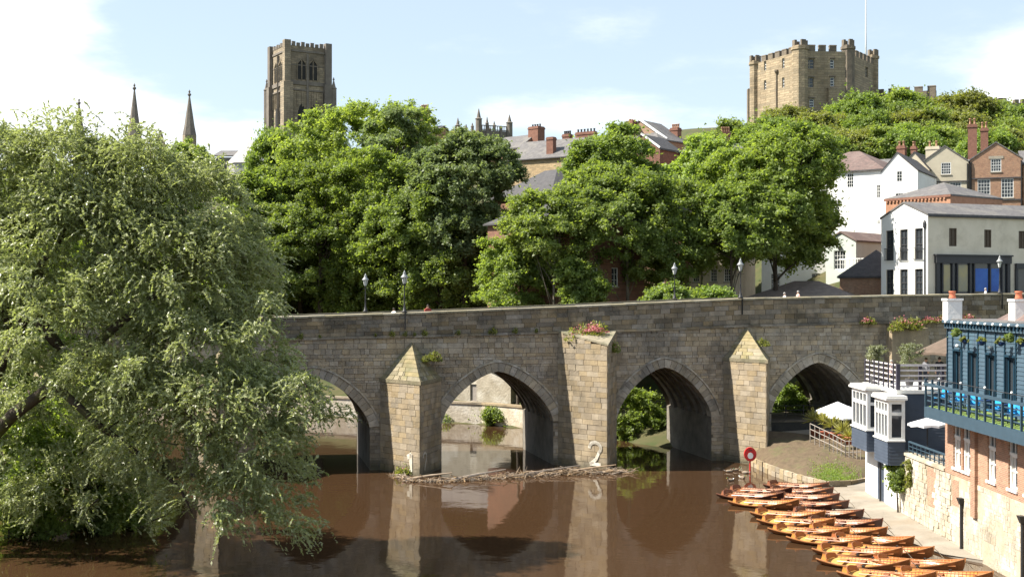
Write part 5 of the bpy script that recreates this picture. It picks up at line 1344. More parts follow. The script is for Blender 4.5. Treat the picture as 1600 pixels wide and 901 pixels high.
def build_castle():
    t = thing('castle_keep', 'honey coloured octagonal castle keep with battlements on the wooded hill', 'castle', (0, 0, 0))
    C = [G(1181, 238), G(1249, 227), G(1321, 227.5), G(1369, 242), (66, 256), (56, 262), (50, 258), (47.2, 249)]
    zb = 36
    tops = [56.0, 56.2, 56.2, 56.4, 56.4, 56.2, 56.0, 56.0]
    wins = {0: [(.22, .66, 1.7, 95, .42), (.22, .66, 1.7, 125, .42), (.64, .66, 1.8, 91, .45), (.64, .66, 1.8, 121, .45)], 1: [(.23, 1.5, 1.75, 92, 0), (.71, .75, 1.6, 92, 0), (.22, 1.5, 1.75, 121, 0), (.715, .75, 1.6, 120, 0), (.27, .85, 1.5, 153, 0)], 2: [(.68, 1.6, 1.9, 105, 0)]}
    for i in range(8):
        a, b = Vector(C[i]), Vector(C[(i + 1) % 8]); L = (b - a).length; d = (b - a) / L; di = Vector((-d.y, d.x))
        if di.dot(Vector((56, 245)) - a) < 0: di = -di
        hs = []
        for (f, ww, hh, py, _) in wins.get(i, []):
            Yc = a.y + (b.y - a.y) * f; zc = zy(py + 8, Yc); hs.append((f * L - ww / 2, f * L + ww / 2, zc - hh / 2, zc + hh / 2))
        m = MB(); wall_panel(m, (a.x, a.y, 0), (*d, 0), (*di, 0), L, zb, [(0, tops[i]), (L, tops[(i + 1) % 8])], hs, .35)
        wo = m.build('wall', M_CASTLE, t)
        for h in hs:
            window(wo, (a.x, a.y, 0), (*d, 0), (*di, 0), h[0], h[1], h[2], h[3], 2 if h[1] - h[0] > 1.2 else 1, 3, frame=M_SILL if h[1] - h[0] > 1.2 else M_WFRAME, reveal=.3, fw=.1, bw_=.1)
            if i == 1:
                o = Vector((a.x, a.y, 0)); m = MB(); p = o + Vector((*d, 0)) * (h[0] - .15) - Vector((*di, 0)) * .08; q = o + Vector((*d, 0)) * (h[1] + .15) - Vector((*di, 0)) * .08
                m.bar(p + Vector((0, 0, h[3] + .16)), q + Vector((0, 0, h[3] + .16)), .2, .22); m.build('hood', M_CASTLE_D, wo)
        if i < 4: merlons(t, a + d * 1.6, b - d * 1.6, tops[i], .95, 1.35, .65, .6, M_CASTLE_D, 'merlon', tops[(i + 1) % 8])
        else: merlons(t, a, b, tops[i], .95, 1.35, .65, .6, M_CASTLE_D)
        if i in (0, 1):
            m = MB(); m.bar((a.x - di.x * .1, a.y - di.y * .1, 45.6), (b.x - di.x * .1, b.y - di.y * .1, 45.6), .4, .35); m.build('string_course', M_CASTLE_D, t)
    m = MB(); m.poly([(x, y, 55.9) for x, y in C]); m.build('roof', M_LEADROOF, t)
    # corner turrets
    for (px, Y, r, zt_, mt) in ((1180, 238.5, 1.05, 56.7, M_CASTLE), (1250, 227.2, 1.45, 57.3, M_CASTLE), (1325, 228.3, 1.15, 57.6, M_CASTLE_D), (1364, 241.6, 1.0, 58.4, M_CASTLE)):
        x, y = G(px, Y); m = MB(); m.lathe([(r, zb), (r, zt_ - 1.0), (r + .18, zt_ - .9), (r + .18, zt_ - .4), (r, zt_ - .39), (r, zt_ - .2)], 8, (x, y, 0), math.pi / 8)
        tu = m.build('turret', mt, t)
        for k in range(4):
            an = math.pi * k / 2 + .3; q = MB(); q.obox((x + math.cos(an) * r * .75, y + math.sin(an) * r * .75, zt_ + .25), (.9 if r > 1.2 else .7, .45, 1.1), Matrix.Rotation(an + math.pi / 2, 3, 'Z')); q.build('merlon', M_CASTLE_D, tu)
    x, y = G(1174, 242); m = MB(); m.box(x - .6, x + .5, y, y + 1.4, zb, 52); m.build('corner_buttress', M_CASTLE_D, t)
    # projecting stair block and drain pipe on the front faces
    a, b = Vector(C[1]), Vector(C[2]); d = (b - a).normalized(); p = a + d * 5.0
    m = MB(); q = p + d * 2.0; nr = Vector((d.y, -d.x)); m.hexa([(*p, zb), (*q, zb), (*(q + nr * 1.1), zb), (*(p + nr * 1.1), zb), (*p, zy(137, 227)), (*q, zy(137, 227)), (*(q + nr * 1.1), zy(138, 226)), (*(p + nr * 1.1), zy(138, 226))])
    sb = m.build('stair_block', M_CASTLE, t)
    for k in range(5):
        z = 43.2 + k * .7; m = MB(); m.hexa([(*(p + nr * 1.1 + d * .2), z), (*(q + nr * 1.1), z), (*(q + nr * 1.16), z), (*(p + nr * 1.16 + d * .2), z), (*(p + nr * 1.1 + d * .2), z + .14), (*(q + nr * 1.1), z + .14), (*(q + nr * 1.16), z + .14), (*(p + nr * 1.16 + d * .2), z + .14)]); m.build('ledge', M_CASTLE_D, sb)
    a, b = Vector(C[0]), Vector(C[1]); d = (b - a).normalized(); nr = Vector((d.y, -d.x)); p = a + d * ((b - a).length * .5) + nr * .15
    m = MB(); m.tube([(p.x, p.y, 38), (p.x, p.y, 53.2)], .13, 6); m.lathe([(.15, 0), (.4, .4), (.4, .7), (.3, .7)], 8, (p.x, p.y, 53.1)); m.build('drain_pipe', M_CASTLE_D, t)
    fp = thing('flagpole', 'tall white flagpole rising from the castle keep roof', 'flagpole', (*G(1353, 238), 55.9))
    m = MB(); m.lathe([(.16, 0), (.13, 6), (.09, 16), (.05, 16.1)], 8); m.build('pole', M_WFRAME, fp, True); m = MB(); m.lathe([(.4, 0), (.4, .3), (.2, .5)], 8); m.build('pole_base', M_CASTLE_D, fp)
    # curtain wall right of the keep and wall ends beyond the trees
    w = thing('curtain_wall', 'dark battlemented curtain wall running right from the keep', 'wall')
    a, b = Vector(G(1368, 243)), Vector(G(1462, 238)); m = MB(); d = (b - a).normalized(); nr = Vector((-d.y, d.x))
    z1 = zy(143.5, 240); m.hexa([(*a, 40), (*b, 40), (*(b + nr), 40), (*(a + nr), 40), (*a, z1), (*b, z1), (*(b + nr), z1), (*(a + nr), z1)]); m.build('wall', M_CASTLE_D, w)
    merlons(w, a, b, z1, .7, 1.5, .9, .5, M_CASTLE_D)
    w = thing('ruined_wall_end', 'broken dark wall stumps rising over the trees at the far right', 'wall')
    for (p0, p1, py) in ((1540, 1551, 162), (1560, 1573, 153), (1582, 1625, 161)):
        x0, x1 = P(p0, 0, 215).x, P(p1, 0, 215).x; m = MB(); z1 = zy(py, 215); m.box(x0, x1, 215, 216.2, 36, z1)
        if p0 > 1580: m.box(x0 + .4, x0 + 1.1, 215, 216, z1 + .003, z1 + .6); m.box(x0 + 1.6, x0 + 2.3, 215, 216, z1 + .003, z1 + .7)
        m.build('wall_stump', M_CASTLE_D, w)

def lancet(mb, o, du, dn, x, z0, w, h, out):
    """pointed panel slightly off the wall"""
    pts = [(x - w / 2, z0), (x + w / 2, z0), (x + w / 2, z0 + h * .72), (x + w * .3, z0 + h * .9), (x, z0 + h), (x - w * .3, z0 + h * .9), (x - w / 2, z0 + h * .72)]
    mb.poly([Vector(o) + Vector(du) * a + Vector((0, 0, b)) + Vector(dn) * out for a, b in pts])
def build_cathedral():
    t = thing('cathedral', 'great cathedral with square central tower and slender spires above the trees', 'cathedral')
    ph = math.radians(30.5); a0 = Vector((*G(448, 330), 0)); S = 11.3
    dr = Vector((math.cos(ph), math.sin(ph), 0)); dl = Vector((-math.sin(ph), math.cos(ph), 0))
    def pt(u, v, z): return a0 + dr * u + dl * v + Vector((0, 0, z))
    ztop = zy(70, 330); zb = 30
    def Z(py): return zy(py, 330)
    def bx(m, u0, u1, v0, v1, z0, z1): m.hexa([pt(u0, v0, z0), pt(u1, v0, z0), pt(u1, v1, z0), pt(u0, v1, z0), pt(u0, v0, z1), pt(u1, v0, z1), pt(u1, v1, z1), pt(u0, v1, z1)])
    m = MB(); bx(m, 0, S, 0, S, zb, ztop); tw = m.build('tower', M_CATH, t)
    # string courses and parapet
    for py, h, o in ((78, .5, .22), (128, 1.0, .28), (139, .4, .3), (100, .25, .1)):
        m = MB(); bx(m, -o, S + o, -o, S + o, Z(py) - h / 2, Z(py) + h / 2); m.build('string_course', M_CATH_D, tw)
    for f in range(2):
        for k in range(9):
            if f == 0: u0, u1, v0, v1 = .15 + k * 1.28, 1.05 + k * 1.28, -.1, .35
            else: u0, u1, v0, v1 = -.1, .35, .15 + k * 1.28, 1.05 + k * 1.28
            m = MB(); bx(m, u0, u1, v0, v1, ztop, ztop + .85 + (.25 if k % 2 else 0)); m.build('merlon', M_CATH_D, tw)
    for (u, v) in ((0, 0), (S, 0), (0, S), (S, S)):
        for du, dv, zt_ in ((0.0, 0.0, ztop + 1.25), (.0, .0, Z(128))):
            w = .85 if zt_ > Z(100) else 1.25
            m = MB(); bx(m, u - w, u + w, v - w, v + w, zb, zt_ - (0 if zt_ > Z(100) else .02))
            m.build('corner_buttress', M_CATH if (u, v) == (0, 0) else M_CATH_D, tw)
        q = pt(u, v, 0)
    for (u, v, py) in ((S + 1.3, -.9, 120), (-.9, S + 1.3, 118)):
        q = pt(u, v, 0); m = MB(); m.lathe([(.8, zb), (.75, Z(py + 14)), (.9, Z(py + 13)), (.55, Z(py + 11)), (.12, Z(py)), (.3, Z(py) + .1), (.05, Z(py) + .8)], 8, (q.x, q.y, 0)); m.build('pinnacle', M_CATH_D, tw)
    # belfry windows, lower lights and blind arcade panels on the two visible faces
    for (du, dn, flip) in ((dr, -dl, 0), (dl, -dr, 1)):
        for x in (S * .36, S * .64):
            m = MB(); lancet(m, a0, du, dn, x, Z(122), 2.2, Z(91) - Z(122), .05); wn = m.build('belfry_window', M_LOUVRE, tw)
            m = MB()
            for s in (-1.25, 0, 1.25):
                c = a0 + du * (x + s) + dn * .12; m.bar(c + Vector((0, 0, Z(123))), c + Vector((0, 0, Z(95) if s else Z(92))), .28, .3)
            for s in (-1, 1):
                c0 = a0 + du * (x + s * 1.25) + dn * .12; c1 = a0 + du * x + dn * .12
                m.bar(c0 + Vector((0, 0, Z(97))), c1 + Vector((0, 0, Z(89))), .28, .35)
            m.build('tracery', M_CATH, wn)
        for k in range(7):
            x = S * (.14 + .12 * k); m = MB(); c = a0 + du * x + dn * .15; m.bar(c + Vector((0, 0, Z(165))), c + Vector((0, 0, Z(142))), .3, .3); m.build('blind_shaft', M_CATH, tw)
        for x in (S * .36, S * .64):
            m = MB(); lancet(m, a0, du, dn, x, Z(205), 2.0, Z(160) - Z(205), .06); m.build('lower_light', M_LOUVRE, tw)
        for x in (S * .06, S * .5, S * .94):
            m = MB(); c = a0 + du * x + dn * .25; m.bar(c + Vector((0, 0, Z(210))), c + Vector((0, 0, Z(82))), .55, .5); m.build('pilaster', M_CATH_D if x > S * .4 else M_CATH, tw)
    # spires of the east end
    for px, py, hw, Y in ((210, 137, 9.5, 300), (296, 147, 9.5, 304), (123.5, 160, 8, 310)):
        x, y = G(px, Y); zt_ = zy(py, Y); s = Y / F; H = (212 - py) * s
        m = MB(); m.lathe([(hw * s * 1.15, zt_ - H), (hw * s * .85, zt_ - H * .78), (.16, zt_ - .5)], 8, (x, y, 0), math.pi / 8); sp = m.build('spire', M_CATH_D, t)
        m = MB(); m.lathe([(.16, 0), (.45, .35), (.4, .6), (.12, .8), (.28, 1.1), (.04, 1.6)], 8, (x, y, zt_ - .6)); m.build('finial', M_CATH_D, sp)
        m = MB(); m.lathe([(hw * s + .2, 28), (hw * s + .2, zt_ - H), (hw * s, zt_ - H + .1)], 8, (x, y, 0), math.pi / 8); m.build('spire_turret', M_CATH, t)
    # gable between the spires, roofs, chapter house
    x, y = G(250, 305); zt_ = zy(203, 305); m = MB(); m.hexa([(x - 6.5, y, 30), (x + 6.5, y, 30), (x + 6.5, y + 1, 30), (x - 6.5, y + 1, 30), (x - .1, y, zt_), (x + .1, y, zt_), (x + .1, y + 1, zt_), (x - .1, y + 1, zt_)]); m.build('east_gable', M_CATH, t)
    m = MB(); x0, x1 = G(335, 318)[0], G(420, 318)[0]; roof_slab(m, [(x0, 316, zy(243, 316)), (x1, 316, zy(243, 316)), (x1, 325, zy(233, 322)), (x0, 325, zy(233, 322))], .3); m.box(x0, x1, 316.2, 324, 28, zy(244, 316) - .3); m.build('choir_roof', M_SLATE, t)
    x, y = G(388, 296); zt_ = zy(222, 296); m = MB(); m.lathe([(6, 30), (6, zt_ - 5.4), (6.3, zt_ - 5.3), (1.6, zt_ - .1), (1.4, zt_)], 8, (x + 1.2, y, 0), .2); m.build('chapter_house_roof', M_LEADROOF, t)
    # pinnacled western towers further right
    w = thing('pinnacled_tower', 'grey church tower crown with openwork parapet and slender pinnacles above the trees', 'tower')
    Y = 345; s = Y / F
    A, B = Vector((*G(748, Y), 0)), Vector((*G(796, Y + 4), 0)); Cc = A + Vector((-6.0, 9, 0)); D = B + Vector((-6, 9, 0))
    zp = zy(203, Y)
    m = MB(); m.hexa([(A.x, A.y, 34), (B.x, B.y, 34), (D.x, D.y, 34), (Cc.x, Cc.y, 34), (A.x, A.y, zp), (B.x, B.y, zp), (D.x, D.y, zp), (Cc.x, Cc.y, zp)]); m.build('wall', M_CATH_D, w)
    def spirelet(p, r, z0, z1):
        m = MB(); zm = z0 + (z1 - z0) * .5; m.lathe([(r, z0 - 4), (r, zm), (r * 1.25, zm + .1), (r * .7, zm + .4), (.08, z1)], 8, (p.x, p.y, 0)); m.build('pinnacle', M_CATH_D, w)
    spirelet(A, .85, zp, zy(170, Y)); spirelet(B, .85, zp, zy(176, Y)); spirelet(Cc, .7, zp, zy(177, Y)); spirelet(D, .7, zp, zy(182, Y))
    for f, py in ((.27, 182), (.5, 188), (.72, 194)): spirelet(A.lerp(B, f), .45, zp, zy(py, Y))
    for f in (.3, .6): spirelet(A.lerp(Cc, f), .4, zp, zy(190, Y))
    for z in (.2, 1.3):
        m = MB(); m.bar(A + Vector((0, 0, zp + z)), B + Vector((0, 0, zp + z)), .3, .22); m.build('parapet_rail', M_CATH_D, w)
    for k in range(14):
        c = A.lerp(B, (k + .5) / 14); m = MB(); m.bar(c + Vector((0, 0, zp)), c + Vector((0, 0, zp + 1.3)), .18, .2); m.build('parapet_bar', M_CATH_D, w)
build_houses(); build_castle(); build_cathedral()
# ------------------------------------------------------------------ trees
def unit(v): return v / np.maximum(1e-9, np.linalg.norm(v, axis=-1, keepdims=True))
def leaf_quads(c, nrm, axis, L, W, tri=False):
    """rhombic leaves: centres, normals, long axes, lengths, widths"""
    ax = unit(axis - nrm * np.sum(axis * nrm, -1, keepdims=True)); bx = np.cross(nrm, ax)
    L = np.asarray(L)[:, None] / 2; W = np.asarray(W)[:, None] / 2
    if tri:
        V = np.stack([c - ax * L - bx * W, c - ax * L * .6 + bx * W * 1.2, c + ax * L * 1.2], 1).reshape(-1, 3)
        return V, np.arange(len(V)).reshape(-1, 3)
    V = np.stack([c - ax * L, c + bx * W, c + ax * L, c - bx * W], 1).reshape(-1, 3)
    return V, np.arange(len(V)).reshape(-1, 4)
def lobes_auto(rng, r, h, n=8, spread=0.62, size=(0.36, 0.55)):
    """crown envelope in local metres: centre at 0, half width r, half height h"""
    out = [(0, 0, 0, r * .74, r * .74, h * .8)]
    for i in range(n):
        a = 2 * math.pi * (i + rng.uniform(-.3, .3)) / n * 1.618; z = rng.uniform(-.9, .85)
        q = math.sqrt(max(.05, 1 - z * z * .8)); s = rng.uniform(*size)
        out.append((math.cos(a) * q * r * spread, math.sin(a) * q * r * spread, z * h * .66, r * s, r * s, min(h, r) * s * .9))
    return out
def crown_mesh(name, seed, lobes, n_leaf, leaf, mat, clump=0.9, flat=.85, clump_leaves=110, inner=0.22, aspect=.72):
    rng = np.random.default_rng(seed); n_leaf = int(n_leaf * 2.6); leaf *= .86; clump *= .85
    lb = np.array(lobes); area = (lb[:, 3] * lb[:, 5]); p = area / area.sum()
    nc = max(8, n_leaf // (clump_leaves * 1.6 if n_leaf > 12000 else clump_leaves)); nc = int(nc)
    idx = rng.choice(len(lb), nc * 3, p=p)
    d = unit(rng.normal(size=(nc * 3, 3))); d[:, 2] = np.where(d[:, 2] < -.8, -d[:, 2], d[:, 2])
    rad = np.where(rng.random(nc * 3) < inner, rng.uniform(.25, .75, nc * 3), rng.uniform(.82, 1.02, nc * 3))
    cc = lb[idx, :3] + d * lb[idx, 3:6] * rad[:, None]
    # keep the clumps that are not buried deep in another lobe
    keep = np.ones(len(cc), bool)
    for l in lb:
        q = ((cc - l[:3]) / l[3:6]); keep &= (np.sum(q * q, -1) > .50) | (rng.random(len(cc)) < inner)
    cc = cc[keep][:nc]; nc = len(cc)
    cr = clump * rng.uniform(.55, 1.25, nc)
    w = cr ** 2; ci = rng.choice(nc, n_leaf, p=w / w.sum())
    # each clump is a spray stretched outwards and drooping, soft edged; some leaves stand loose between the sprays
    dd = unit(rng.normal(size=(n_leaf, 3))); dd[:, 2] = np.where(dd[:, 2] < -.2, dd[:, 2] * -.6, dd[:, 2])
    sp = unit(cc * np.array([1, 1, .4]) + rng.normal(size=(nc, 3)) * .6 * np.linalg.norm(cc, axis=1, keepdims=True)); sp[:, 2] -= .25
    off = rng.normal(size=(n_leaf, 3)) * (cr[ci] * .34)[:, None]; off[:, 2] *= flat * .8
    off += sp[ci] * (rng.normal(size=n_leaf) * cr[ci] * .45)[:, None]
    loose = rng.random(n_leaf) < .10; off[loose] *= 1.55
    c = cc[ci] + off
    out = unit(cc + 1e-6)
    nrm = unit(dd * .6 + np.array([0, 0, .4]) + out[ci] * .3 + rng.normal(size=(n_leaf, 3)) * .5)
    s = leaf * rng.uniform(.55, 1.35, n_leaf)
    V, Q = leaf_quads(c, nrm, rng.normal(size=(n_leaf, 3)), s, s * aspect, True)
    return np_mesh(name, V, Q, mat), cc
M_BARK = material('grey_brown_bark', (0.10, 0.08, 0.06), (0.055, 0.045, 0.035), scale=3, rough=.95, bump=.7, bscale=6, stretch=(1, 1, .3))
M_BARK_L = material('pale_sycamore_bark', (0.20, 0.17, 0.13), (0.12, 0.10, 0.075), scale=3, rough=.95, bump=.6, bscale=6, stretch=(1, 1, .3))
M_MOSSBARK = material('mossy_willow_bark', (0.075, 0.055, 0.04), (0.045, 0.035, 0.025), scale=2.5, rough=.95, bump=.8, bscale=5, stain=(0.09, 0.10, 0.02), stain_scale=1.2, stain_amt=.7)
def trunk_mesh(name, rng, base, top, r, cc, mat, n_limbs=14, lean=0.4):
    m = MB(); pts = []; h = top - base
    lx, ly = rng.uniform(-lean, lean), rng.uniform(-lean, lean)
    for i in range(7):
        f = i / 6; pts.append(Vector((lx * f + rng.uniform(-.12, .12) * f, ly * f + rng.uniform(-.12, .12) * f, base + h * f)))
    m.tube(pts, [r * (1.25 if i == 0 else 1) * (1 - .62 * i / 6) for i in range(7)], 8)
    for k in range(n_limbs):
        t = Vector(cc[rng.randrange(len(cc))]); f = rng.uniform(.45, .98); i = min(5, int(f * 6)); s = pts[i].lerp(pts[i + 1], f * 6 - i)
        mid = s.lerp(t, .5) + Vector((rng.uniform(-.4, .4), rng.uniform(-.4, .4), rng.uniform(.2, .9)))
        rr_ = r * rng.uniform(.2, .42); m.tube([s, s.lerp(mid, .5) + Vector((0, 0, .15)), mid, mid.lerp(t, .5) + Vector((0, 0, .1)), t], [rr_, rr_ * .8, rr_ * .6, rr_ * .35, rr_ * .12], 6)
    return m.mesh(name, mat, True)
TREE_CACHE = {}
def tree(name, label, px, ptop, pbot, phw, Y, leafmat, seed, n_leaf=40000, leaf=.36, clump=1.0, group=None, bark=None, trunk_r=.4, dx=0.0, shared=None, n_lobes=9, depth=1.0, cl=130, stem_px=None, limbs=14):
    """tree seen at photo column px with its crown between rows ptop and pbot and half width phw"""
    s = Y / F; zc = CZ + (HZ - (ptop + pbot) / 2) * s; h = (pbot - ptop) / 2 * s; r = phw * s
    x = (px - 800) * s; rng = random.Random(seed)
    gz = float(ground_z(x, Y)); sx = x if stem_px is None else (stem_px - 800) * s
    t = thing(name, label, 'tree', (x, Y, gz), rng.uniform(0, 6.28) if shared else 0.0, group)
    if shared and shared in TREE_CACHE:
        cm, tm, r0, h0, zc0 = TREE_CACHE[shared]
        for nm, me in (('trunk', tm), ('crown', cm)):
            o = obj(nm, me, t); o.scale = (r / r0, r / r0, h / h0)
            o.location = (0, 0, zc - gz if nm == 'crown' else zc - gz)
        return t
    lob = lobes_auto(rng, r, h, n_lobes)
    cm, cc = crown_mesh('crown', seed, lob, n_leaf, leaf, leafmat, clump, clump_leaves=cl)
    low = -max(h * .2, zc - gz) - 1.0
    tm = trunk_mesh('trunk', rng, low, h * .15, trunk_r, cc.tolist(), bark or M_BARK, limbs)
    if shared: TREE_CACHE[shared] = (cm, tm, r, h, zc)
    o = obj('trunk', tm, t); o.location = (0, 0, zc - gz); o = obj('crown', cm, t); o.location = (0, 0, zc - gz)
    return t
L_DARK = leaf_material('dark_green_leaf', (0.125, 0.175, 0.05), (0.265, 0.325, 0.10), trans=0.56)
L_MID = leaf_material('mid_green_leaf', (0.145, 0.20, 0.058), (0.28, 0.345, 0.11), trans=0.56)
L_LIGHT = leaf_material('light_green_leaf', (0.165, 0.22, 0.065), (0.29, 0.345, 0.115), trans=0.54)
L_FRESH = leaf_material('fresh_green_leaf', (0.150, 0.215, 0.058), (0.275, 0.345, 0.110), trans=0.52)
L_ASH = leaf_material('blue_green_leaf', (0.14, 0.19, 0.085), (0.25, 0.30, 0.14), trans=0.5, tcol=(1.3, 1.35, .7))
L_HILL = leaf_material('hill_green_leaf', (0.125, 0.185, 0.045), (0.255, 0.325, 0.090), trans=0.5)
L_OLIVE = leaf_material('yellow_olive_leaf', (0.165, 0.185, 0.055), (0.265, 0.275, 0.090), trans=0.5)
L_WILLOW = leaf_material('willow_leaf', (0.25, 0.28, 0.125), (0.52, 0.54, 0.31), trans=0.48, rough=.36, spec=.6, tcol=(1.15, 1.25, .62))
def build_trees():
    gb = 'trees on the bank behind the bridge'
    tree('lime_tree', 'tall light green tree crowning the left tree mass below the cathedral tower', 560, 140, 420, 135, 172, L_LIGHT, 1, 42000, .42, 1.25, gb)
    tree('oak_tree', 'broad dark green tree directly behind the left parapet lamps', 500, 225, 520, 140, 152, L_DARK, 2, 52000, .34, 1.05, gb)
    tree('oak_tree', 'dark yellowish green tree left of the gap before the dark roof', 625, 215, 520, 120, 147, L_DARK, 3, 46000, .34, 1.05, gb)
    tree('ash_tree', 'blue green rounded tree at the right of the left tree mass', 725, 180, 440, 88, 142, L_ASH, 4, 36000, .36, 1.0, gb)
    tree('sycamore_sapling', 'small bright sycamore leaning over the parapet below the brick house', 808, 358, 512, 74, 124.5, L_MID, 5, 22000, .30, .8, gb, trunk_r=.2)
    tree('oak_tree', 'dark tree filling the hollow behind the pedestrians on the bridge', 690, 320, 520, 90, 143, L_DARK, 6, 26000, .32, .95, gb)
    tree('hawthorn_tree', 'dark round tree top between the willow and the chapter house roof', 292, 208, 330, 48, 205, L_DARK, 7, 10000, .45, 1.1, gb)
    tree('field_maple', 'yellowish green tree between the willow and the big oak', 395, 245, 510, 80, 150, L_MID, 8, 26000, .36, 1.0, gb)
    tree('ash_tree', 'wispy grey green tree top behind the tall lime', 610, 150, 330, 60, 165, L_ASH, 9, 9000, .40, 1.0, gb)
    tree('field_maple', 'dense tree hidden behind the willow crown on the far bank', 180, 255, 520, 150, 165, L_MID, 10, 26000, .42, 1.2, gb)
    for i, (px, a, b, hw, Y, sh) in enumerate(((470, 330, 525, 80, 160, 'd'), (560, 330, 525, 80, 156, 'd'), (650, 300, 525, 80, 154, 'd'), (400, 360, 525, 70, 162, 'd'), (330, 330, 525, 80, 160, 'd'), (60, 330, 525, 90, 180, 'd'), (745, 390, 525, 55, 146, 'd'))):
        tree('understorey_tree', ['dark understorey tree behind the left lamp', 'dark understorey tree behind the right lamp of the pair', 'dark understorey tree behind the woman on the bridge', 'dark understorey tree at the right rim of the willow', 'understorey tree behind the willow', 'understorey tree far behind the willow trunk', 'dark understorey tree beside the brick house'][i], px, a, b, hw, Y, L_DARK, 30 + i, 22000, .4, 1.1, 'understorey trees behind the bridge', shared='hilld')
    tree('alder_tree', 'dark alder on the left bank behind the willow trunk', 30, 400, 800, 120, 76, L_DARK, 51, 26000, .26, .8, trunk_r=.3)
    tree('alder_tree', 'low dark alder hanging over the water behind the willow skirts', 150, 520, 800, 75, 74, L_DARK, 52, 14000, .24, .7, trunk_r=.2)
    tree('sycamore_sapling', 'young sycamore left of the leaning sapling by the dark roof', 735, 385, 520, 56, 147, L_MID, 53, 12000, .30, .8, gb, trunk_r=.15)
    tree('sycamore_sapling', 'low leafy sycamore below the brick house windows', 905, 400, 505, 40, 118.5, L_MID, 54, 8000, .28, .7, gb, trunk_r=.12)
    tree('willow_scrub', 'dark low scrub at the water edge in the lower left corner', 15, 600, 880, 125, 67, L_DARK, 55, 20000, .22, .7, trunk_r=.15)
    tree('willow_scrub', 'dark scrub between the willow skirts and the corner scrub', 150, 660, 860, 80, 69, L_DARK, 56, 13000, .22, .65, trunk_r=.12)
    gr = 'riverside trees in front of the brick houses'
    tree('robinia_tree', 'bright feathery tree topping the middle tree group', 945, 198, 400, 88, 138, L_FRESH, 11, 34000, .36, 1.0, gr)
    tree('sycamore_tree', 'spreading sycamore with two pale trunks in front of the brick house', 985, 245, 448, 128, 124, L_MID, 12, 46000, .32, .95, gr, M_BARK_L, trunk_r=.25)
    tree('sycamore_tree', 'lower light sycamore bough hanging in front of the brick gable', 862, 280, 440, 78, 120.8, L_LIGHT, 13, 17000, .30, .85, gr, M_BARK_L, trunk_r=.2)
    tree('beech_tree', 'bright yellow green tree between the slate roofs and the big sycamore', 1110, 185, 420, 80, 146, L_FRESH, 14, 32000, .38, 1.05, gr)
    tree('sycamore_tree', 'big dark sycamore with bare lower boughs beside the white houses', 1212, 178, 428, 108, 126, L_DARK, 15, 52000, .33, .95, gr, trunk_r=.32, limbs=26)
    tree('sycamore_tree', 'smaller sycamore leaning left of the white terrace', 1140, 265, 440, 74, 122, L_MID, 16, 22000, .31, .9, gr, trunk_r=.22, limbs=18)
    for i, (px, pt_, pb, hw, Y, mt) in enumerate(((1046, 442, 500, 38, 112, L_FRESH), (1112, 444, 500, 42, 114, L_FRESH), (1080, 452, 500, 24, 113.5, L_LIGHT))):
        tree('garden_shrub', ['bright leafy shrub left of the parapet lamp', 'bright leafy shrub right of the parapet lamp', 'low shrub right under the parapet lamp'][i], px, pt_, pb, hw, Y, mt, 40 + i, 7000, .26, .6, 'shrubs behind the parapet', trunk_r=.1, n_lobes=6)
    # wooded castle hill
    hill = [(1150, 185, 300, 60, 205, 'b'), (1205, 188, 290, 62, 200, 'a'), (1255, 190, 300, 58, 196, 'b'), (1300, 172, 290, 60, 204, 'c'), (1345, 150, 270, 58, 212, 'a'), (1395, 138, 262, 62, 214, 'b'), (1440, 146, 262, 58, 210, 'a'), (1492, 140, 262, 62, 208, 'c'),
            (1545, 150, 270, 58, 206, 'b'), (1600, 160, 270, 60, 204, 'a'), (1330, 200, 300, 52, 190, 'c'), (1380, 195, 300, 54, 188, 'b'), (1430, 192, 290, 52, 186, 'a'), (1482, 195, 300, 54, 188, 'b'), (1535, 200, 300, 54, 184, 'a'), (1588, 198, 300, 54, 186, 'c'),
            (1280, 205, 290, 48, 186, 'a'), (1225, 165, 270, 40, 222, 'c'), (1105, 205, 300, 55, 215, 'a'), (1650, 170, 290, 60, 205, 'b'), (1470, 165, 275, 50, 198, 'b'), (1360, 175, 285, 50, 200, 'a'), (1415, 168, 285, 50, 199, 'c'), (1520, 172, 285, 50, 197, 'c'), (1575, 178, 285, 50, 195, 'b')]
    words = ['behind the steep slate roofs', 'at the foot of the keep', 'under the corner turret', 'below the keep windows', 'right of the stair block', 'under the curtain wall', 'at the end of the curtain wall', 'left of the ruined wall', 'under the ruined wall', 'at the far right skyline']
    order = sorted(range(len(hill)), key=lambda i: hill[i][0]); rank = {i: k for k, i in enumerate(order)}
    nth = ['first', 'second', 'third', 'fourth', 'fifth', 'sixth', 'seventh', 'eighth', 'ninth', 'tenth', 'eleventh', 'twelfth', 'thirteenth', 'fourteenth', 'fifteenth', 'sixteenth', 'seventeenth', 'eighteenth', 'nineteenth', 'twentieth', 'twenty-first', 'twenty-second', 'twenty-third', 'twenty-fourth', 'twenty-fifth']
    for i, (px, a, b, hw, Y, sh) in enumerate(hill):
        tree('hill_tree', f'green tree on the castle hill, {nth[rank[i]]} from the left along the slope', px, a, b, hw, Y, {'a': L_HILL, 'b': L_LIGHT, 'c': L_OLIVE}[sh], 60 + i, 21000, .46, 1.3, 'trees on the castle hill', shared='hill' + sh, cl=110)
    ridge = [(1300, 128 + 60, 300, 40, 232, 'a'), (700, 200, 330, 55, 190, 'c'), (440, 205, 330, 50, 210, 'a'), (60, 235, 330, 60, 240, 'b'), (500, 175, 330, 50, 200, 'b')]
    rl = ['green tree tucked behind the castle stair block', 'olive tree under the pinnacled tower', 'green tree at the foot of the cathedral tower', 'light tree far behind the willow at the left edge', 'light green tree left of the tall lime']
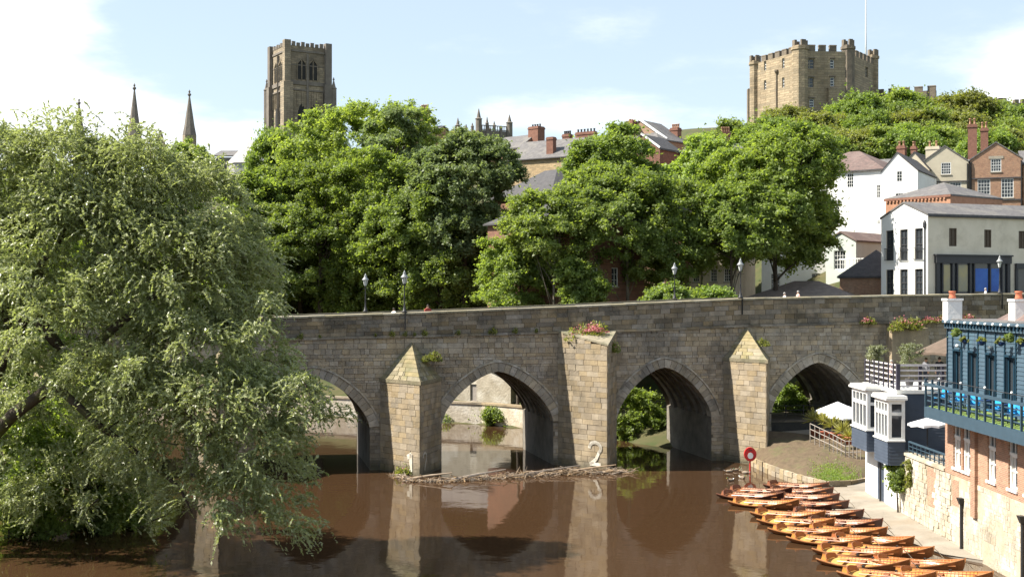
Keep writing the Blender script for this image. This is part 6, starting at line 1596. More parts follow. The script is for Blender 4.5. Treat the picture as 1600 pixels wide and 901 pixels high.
    for i, (px, a, b, hw, Y, sh) in enumerate(ridge): tree('ridge_tree', rl[i], px, a, b, hw, Y, L_MID, 90 + i, 18000, .46, 1.3, 'trees along the ridge', shared='hill' + sh)
    # bushes on the bank behind the arches
    for i, (px, pt_, pb, hw, Y, mt) in enumerate(((985, 590, 705, 45, 113, L_FRESH), (1010, 600, 700, 30, 116, L_LIGHT), (772, 632, 668, 16, 125.5, L_MID), (745, 640, 662, 10, 128, L_MID), (705, 640, 664, 13, 129, L_MID), (1228, 596, 670, 36, 111.5, L_FRESH), (1258, 590, 665, 26, 115, L_OLIVE), (1100, 600, 700, 60, 118, L_MID))):
        tree('bank_bush', ['bright bush filling the arch right of pier two', 'light bush behind the bright one in the arch', 'dark green bush on the quay wall', 'little bush left of the quay bush', 'tuft growing on the quay below the boathouse', 'bright bush beyond the arch railing', 'olive bush at the back of the rightmost arch', 'bush hidden behind the third pier'][i], px, pt_, pb, hw, Y, mt, 100 + i, 6000 if hw > 20 else 2500, .24, .6, 'bushes on the far bank', trunk_r=.07, n_lobes=6, limbs=6)

def build_willow():
    rng = np.random.default_rng(77); rr = random.Random(77)
    Yc = 62.0
    # envelope lobes: photo column, row, half width, half height, distance, density
    LB = [(-40, 300, 110, 110, 62, 1.0), (80, 302, 108, 96, 61, 1.1), (200, 322, 118, 92, 62, 1.2), (300, 362, 95, 98, 62, 1.2), (120, 400, 140, 110, 60, 1.2), (260, 450, 130, 110, 60, 1.3), (350, 470, 75, 110, 62, 1.0),
          (390, 585, 58, 60, 60, .9), (300, 560, 110, 70, 59, 1.2), (330, 650, 120, 75, 58, 1.3), (240, 680, 90, 80, 60, 1.0), (400, 730, 85, 80, 58, .95), (330, 800, 100, 62, 57, .85), (470, 640, 62, 40, 59, .3), (130, 560, 110, 90, 65, .7), (70, 700, 120, 90, 64, .7), (150, 790, 120, 65, 63, .6), (40, 620, 90, 80, 60, .4), (30, 810, 90, 55, 62, .45), (430, 820, 45, 40, 57, .6), (55, 195, 32, 22, 61, .35), (135, 208, 36, 20, 62, .3), (240, 245, 30, 22, 61, .3), (330, 285, 30, 28, 62, .35), (400, 330, 26, 34, 62, .35), (428, 470, 22, 40, 61, .45), (500, 605, 40, 22, 58, .3), (495, 690, 45, 60, 58, .45), (420, 500, 30, 45, 60, .5), (370, 400, 50, 60, 61, .6), (100, 520, 80, 50, 57.5, .8), (60, 440, 70, 50, 57.5, .7), (180, 600, 80, 50, 57, .7), (-20, 560, 70, 120, 62, .5), (-30, 420, 90, 90, 61, .8)]
    pts = []; outs = []
    n_tw = 29500
    wts = np.array([l[2] * l[3] * l[5] for l in LB]); wts = wts / wts.sum()
    idx = rng.choice(len(LB), n_tw, p=wts)
    lb = np.array(LB); s = lb[idx, 4] / F
    d = unit(rng.normal(size=(n_tw, 3)))
    d[:, 2] = np.where((d[:, 2] < -.5), -d[:, 2], d[:, 2])
    rad = rng.uniform(.55, 1.03, n_tw)
    # gather twigs into clumps so that light and dark masses form
    ncl = 1150; ci = rng.integers(0, ncl, n_tw)
    cd = unit(rng.normal(size=(ncl, 3))); cl_idx = rng.choice(len(LB), ncl, p=wts)
    cd[:, 2] = np.where(cd[:, 2] < -.55, -cd[:, 2], cd[:, 2])
    sc = lb[cl_idx, 4] / F
    cx = (lb[cl_idx, 0] - 800) * sc + cd[:, 0] * lb[cl_idx, 2] * sc * .9
    cz = CZ + (HZ - lb[cl_idx, 1]) * sc + cd[:, 2] * lb[cl_idx, 3] * sc * .9
    cy = lb[cl_idx, 4] + cd[:, 1] * 3.0 + .5
    clc = np.stack([cx, cy, cz], -1); crad = rng.uniform(.5, 1.2, ncl)
    p0 = clc[ci] + d * (crad[ci] * rng.random(n_tw) ** .5)[:, None] * np.array([1, 1, .8])
    # airy single twigs at the top edge
    na = 900; ax_ = rng.uniform(-40, 330, na); ay = 222 + 26 * np.sin(ax_ * .05) + rng.uniform(-28, 30, na) + np.maximum(0, ax_ - 150) * .28
    top = np.stack([(ax_ - 800) * 61.5 / F, 61.5 + rng.normal(size=na) * 1.6, CZ + (HZ - ay) * 61.5 / F], -1)
    p0 = np.concatenate([p0, top]); cdir = np.concatenate([cd[ci], np.tile([[0, 0, 1.0]], (na, 1)) + rng.normal(size=(na, 3)) * .3]); n = len(p0)
    outd = unit(cdir * np.array([1, 1, .35]) + rng.normal(size=(n, 3)) * .55)
    nl = 13; lng = rng.uniform(.45, 1.05, n)
    t = (np.arange(nl)[None] + rng.random((n, nl))) / nl
    drop = rng.uniform(.15, .75, n)
    c = p0[:, None] + outd[:, None] * (t * lng[:, None])[..., None] + np.array([0, 0, -1.0]) * ((t ** 2) * (drop * lng)[:, None])[..., None]
    tang = unit(outd[:, None] + np.array([0, 0, -1.0]) * (2 * t * drop[:, None])[..., None])
    side = rng.normal(size=(n, nl, 3)); axis = unit(tang * .8 + side * .45)
    nrm = unit(rng.normal(size=(n, nl, 3)) * .6 + np.array([0, 0, .7]) + cdir[:, None] * .25)
    c = c.reshape(-1, 3); axis = axis.reshape(-1, 3); nrm = nrm.reshape(-1, 3)
    keep = c[:, 2] > .05; c, axis, nrm = c[keep], axis[keep], nrm[keep]
    L = rng.uniform(.14, .27, len(c)); V, Q = leaf_quads(c, nrm, axis, L, L * .38)
    root = thing('willow_tree', 'big grey green willow drooping over the river in the left foreground', 'tree', (-27.0, 62.0, .6))
    off = np.array([-27.0, 62.0, .6]); me = np_mesh('crown', V - off, Q, L_WILLOW)
    obj('crown', me, root)
    O = Vector(off)
    m = MB()
    def limb(pp, rs, n=8): m.tube([p - O for p in pp], rs, n)
    b = Vector((-27, 62, -.3))
    limb([b, Vector((-26.8, 62, 2.5)), P(-20, 620, 61.5), P(20, 540, 61), P(45, 480, 60.5), P(64, 415, 60.5), P(95, 370, 61), P(140, 290, 62), P(165, 240, 62)], [.7, .5, .4, .32, .27, .22, .18, .1, .04])
    limb([P(-20, 690, 61.5), P(20, 648, 60), P(85, 600, 59.3), P(160, 528, 59.3), P(230, 470, 60), P(290, 420, 61), P(340, 380, 62)], [.36, .3, .26, .22, .16, .1, .04])
    limb([P(95, 545, 60), P(60, 500, 59.8), P(42, 485, 60)], [.24, .3, .34])
    limb([P(20, 540, 61), P(-10, 420, 61), P(-30, 320, 61), P(-20, 250, 61)], [.3, .25, .18, .06])
    limb([P(150, 535, 59.3), P(220, 590, 58.8), P(280, 630, 58), P(330, 680, 57.6), P(360, 760, 57)], [.22, .17, .13, .09, .04])
    limb([P(85, 600, 59.3), P(150, 660, 59.5), P(230, 720, 59), P(280, 760, 58), P(300, 800, 57.5)], [.2, .16, .12, .08, .03])
    limb([P(280, 630, 58), P(350, 620, 58.5), P(420, 610, 59), P(480, 625, 59), P(520, 640, 59)], [.12, .1, .07, .045, .02])
    for k in range(90):
        c0 = clc[rr.randrange(ncl)]; a = Vector(c0); q = a + Vector((rr.uniform(-1, 1), rr.uniform(-1, 1), rr.uniform(-.2, 1.0))); e = a + (a - q) * rr.uniform(.5, 1.4) + Vector((0, 0, -rr.uniform(.2, .9)))
        m.tube([q - O, a - O, e - O], [.045, .03, .01], 5)
    m.build('trunk', M_MOSSBARK, root, True)
build_trees(); build_willow()
# ------------------------------------------------------------------ lamps, people, plants, small things
M_LANTERN = material('frosted_lantern_glass', (0.62, 0.64, 0.62), (0.5, 0.52, 0.5), scale=3, rough=.25)
M_LAMPCAP = material('grey_lamp_cap', (0.30, 0.31, 0.31), (0.22, 0.23, 0.23), scale=3, rough=.4)
def make_lamp():
    t = bpy.data.objects.new('street_lamp', None); COL.objects.link(t)
    m = MB(); m.lathe([(.2, 0), (.2, .08), (.12, .14), (.1, .34), (.065, .4), (.05, 1.0), (.06, 1.03), (.045, 1.08), (.038, 2.0), (.07, 2.06), (.05, 2.1)], 10); m.build('post', M_IRON, t, True)
    m = MB(); m.bar((-.28, 0, 1.86), (.28, 0, 1.86), .03); m.build('ladder_bar', M_IRON, t)
    m = MB(); m.lathe([(.1, 2.1), (.21, 2.55), (.21, 2.56)], 6); la = m.build('lantern', M_LANTERN, t)
    m = MB(); m.lathe([(.29, 2.555), (.27, 2.6), (.12, 2.78), (.1, 2.86), (.12, 2.9), (.04, 2.98), (.015, 3.1)], 8); m.build('lamp_cap', M_LAMPCAP, la, True)
    m = MB()
    for k in range(6):
        a = math.pi * k / 3; m.bar((math.cos(a) * .105, math.sin(a) * .105, 2.1), (math.cos(a) * .22, math.sin(a) * .22, 2.56), .022)
    m.build('lantern_frame', M_IRON, la)
    return t
def build_lamps():
    L = make_lamp(); first = True
    for px, t_, lab, brk in ((632, .22, 'lamp post on the near parapet beside the couple of trees over pier one', True), (571, BT - .3, 'lamp post on the far parapet left of the near lamp', False), (1054, BT - .3, 'lamp post on the far parapet among the bright shrubs', False), (1157, .22, 'lamp post on the near parapet above the third pier', True), (1562, .22, 'lamp post on the near parapet in front of the shop window', True)):
        o = L if first else copy_tree(L); first = False
        s = bs(px, t_); p = bw(s, t_, zt(s) + .02); o.location = p; tag(o, 'black lantern ' + lab, 'street lamp', 'lantern lamps along the bridge')
        if brk:
            m = MB(); q = [Vector((0, -.36, -.05)), Vector((0, -.36, -1.25))]; m.bar(q[0], q[1], .08); m.bar((0, 0, 0.02), (0, -.36, 0.02), .1, .05); b = m.build('wall_bracket', M_IRON, o); b.rotation_euler = (0, 0, BA)

M_SKIN = material('skin', (0.50, 0.31, 0.22), (0.45, 0.27, 0.19), scale=6, rough=.6)
M_HAIR_D = material('dark_brown_hair', (0.03, 0.02, 0.014), (0.045, 0.03, 0.02), scale=20, rough=.6)
M_HAIR_G = material('grey_hair', (0.35, 0.33, 0.3), (0.28, 0.26, 0.24), scale=20, rough=.6)
M_TROUSERS = material('dark_trousers', (0.03, 0.035, 0.05), (0.04, 0.045, 0.06), scale=6, rough=.9)
def cloth(name, c): return material(name, c, tuple(v * .85 for v in c), scale=5, rough=.9)
def person(label, loc, rz, shirt, hair, pose='stand', h=1.72, group=None):
    """one continuous skinned body with clothing zones, hair and face as children"""
    t = thing('person', label, 'person', loc, rz, group); k = h / 1.72
    V, E, Rr = [], [], []
    def add(p, r, par=None):
        V.append(Vector(p) * k); Rr.append(r * k); i = len(V) - 1
        if par is not None: E.append((par, i))
        return i
    pel = add((0, 0, .93), .155)
    lean = .14 if pose == 'lean' else 0.0
    ch = add((0, -lean * .4, 1.14), .15, pel); sh = add((0, -lean, 1.36), .155, ch); nk = add((0, -lean * 1.15, 1.47), .06, sh); hd = add((0, -lean * 1.3 - .01, 1.56), .085, nk); tp = add((0, -lean * 1.3, 1.66), .078, hd)
    hands = []
    for s in (-1, 1):
        hp = add((s * .1, 0, .88), .1, pel); kn = add((s * .11, -.02, .49), .065, hp); an = add((s * .12, .02, .09), .042, kn); add((s * .13, -.16, .035), .035, an)
        so = add((s * .19, -lean, 1.36), .062, sh)
        if pose == 'lean': el = add((s * .26, -lean - .08, 1.12), .045, so); wr = add((s * .13, -lean - .32, 1.18), .032, el)
        else: el = add((s * .25, .02, 1.08), .045, so); wr = add((s * .25, -.08, .84), .032, el)
        ha = add(tuple((V[wr] / k) + ((V[wr] - V[el]) / k).normalized() * .07), .03, wr); hands.append((V[wr].copy(), V[ha].copy(), s))
    me = bpy.data.meshes.new('body'); me.from_pydata([tuple(v) for v in V], E, []); me.update()
    o = bpy.data.objects.new('body', me); COL.objects.link(o)
    md = o.modifiers.new('skin', 'SKIN'); md.use_smooth_shade = True
    sk = me.skin_vertices[0].data
    for i, r in enumerate(Rr): sk[i].radius = (r, r * (.72 if i in (ch, sh, pel) else 1)); sk[i].use_root = (i == pel)
    o.modifiers.new('sub', 'SUBSURF').levels = 1; o.modifiers['sub'].render_levels = 1
    dg = bpy.context.evaluated_depsgraph_get(); dg.update(); em = bpy.data.meshes.new_from_object(o.evaluated_get(dg))
    bpy.data.objects.remove(o)
    em.materials.clear(); [em.materials.append(m) for m in (shirt, M_SKIN, M_TROUSERS)]
    for p in em.polygons:
        c = p.center; z = c.z / k; p.material_index = 2 if z < .9 and abs(c.x) < .2 * k and not (pose != 'lean' and abs(c.x) > .185 * k) else 0
        if z > 1.455: p.material_index = 1
        for wr, ha, s in hands:
            if (c - wr).length < .12 * k or (c - ha).length < .1 * k: p.material_index = 1
        p.use_smooth = True
    obj('body', em, t)
    H = V[hd]
    m = MB(); m.sphere((H.x, H.y + .018, H.z + .045), (.093 * k, .105 * k, .105 * k), 12, 8)
    V2 = [i for i, v in enumerate(m.v)]
    m.f = [f for f in m.f if not all(m.v[i][1] < H.y - .035 and m.v[i][2] < H.z + .075 for i in f)]
    m.build('hair', hair, t, True)
    m = MB(); m.hexa([(H.x - .014, H.y - .085, H.z - .03), (H.x + .014, H.y - .085, H.z - .03), (H.x + .016, H.y - .07, H.z - .03), (H.x - .016, H.y - .07, H.z - .03), (H.x - .006, H.y - .088, H.z + .015), (H.x + .006, H.y - .088, H.z + .015), (H.x + .008, H.y - .07, H.z + .02), (H.x - .008, H.y - .07, H.z + .02)]); m.build('nose', M_SKIN, t)
    for s in (-1, 1):
        m = MB(); m.sphere((s * .031, H.y - .078, H.z + .02), .011, 6, 5); m.build('eye', M_HAIR_D, t)
        m = MB(); m.sphere((s * .088, H.y, H.z), (.012, .02, .03), 6, 5); m.build('ear', M_SKIN, t)
    m = MB(); m.box(-.025, .025, H.y - .083, H.y - .07, H.z - .056, H.z - .046); m.build('mouth', material('lips', (0.35, 0.12, 0.1), rough=.6), t)
    for wr, ha, s in hands:
        d = (ha - wr).normalized(); sd = d.cross(Vector((0, 0, 1)) if abs(d.z) < .8 else Vector((0, 1, 0))).normalized(); dn = d.cross(sd)
        m = MB()
        for q, (off, ln) in enumerate(((-.028, .062), (-.010, .074), (.010, .07), (.028, .055))):
            b = ha + sd * off; m.tube([b, b + d * ln * .55, b + d * ln * .9 + dn * .02], [.010, .009, .007], 5)
        b = wr + d * .02 + sd * .03 * s; m.tube([b, b + sd * .03 * s + d * .03, b + sd * .035 * s + d * .06], [.012, .010, .008], 5)
        m.build('fingers', M_SKIN, t)
    return t
def build_people():
    def on_bridge(px, t_): s = bs(px, t_); return bw(s, t_, zdeck(s) + .004)
    person('person in a white top behind the parapet left of the near lamp', on_bridge(615.5, 1.3), BA + 2.2, cloth('white_shirt', (.7, .7, .7)), M_HAIR_D, 'stand', 1.64)
    person('dark haired person in a red top leaning on the parapet right of the near lamp', on_bridge(668, .95), BA, cloth('red_top', (.35, .07, .06)), M_HAIR_D, 'lean', 1.8)
    person('white haired person in a white top behind the parapet over the low hipped roof', on_bridge(1226, 1.4), BA + 1.6, cloth('pale_shirt', (.72, .66, .62)), M_HAIR_G, 'stand', 1.66)
    person('person in a pink top walking behind the parapet near the hipped roof', on_bridge(1247, 1.5), BA - 1.5, cloth('pink_top', (.68, .42, .36)), M_HAIR_G, 'stand', 1.78)
    person('person in a white shirt behind the parapet in front of the shopfront', on_bridge(1540, 2.0), BA + 1.2, cloth('bright_shirt', (.75, .75, .74)), M_HAIR_G, 'stand', 1.75)
    zf = 7.205
    person('person in a pale pink top standing on the roof terrace by the rail corner', (P(1393, 0, 75.6).x, 75.6, zf), 1.0, cloth('pale_pink_top', (.62, .45, .42)), M_HAIR_G, 'stand', 1.66)
    person('person in dark clothes under the brown parasol on the roof terrace', (P(1468, 0, 76.5).x, 76.5, zf), 2.5, cloth('black_top', (.03, .03, .035)), M_HAIR_D, 'stand', 1.78)
    person('person in a grey top at the back of the roof terrace', (P(1447, 0, 77.5).x, 77.5, zf), -1.0, cloth('grey_top', (.2, .2, .22)), M_HAIR_D, 'stand', 1.7)

# ---- foliage tufts
L_WEED = leaf_material('weed_leaf', (0.14, 0.17, 0.05), (0.24, 0.24, 0.09), trans=.4)
L_PINK = leaf_material('pink_flower', (0.36, 0.10, 0.12), (0.5, 0.22, 0.22), trans=.3, tcol=(1.2, .9, .9))
L_PALM = leaf_material('palm_leaf', (0.22, 0.22, 0.06), (0.36, 0.33, 0.11), trans=.35)
def tuft_mesh(name, seed, n, r, h, L, mat, droop=.3, w=.16):
    rng = np.random.default_rng(seed); a = rng.uniform(0, 6.28, n); q = rng.random(n) ** .6; ns = 9; sa = rng.integers(0, ns, n); so = rng.normal(size=(ns, 3)) * .42 * r; sh = rng.uniform(.45, 1.1, ns)
    c = np.stack([np.cos(a) * q * r * .45 + so[sa, 0], np.sin(a) * q * r * .45 + so[sa, 1] * .7, (1 - q * q) * rng.random(n) * h * sh[sa] - np.abs(so[sa, 0]) * .25], -1)
    ax = unit(np.stack([np.cos(a) * .6, np.sin(a) * .6, rng.uniform(.2, 1.3, n)], -1) + rng.normal(size=(n, 3)) * droop)
    nrm = unit(np.cross(ax, rng.normal(size=(n, 3)))); l = L * rng.uniform(.5, 1.3, n)
    V, Q = leaf_quads(c, nrm, ax, l, l * w); return np_mesh(name, V, Q, mat)
NTH = ['first', 'second', 'third', 'fourth', 'fifth', 'sixth', 'seventh', 'eighth', 'ninth', 'tenth', 'eleventh', 'twelfth']
def build_plants():
    weeds = [tuft_mesh('leaves', 200 + i, 90, .16, .35, .3, L_WEED) for i in range(3)]
    spots = [(587, 523), (613, 522), (633, 522), (648, 521), (664, 520), (716, 513), (765, 512), (772, 513), (805, 511), (838, 509), (500, 512), (470, 519)]
    for i, (px, py) in enumerate(spots):
        s = bs(px); z = zs(s) + .09; t = thing('wall_weed', f'small weed tuft on the bridge string course, {NTH[sorted(q[0] for q in spots).index(px)]} from the left', 'weed', bw(s, -.1, z), 0, 'weed tufts on the bridge string course'); o = obj('leaves', weeds[i % 3], t); k = .7 + (i * 37 % 10) / 12; o.scale = (k, k, k)
    def valerian(label, p, n_l, n_f, r, h, seed):
        t = thing('valerian_plant', label, 'plant', p, 0, 'flowering plants on the bridge'); obj('leaves', tuft_mesh('leaves', seed, n_l, r, h, .26, L_WEED if seed % 2 else L_OLIVE, .6, .35), t)
        o = obj('flowers', tuft_mesh('flowers', seed + 1, max(5, int(n_f * .6)), r * 1.05, h * .7, .16, L_PINK, .8, .6), t); o.location = (0, 0, h * .3); tag(o, kind='stuff')
    s2 = 13.6
    valerian('big pink flowered valerian growing on top of the second pier', bw(13.3, -1.1, 9.75), 1600, 700, 1.35, 1.1, 300)
    valerian('trailing green plant on the shaded side of the second pier top', bw(14.3, -2.2, 8.6), 700, 60, .8, .9, 303)
    valerian('pink valerian left on the ledge above the buttress', bw(bs(1352), -.35, 10.55), 350, 200, .6, .5, 305)
    valerian('leafy pink valerian on top of the wall buttress', bw(bs(1405), -.9, 10.2), 1500, 200, 1.3, 1.1, 306)
    valerian('row of pink valerian right of the wall buttress', bw(bs(1450), -.4, 10.65), 500, 420, .9, .5, 309)
    valerian('pink valerian just left of the white chimney', bw(bs(1474), -.4, 10.8), 450, 420, .8, .5, 311)
    valerian('pink valerian just right of the white chimney', bw(bs(1511), -.4, 10.75), 350, 300, .6, .5, 313)
    valerian('brown weedy plant on the cap of the first pier', bw(1.2, -.8, 8.0), 800, 20, .7, .7, 315)
    valerian('brown weedy plant on the cap of the third pier', bw(26.8, -.9, 8.9), 500, 10, .6, .5, 317)
    valerian('green weeds at the waterline of the first pier', bw(-1.0, -3.1, .15), 500, 5, .7, .8, 318)
    # buttress on the right part of the bridge
    m = MB(); a, b = bs(1380), bs(1441)
    m.hexa([(a - .5, -2.0, -1), (b + .2, -2.0, -1), (b + .2, .05, -1), (a - .5, .05, -1), (a + .3, -.9, 10.1), (b, -.9, 10.1), (b, .05, 10.2), (a + .3, .05, 10.2)]); m.build('buttress', M_ASHL, bridge)
    # ivy on the end of the river wall, grass on the garden bank
    t = thing('wall_climber', 'dark green climber hanging over the end of the rubble wall under the bay window', 'plant', (WX - .25, 73.1, 2.7)); lob = [(0, 0, 0, .35, .7, .8), (0, -.5, -.5, .3, .45, .6), (0, .3, .5, .3, .5, .5)]
    cm, _ = crown_mesh('foliage', 401, lob, 3000, .2, L_MID, .3); obj('foliage', cm, t); m = MB(); m.tube([(.1, 0, -2.6), (.05, .05, -1.2), (0, 0, 0)], [.06, .05, .03], 6); m.build('stem', M_BARK, t)
    t = thing('wall_creeper', 'thin yellow green creeper on the rubble wall right of the climber', 'plant', (WX - .12, 71.4, 2.9)); lob = [(0, 0, 0, .12, .6, .5), (0, -.3, -.7, .1, .3, .5)]; cm, _ = crown_mesh('foliage', 402, lob, 500, .16, L_OLIVE, .25); obj('foliage', cm, t)
    rng = np.random.default_rng(5); n = 3000; u = rng.normal(size=n) * .2 + .5; u = np.clip(u, 0, 1); v = np.abs(rng.normal(size=n)) * .16; v = np.clip(v, 0, .6)
    E = np.array(EDGE); T = np.array(TOPC); f = (.42 + u * .38) * (len(E) - 1); k = f.astype(int); g = (f - k)[:, None]
    aa = E[k] * (1 - g) + E[k + 1] * g; bb = T[k] * (1 - g) + T[k + 1] * g; p = aa * (1 - v[:, None]) + bb * v[:, None]; z = .62 + 1.75 * v ** .85 * (1 - .25 * f / (len(E) - 1))
    c = np.stack([p[:, 0], p[:, 1], z + .05], -1); ax = unit(np.array([0, 0, 1.0]) + rng.normal(size=(n, 3)) * .5); l = rng.uniform(.08, .2, n); V, Q = leaf_quads(c, unit(np.cross(ax, rng.normal(size=(n, 3)))), ax, l, l * .3)
    tag(obj('bank_grass', np_mesh('bank_grass', V, Q, L_FRESH)), 'patch of green grass at the front of the bare earth bank', 'grass', kind='stuff')
    # potted palms behind the handrail
    M_TPOT = material('red_clay_planter', (0.42, 0.13, 0.07), (0.33, 0.10, 0.06), scale=4, rough=.8)
    for i, (px, py, Y, r) in enumerate(((1273, 655, 96, .95), (1288, 658, 95, .8), (1301, 664, 94, .95), (1316, 672, 92.5, .9), (1327, 682, 91, .8))):
        q = P(px, py, Y); zb = max(2.1, 0)
        t = thing('potted_palm', f'spiky yellow green potted palm, {["first", "second", "third", "fourth", "fifth"][i]} from the arch along the handrail', 'palm', (q.x, q.y, zb), 0, 'potted palms by the handrail')
        rng = np.random.default_rng(500 + i); n = 110; a = rng.uniform(0, 6.28, n); el = rng.uniform(-.35, 1.25, n); dd = np.stack([np.cos(a) * np.cos(el), np.sin(a) * np.cos(el), np.sin(el)], -1); L = r * rng.uniform(.7, 1.2, n); zc = q.z - zb
        V, Q = leaf_quads(dd * L[:, None] * .5 + [0, 0, zc], unit(np.cross(dd, rng.normal(size=(n, 3)))), dd, L, L * .075); obj('fronds', np_mesh('fronds', V, Q, L_PALM), t)
        m = MB(); m.tube([(0, 0, .3), (0, 0, zc)], [.09, .07], 7); m.build('stem', M_BARK, t); m = MB(); m.lathe([(.22, 0), (.32, .45), (.35, .46), (.35, .52), (.28, .52)], 10); m.build('pot', M_TPOT, t, True)
    for i, (px, Y, h, r) in enumerate(((1366, 79, 2.35, .55), (1421, 77, 2.6, .8))):
        x = P(px, 0, Y).x; t = thing('olive_tree', ['small pale olive tree at the river end of the roof terrace', 'pale bushy olive tree in the middle of the roof terrace'][i], 'tree', (x, Y, 7.2), 0, 'olive trees on the roof terrace')
        cm, cc = crown_mesh('crown', 600 + i, lobes_auto(random.Random(i), r, r * 1.1, 5), 1500, .1, leaf_material('olive_leaf_%d' % i, (0.17, 0.19, 0.11), (0.27, 0.28, 0.18), trans=.3), .28); o = obj('crown', cm, t); o.location = (0, 0, h - r)
        m = MB(); m.tube([(0, 0, .4), (.03, 0, 1.0), (0, 0, h - r)], [.05, .04, .03], 6); m.build('trunk', M_BARK_L, t); m = MB(); m.lathe([(.2, 0), (.28, .45), (.24, .45)], 10); m.build('pot', M_SLATE_D, t)

def parasol(name, label, loc, r, h, rim, mat, n=8, group=None, polemat=None):
    t = thing(name, label, 'parasol', loc, .3, group)
    m = MB(); m.tube([(0, 0, 0), (0, 0, h + .05)], .035, 8); m.build('pole', polemat or M_IRON, t)
    m = MB(); top = Vector((0, 0, h)); b = []
    for k in range(n): a = 2 * math.pi * k / n; b.append(Vector((math.cos(a) * r, math.sin(a) * r, rim)))
    for k in range(n):
        p, q = b[k], b[(k + 1) % n]; mid = (p + q) / 2 * 1.0; mid.z += .04
        m.poly([top, p, mid]); m.poly([top, mid, q])
        m.poly([p, p - Vector((0, 0, .14)), mid - Vector((0, 0, .12)), mid]); m.poly([mid, mid - Vector((0, 0, .12)), q - Vector((0, 0, .14)), q])
    m.build('canopy', mat, t)
    m = MB()
    for k in range(n): m.bar(b[k] - Vector((0, 0, .02)), top - Vector((0, 0, .06)), .025)
    m.build('ribs', polemat or M_IRON, t)
    m = MB(); m.lathe([(.3, 0), (.3, .06), (.05, .1)], 10); m.build('base', M_IRON, t)
def build_small():
    M_CANW = material('white_canvas', (0.78, 0.78, 0.8), (0.7, 0.7, 0.72), scale=3, rough=.9); M_CANB = material('brown_canvas', (0.14, 0.10, 0.075), (0.10, 0.075, 0.055), scale=3, rough=.9)
    for i, (px, py, Y) in enumerate(((1309, 627, 97), (1326, 634, 95.2))):
        q = P(px, py, Y); parasol('garden_parasol', ['white parasol in the garden under the rightmost arch, left of two', 'white parasol nearest the bay windows in the garden'][i], (q.x, q.y, 2.1), 1.75, q.z - 2.1, q.z - 2.1 - .75, M_CANW, group='white garden parasols')
    q = P(1449, 652, 69.8); parasol('terrace_parasol', 'single white parasol on the terrace below the blue balcony', (q.x, q.y, 3.62), 1.05, q.z - 3.62, q.z - 3.62 - .35, M_CANW)
    q = P(1487, 523, 77); parasol('brown_parasol', 'large brown parasol on the roof terrace beside the blue pub', (q.x, q.y, 7.2), 2.1, q.z - 7.2, q.z - 7.2 - 1.05, M_CANB)
    # blue chairs on the balcony
    M_SKY = material('bright_blue_seat', (0.02, 0.28, 0.62), (0.03, 0.34, 0.7), scale=5, rough=.45); M_NAVYC = material('navy_seat', (0.012, 0.03, 0.10), (0.015, 0.04, 0.12), scale=5, rough=.5)
    def chair():
        t = bpy.data.objects.new('balcony_chair', None); COL.objects.link(t)
        m = MB(); m.box(-.24, .24, -.24, .24, .42, .48); m.build('seat', M_SKY, t, bevel=.02)
        m = MB(); m.hexa([(-.24, .2, .5), (.24, .2, .5), (.24, .26, .5), (-.24, .26, .5), (-.24, .3, .95), (.24, .3, .95), (.24, .36, .95), (-.24, .36, .95)]); m.build('backrest', M_SKY, t, bevel=.02)
        for a in (-.21, .21):
            for b in (-.21, .21): m = MB(); m.bar((a, b, .42), (a * 1.08, b * 1.1, 0), .035); m.build('leg', M_NAVYC, t)
            m = MB(); m.box(a - .02, a + .02, -.22, .26, .63, .67); m.build('armrest', M_NAVYC, t)
        return t
    c0 = chair()
    for i, px in enumerate((1470, 1495, 1521, 1552, 1577, 1592)):
        o = c0 if i == 0 else copy_tree(c0); Y = 21.65 * F / (px - 800); o.location = (21.65, Y, 7.012); o.rotation_euler = (0, 0, -1.2 + (i % 3) * .25)
        tag(o, f'bright blue balcony chair, {["first", "second", "third", "fourth", "fifth", "sixth"][i]} from the left behind the balcony rail', 'chair', 'blue chairs on the pub balcony')
    tb = None
    for i, px in enumerate((1483, 1508, 1537, 1565)):
        Y = 21.9 * F / (px - 800); t = thing('balcony_table', f'dark table between the blue balcony chairs, {["first", "second", "third", "fourth"][i]} from the left', 'table', (21.9, Y, 7.012), 0, 'tables on the pub balcony')
        m = MB(); m.lathe([(.33, .7), (.33, .74)], 12); m.build('top', M_NAVYC, t); m = MB(); m.tube([(0, 0, 0), (0, 0, .7)], .03, 6); m.build('leg', M_IRON, t); m = MB(); m.lathe([(.22, 0), (.22, .03), (.04, .05)], 10); m.build('base', M_IRON, t)
    # topiary balls and hanging baskets on the blue wall
    for i, (px, py) in enumerate(((1494, 520), (1578, 528))):
        Y = 22.45 * F / (px - 800); z = zy(py, Y); t = thing('topiary_ball', ['round green topiary ball near the left corner of the blue wall', 'round green topiary ball at the right of the blue wall'][i], 'plant', (22.45, Y, z), 0, 'topiary balls on the pub wall')
        cm, _ = crown_mesh('foliage', 700 + i, [(0, 0, 0, .2, .2, .2)], 900, .07, L_FRESH, .08); obj('foliage', cm, t); m = MB(); m.sphere((0, 0, 0), .2, 10, 8); m.build('core', L_DARK, t); m = MB(); m.tube([(0, 0, .2), (0, 0, .55), (.4, 0, .58)], .012, 5); m.build('hook', M_IRON, t)
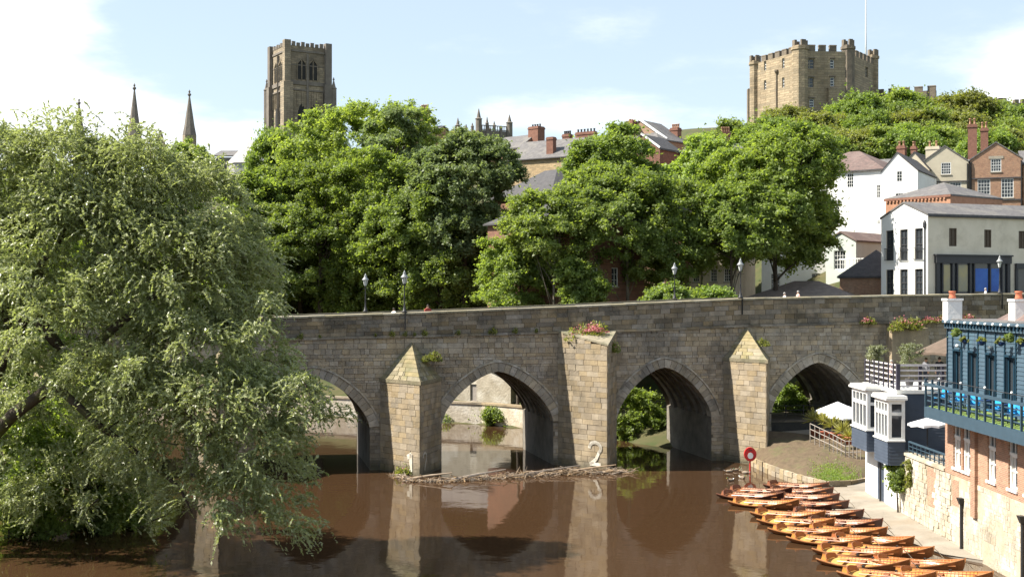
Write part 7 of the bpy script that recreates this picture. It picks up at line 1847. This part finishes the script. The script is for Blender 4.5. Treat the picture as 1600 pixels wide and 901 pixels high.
    for i, (px, py) in enumerate(((1508, 531), (1534, 533), (1564, 534), (1597, 535))):
        Y = 22.4 * F / (px - 800); z = zy(py, Y); t = thing('hanging_basket', f'grey hanging basket of trailing plants on the blue wall, {["first", "second", "third", "fourth"][i]} from the left', 'basket', (22.4, Y, z), 0, 'hanging baskets on the pub wall')
        m = MB(); m.lathe([(.05, -.2), (.17, -.1), (.2, .0), (.19, .0)], 10); m.build('bowl', M_NAVYC, t); cm, _ = crown_mesh('foliage', 720 + i, [(0, 0, .04, .2, .2, .12)], 260, .1, L_OLIVE, .09); obj('foliage', cm, t); m = MB(); m.tube([(0, 0, 0), (0, 0, .5), (.45, 0, .55)], .01, 5); m.build('chain', M_IRON, t)
    # life buoy post and ducks
    M_RED = material('lifebuoy_red', (0.55, 0.03, 0.03), (0.45, 0.025, 0.025), scale=4, rough=.45)
    q = P(1172, 735, 92.2); t = thing('lifebuoy_post', 'red lifebuoy housing with white disc on a post at the foot of the third pier', 'lifebuoy', (q.x, q.y, -.4))
    m = MB(); m.tube([(0, 0, 0), (0, 0, 1.7)], .06, 8); m.build('post', M_RED, t)
    m = MB(); n = 20; pr = [(-.1, .34), (-.1, .44), (.1, .44), (.1, .34)]
    def disc(mb, r, y0, y1, z):
        b = len(mb.v)
        for yy in (y0, y1):
            for k in range(n): a = 2 * math.pi * k / n; mb.v.append((math.cos(a) * r, yy, z + math.sin(a) * r * 1.15))
        mb.f.append(tuple(range(b, b + n))); mb.f.append(tuple(range(b + n, b + 2 * n))[::-1])
        for k in range(n): mb.f.append((b + k, b + n + k, b + n + (k + 1) % n, b + (k + 1) % n))
    disc(m, .44, -.13, .1, 1.65); m.build('housing', M_RED, t); m = MB(); disc(m, .2, -.142, -.131, 1.56); m.build('white_disc', M_WFRAME, t); m = MB(); m.box(-.12, .12, -.155, -.143, 1.9, 1.96); m.build('hasp', M_IRON, t)
    def duck():
        t = bpy.data.objects.new('duck', None); COL.objects.link(t)
        V = []; Q = []; nr, ns = 10, 9; prof = [(-.30, .02, .10), (-.24, .06, .10), (-.12, .115, .075), (.0, .13, .07), (.12, .115, .075), (.2, .07, .10), (.235, .045, .15), (.25, .04, .20), (.27, .05, .24)]
        m = MB(); pts = [Vector((x, 0, z)) for x, r, z in prof]; m.tube(pts, [p[1] for p in prof], 10); m.build('body', material('duck_brown', (0.16, 0.11, 0.07), (0.28, 0.22, 0.16), scale=14, rough=.8), t, True)
        m = MB(); m.sphere((.29, 0, .255), (.06, .048, .05), 10, 7); m.build('head', material('duck_head', (0.03, 0.08, 0.04), (0.05, 0.1, 0.05), scale=9, rough=.5), t, True)
        m = MB(); m.hexa([(.34, -.025, .235), (.40, -.022, .23), (.40, .022, .23), (.34, .025, .235), (.34, -.02, .255), (.40, -.018, .242), (.40, .018, .242), (.34, .02, .255)]); m.build('bill', material('duck_bill', (.5, .35, .05), rough=.5), t)
        for s in (-1, 1): m = MB(); m.sphere((-.06, s * .11, .1), (.17, .03, .065), 10, 6); m.build('wing', material('duck_wing', (0.32, 0.28, 0.22), (0.2, 0.16, 0.12), scale=12, rough=.8), t, True)
        m = MB(); m.bar((-.27, 0, .11), (-.38, 0, .17), .07, .02); m.build('tail', M_CREAMTRIM, t)
        return t
    d0 = duck(); labs = ['duck swimming nearest the third pier', 'duck at the right of the trio by the lifebuoy', 'duck in the middle of the trio by the lifebuoy', 'lone duck swimming nearest the rowing boats', 'duck just behind the lone duck', 'duck closest to the lifebuoy post']
    for i, (px, py) in enumerate(((1140, 736), (1158, 735), (1164, 738), (1141, 750), (1160, 746), (1150, 734))):
        o = d0 if i == 0 else copy_tree(d0); Y = CZ * F / (py - HZ + 1); o.location = ((px - 800) / F * Y, Y, -.02); o.rotation_euler = (0, 0, i * 1.3); o.scale = (1.05, 1.05, 1.05); tag(o, labs[i], 'duck', 'ducks by the third pier')
    # driftwood raft caught between the numbered piers
    rr = random.Random(31); m = MB()
    path = [(618, 742), (640, 752), (700, 752), (760, 748), (820, 744), (880, 740), (940, 739), (985, 738)]
    def on(f):
        f *= len(path) - 1; k = min(int(f), len(path) - 2); u = f - k; px = path[k][0] + (path[k + 1][0] - path[k][0]) * u; py = path[k][1] + (path[k + 1][1] - path[k][1]) * u
        Y = CZ * F / (py - HZ); return Vector(((px - 800) / F * Y, Y, 0)), f
    for i in range(900):
        f = rr.random(); p, _ = on(f); dense = .22 + 1.0 * max(0, 1 - abs(f - .68) * 1.9)
        p += Vector((rr.uniform(-.4, .4), rr.gauss(0, .42 * dense), abs(rr.gauss(0, .14 * dense))))
        a = rr.gauss(0.1, .95); L = rr.uniform(.25, 1.0) * (2.0 if rr.random() < .1 else 1); d = Vector((math.cos(a), math.sin(a), rr.gauss(.06, .3))); mid = p + Vector((rr.uniform(-.1, .1), rr.uniform(-.1, .1), rr.uniform(0, .1)))
        r = rr.uniform(.01, .036); m.tube([p - d * L / 2, mid, p + d * L / 2], [r, r * .9, r * .4], 5)
    for (a, b) in ((.55, .78), (.12, .3), (.7, .93), (.3, .5)):
        p, q = on(a)[0], on(b)[0]; m.tube([p + Vector((0, 0, .1)), p.lerp(q, .5) + Vector((0, .2, .35)), q + Vector((0, .3, .55))], [.11, .09, .04], 6)
    tag(m.build('driftwood', material('bleached_driftwood', (0.34, 0.25, 0.16), (0.2, 0.14, 0.09), scale=3, rough=.9, island=.35)), 'tangled raft of driftwood and branches caught between the two numbered piers', 'driftwood', kind='stuff')
build_lamps(); build_people(); build_plants(); build_small()
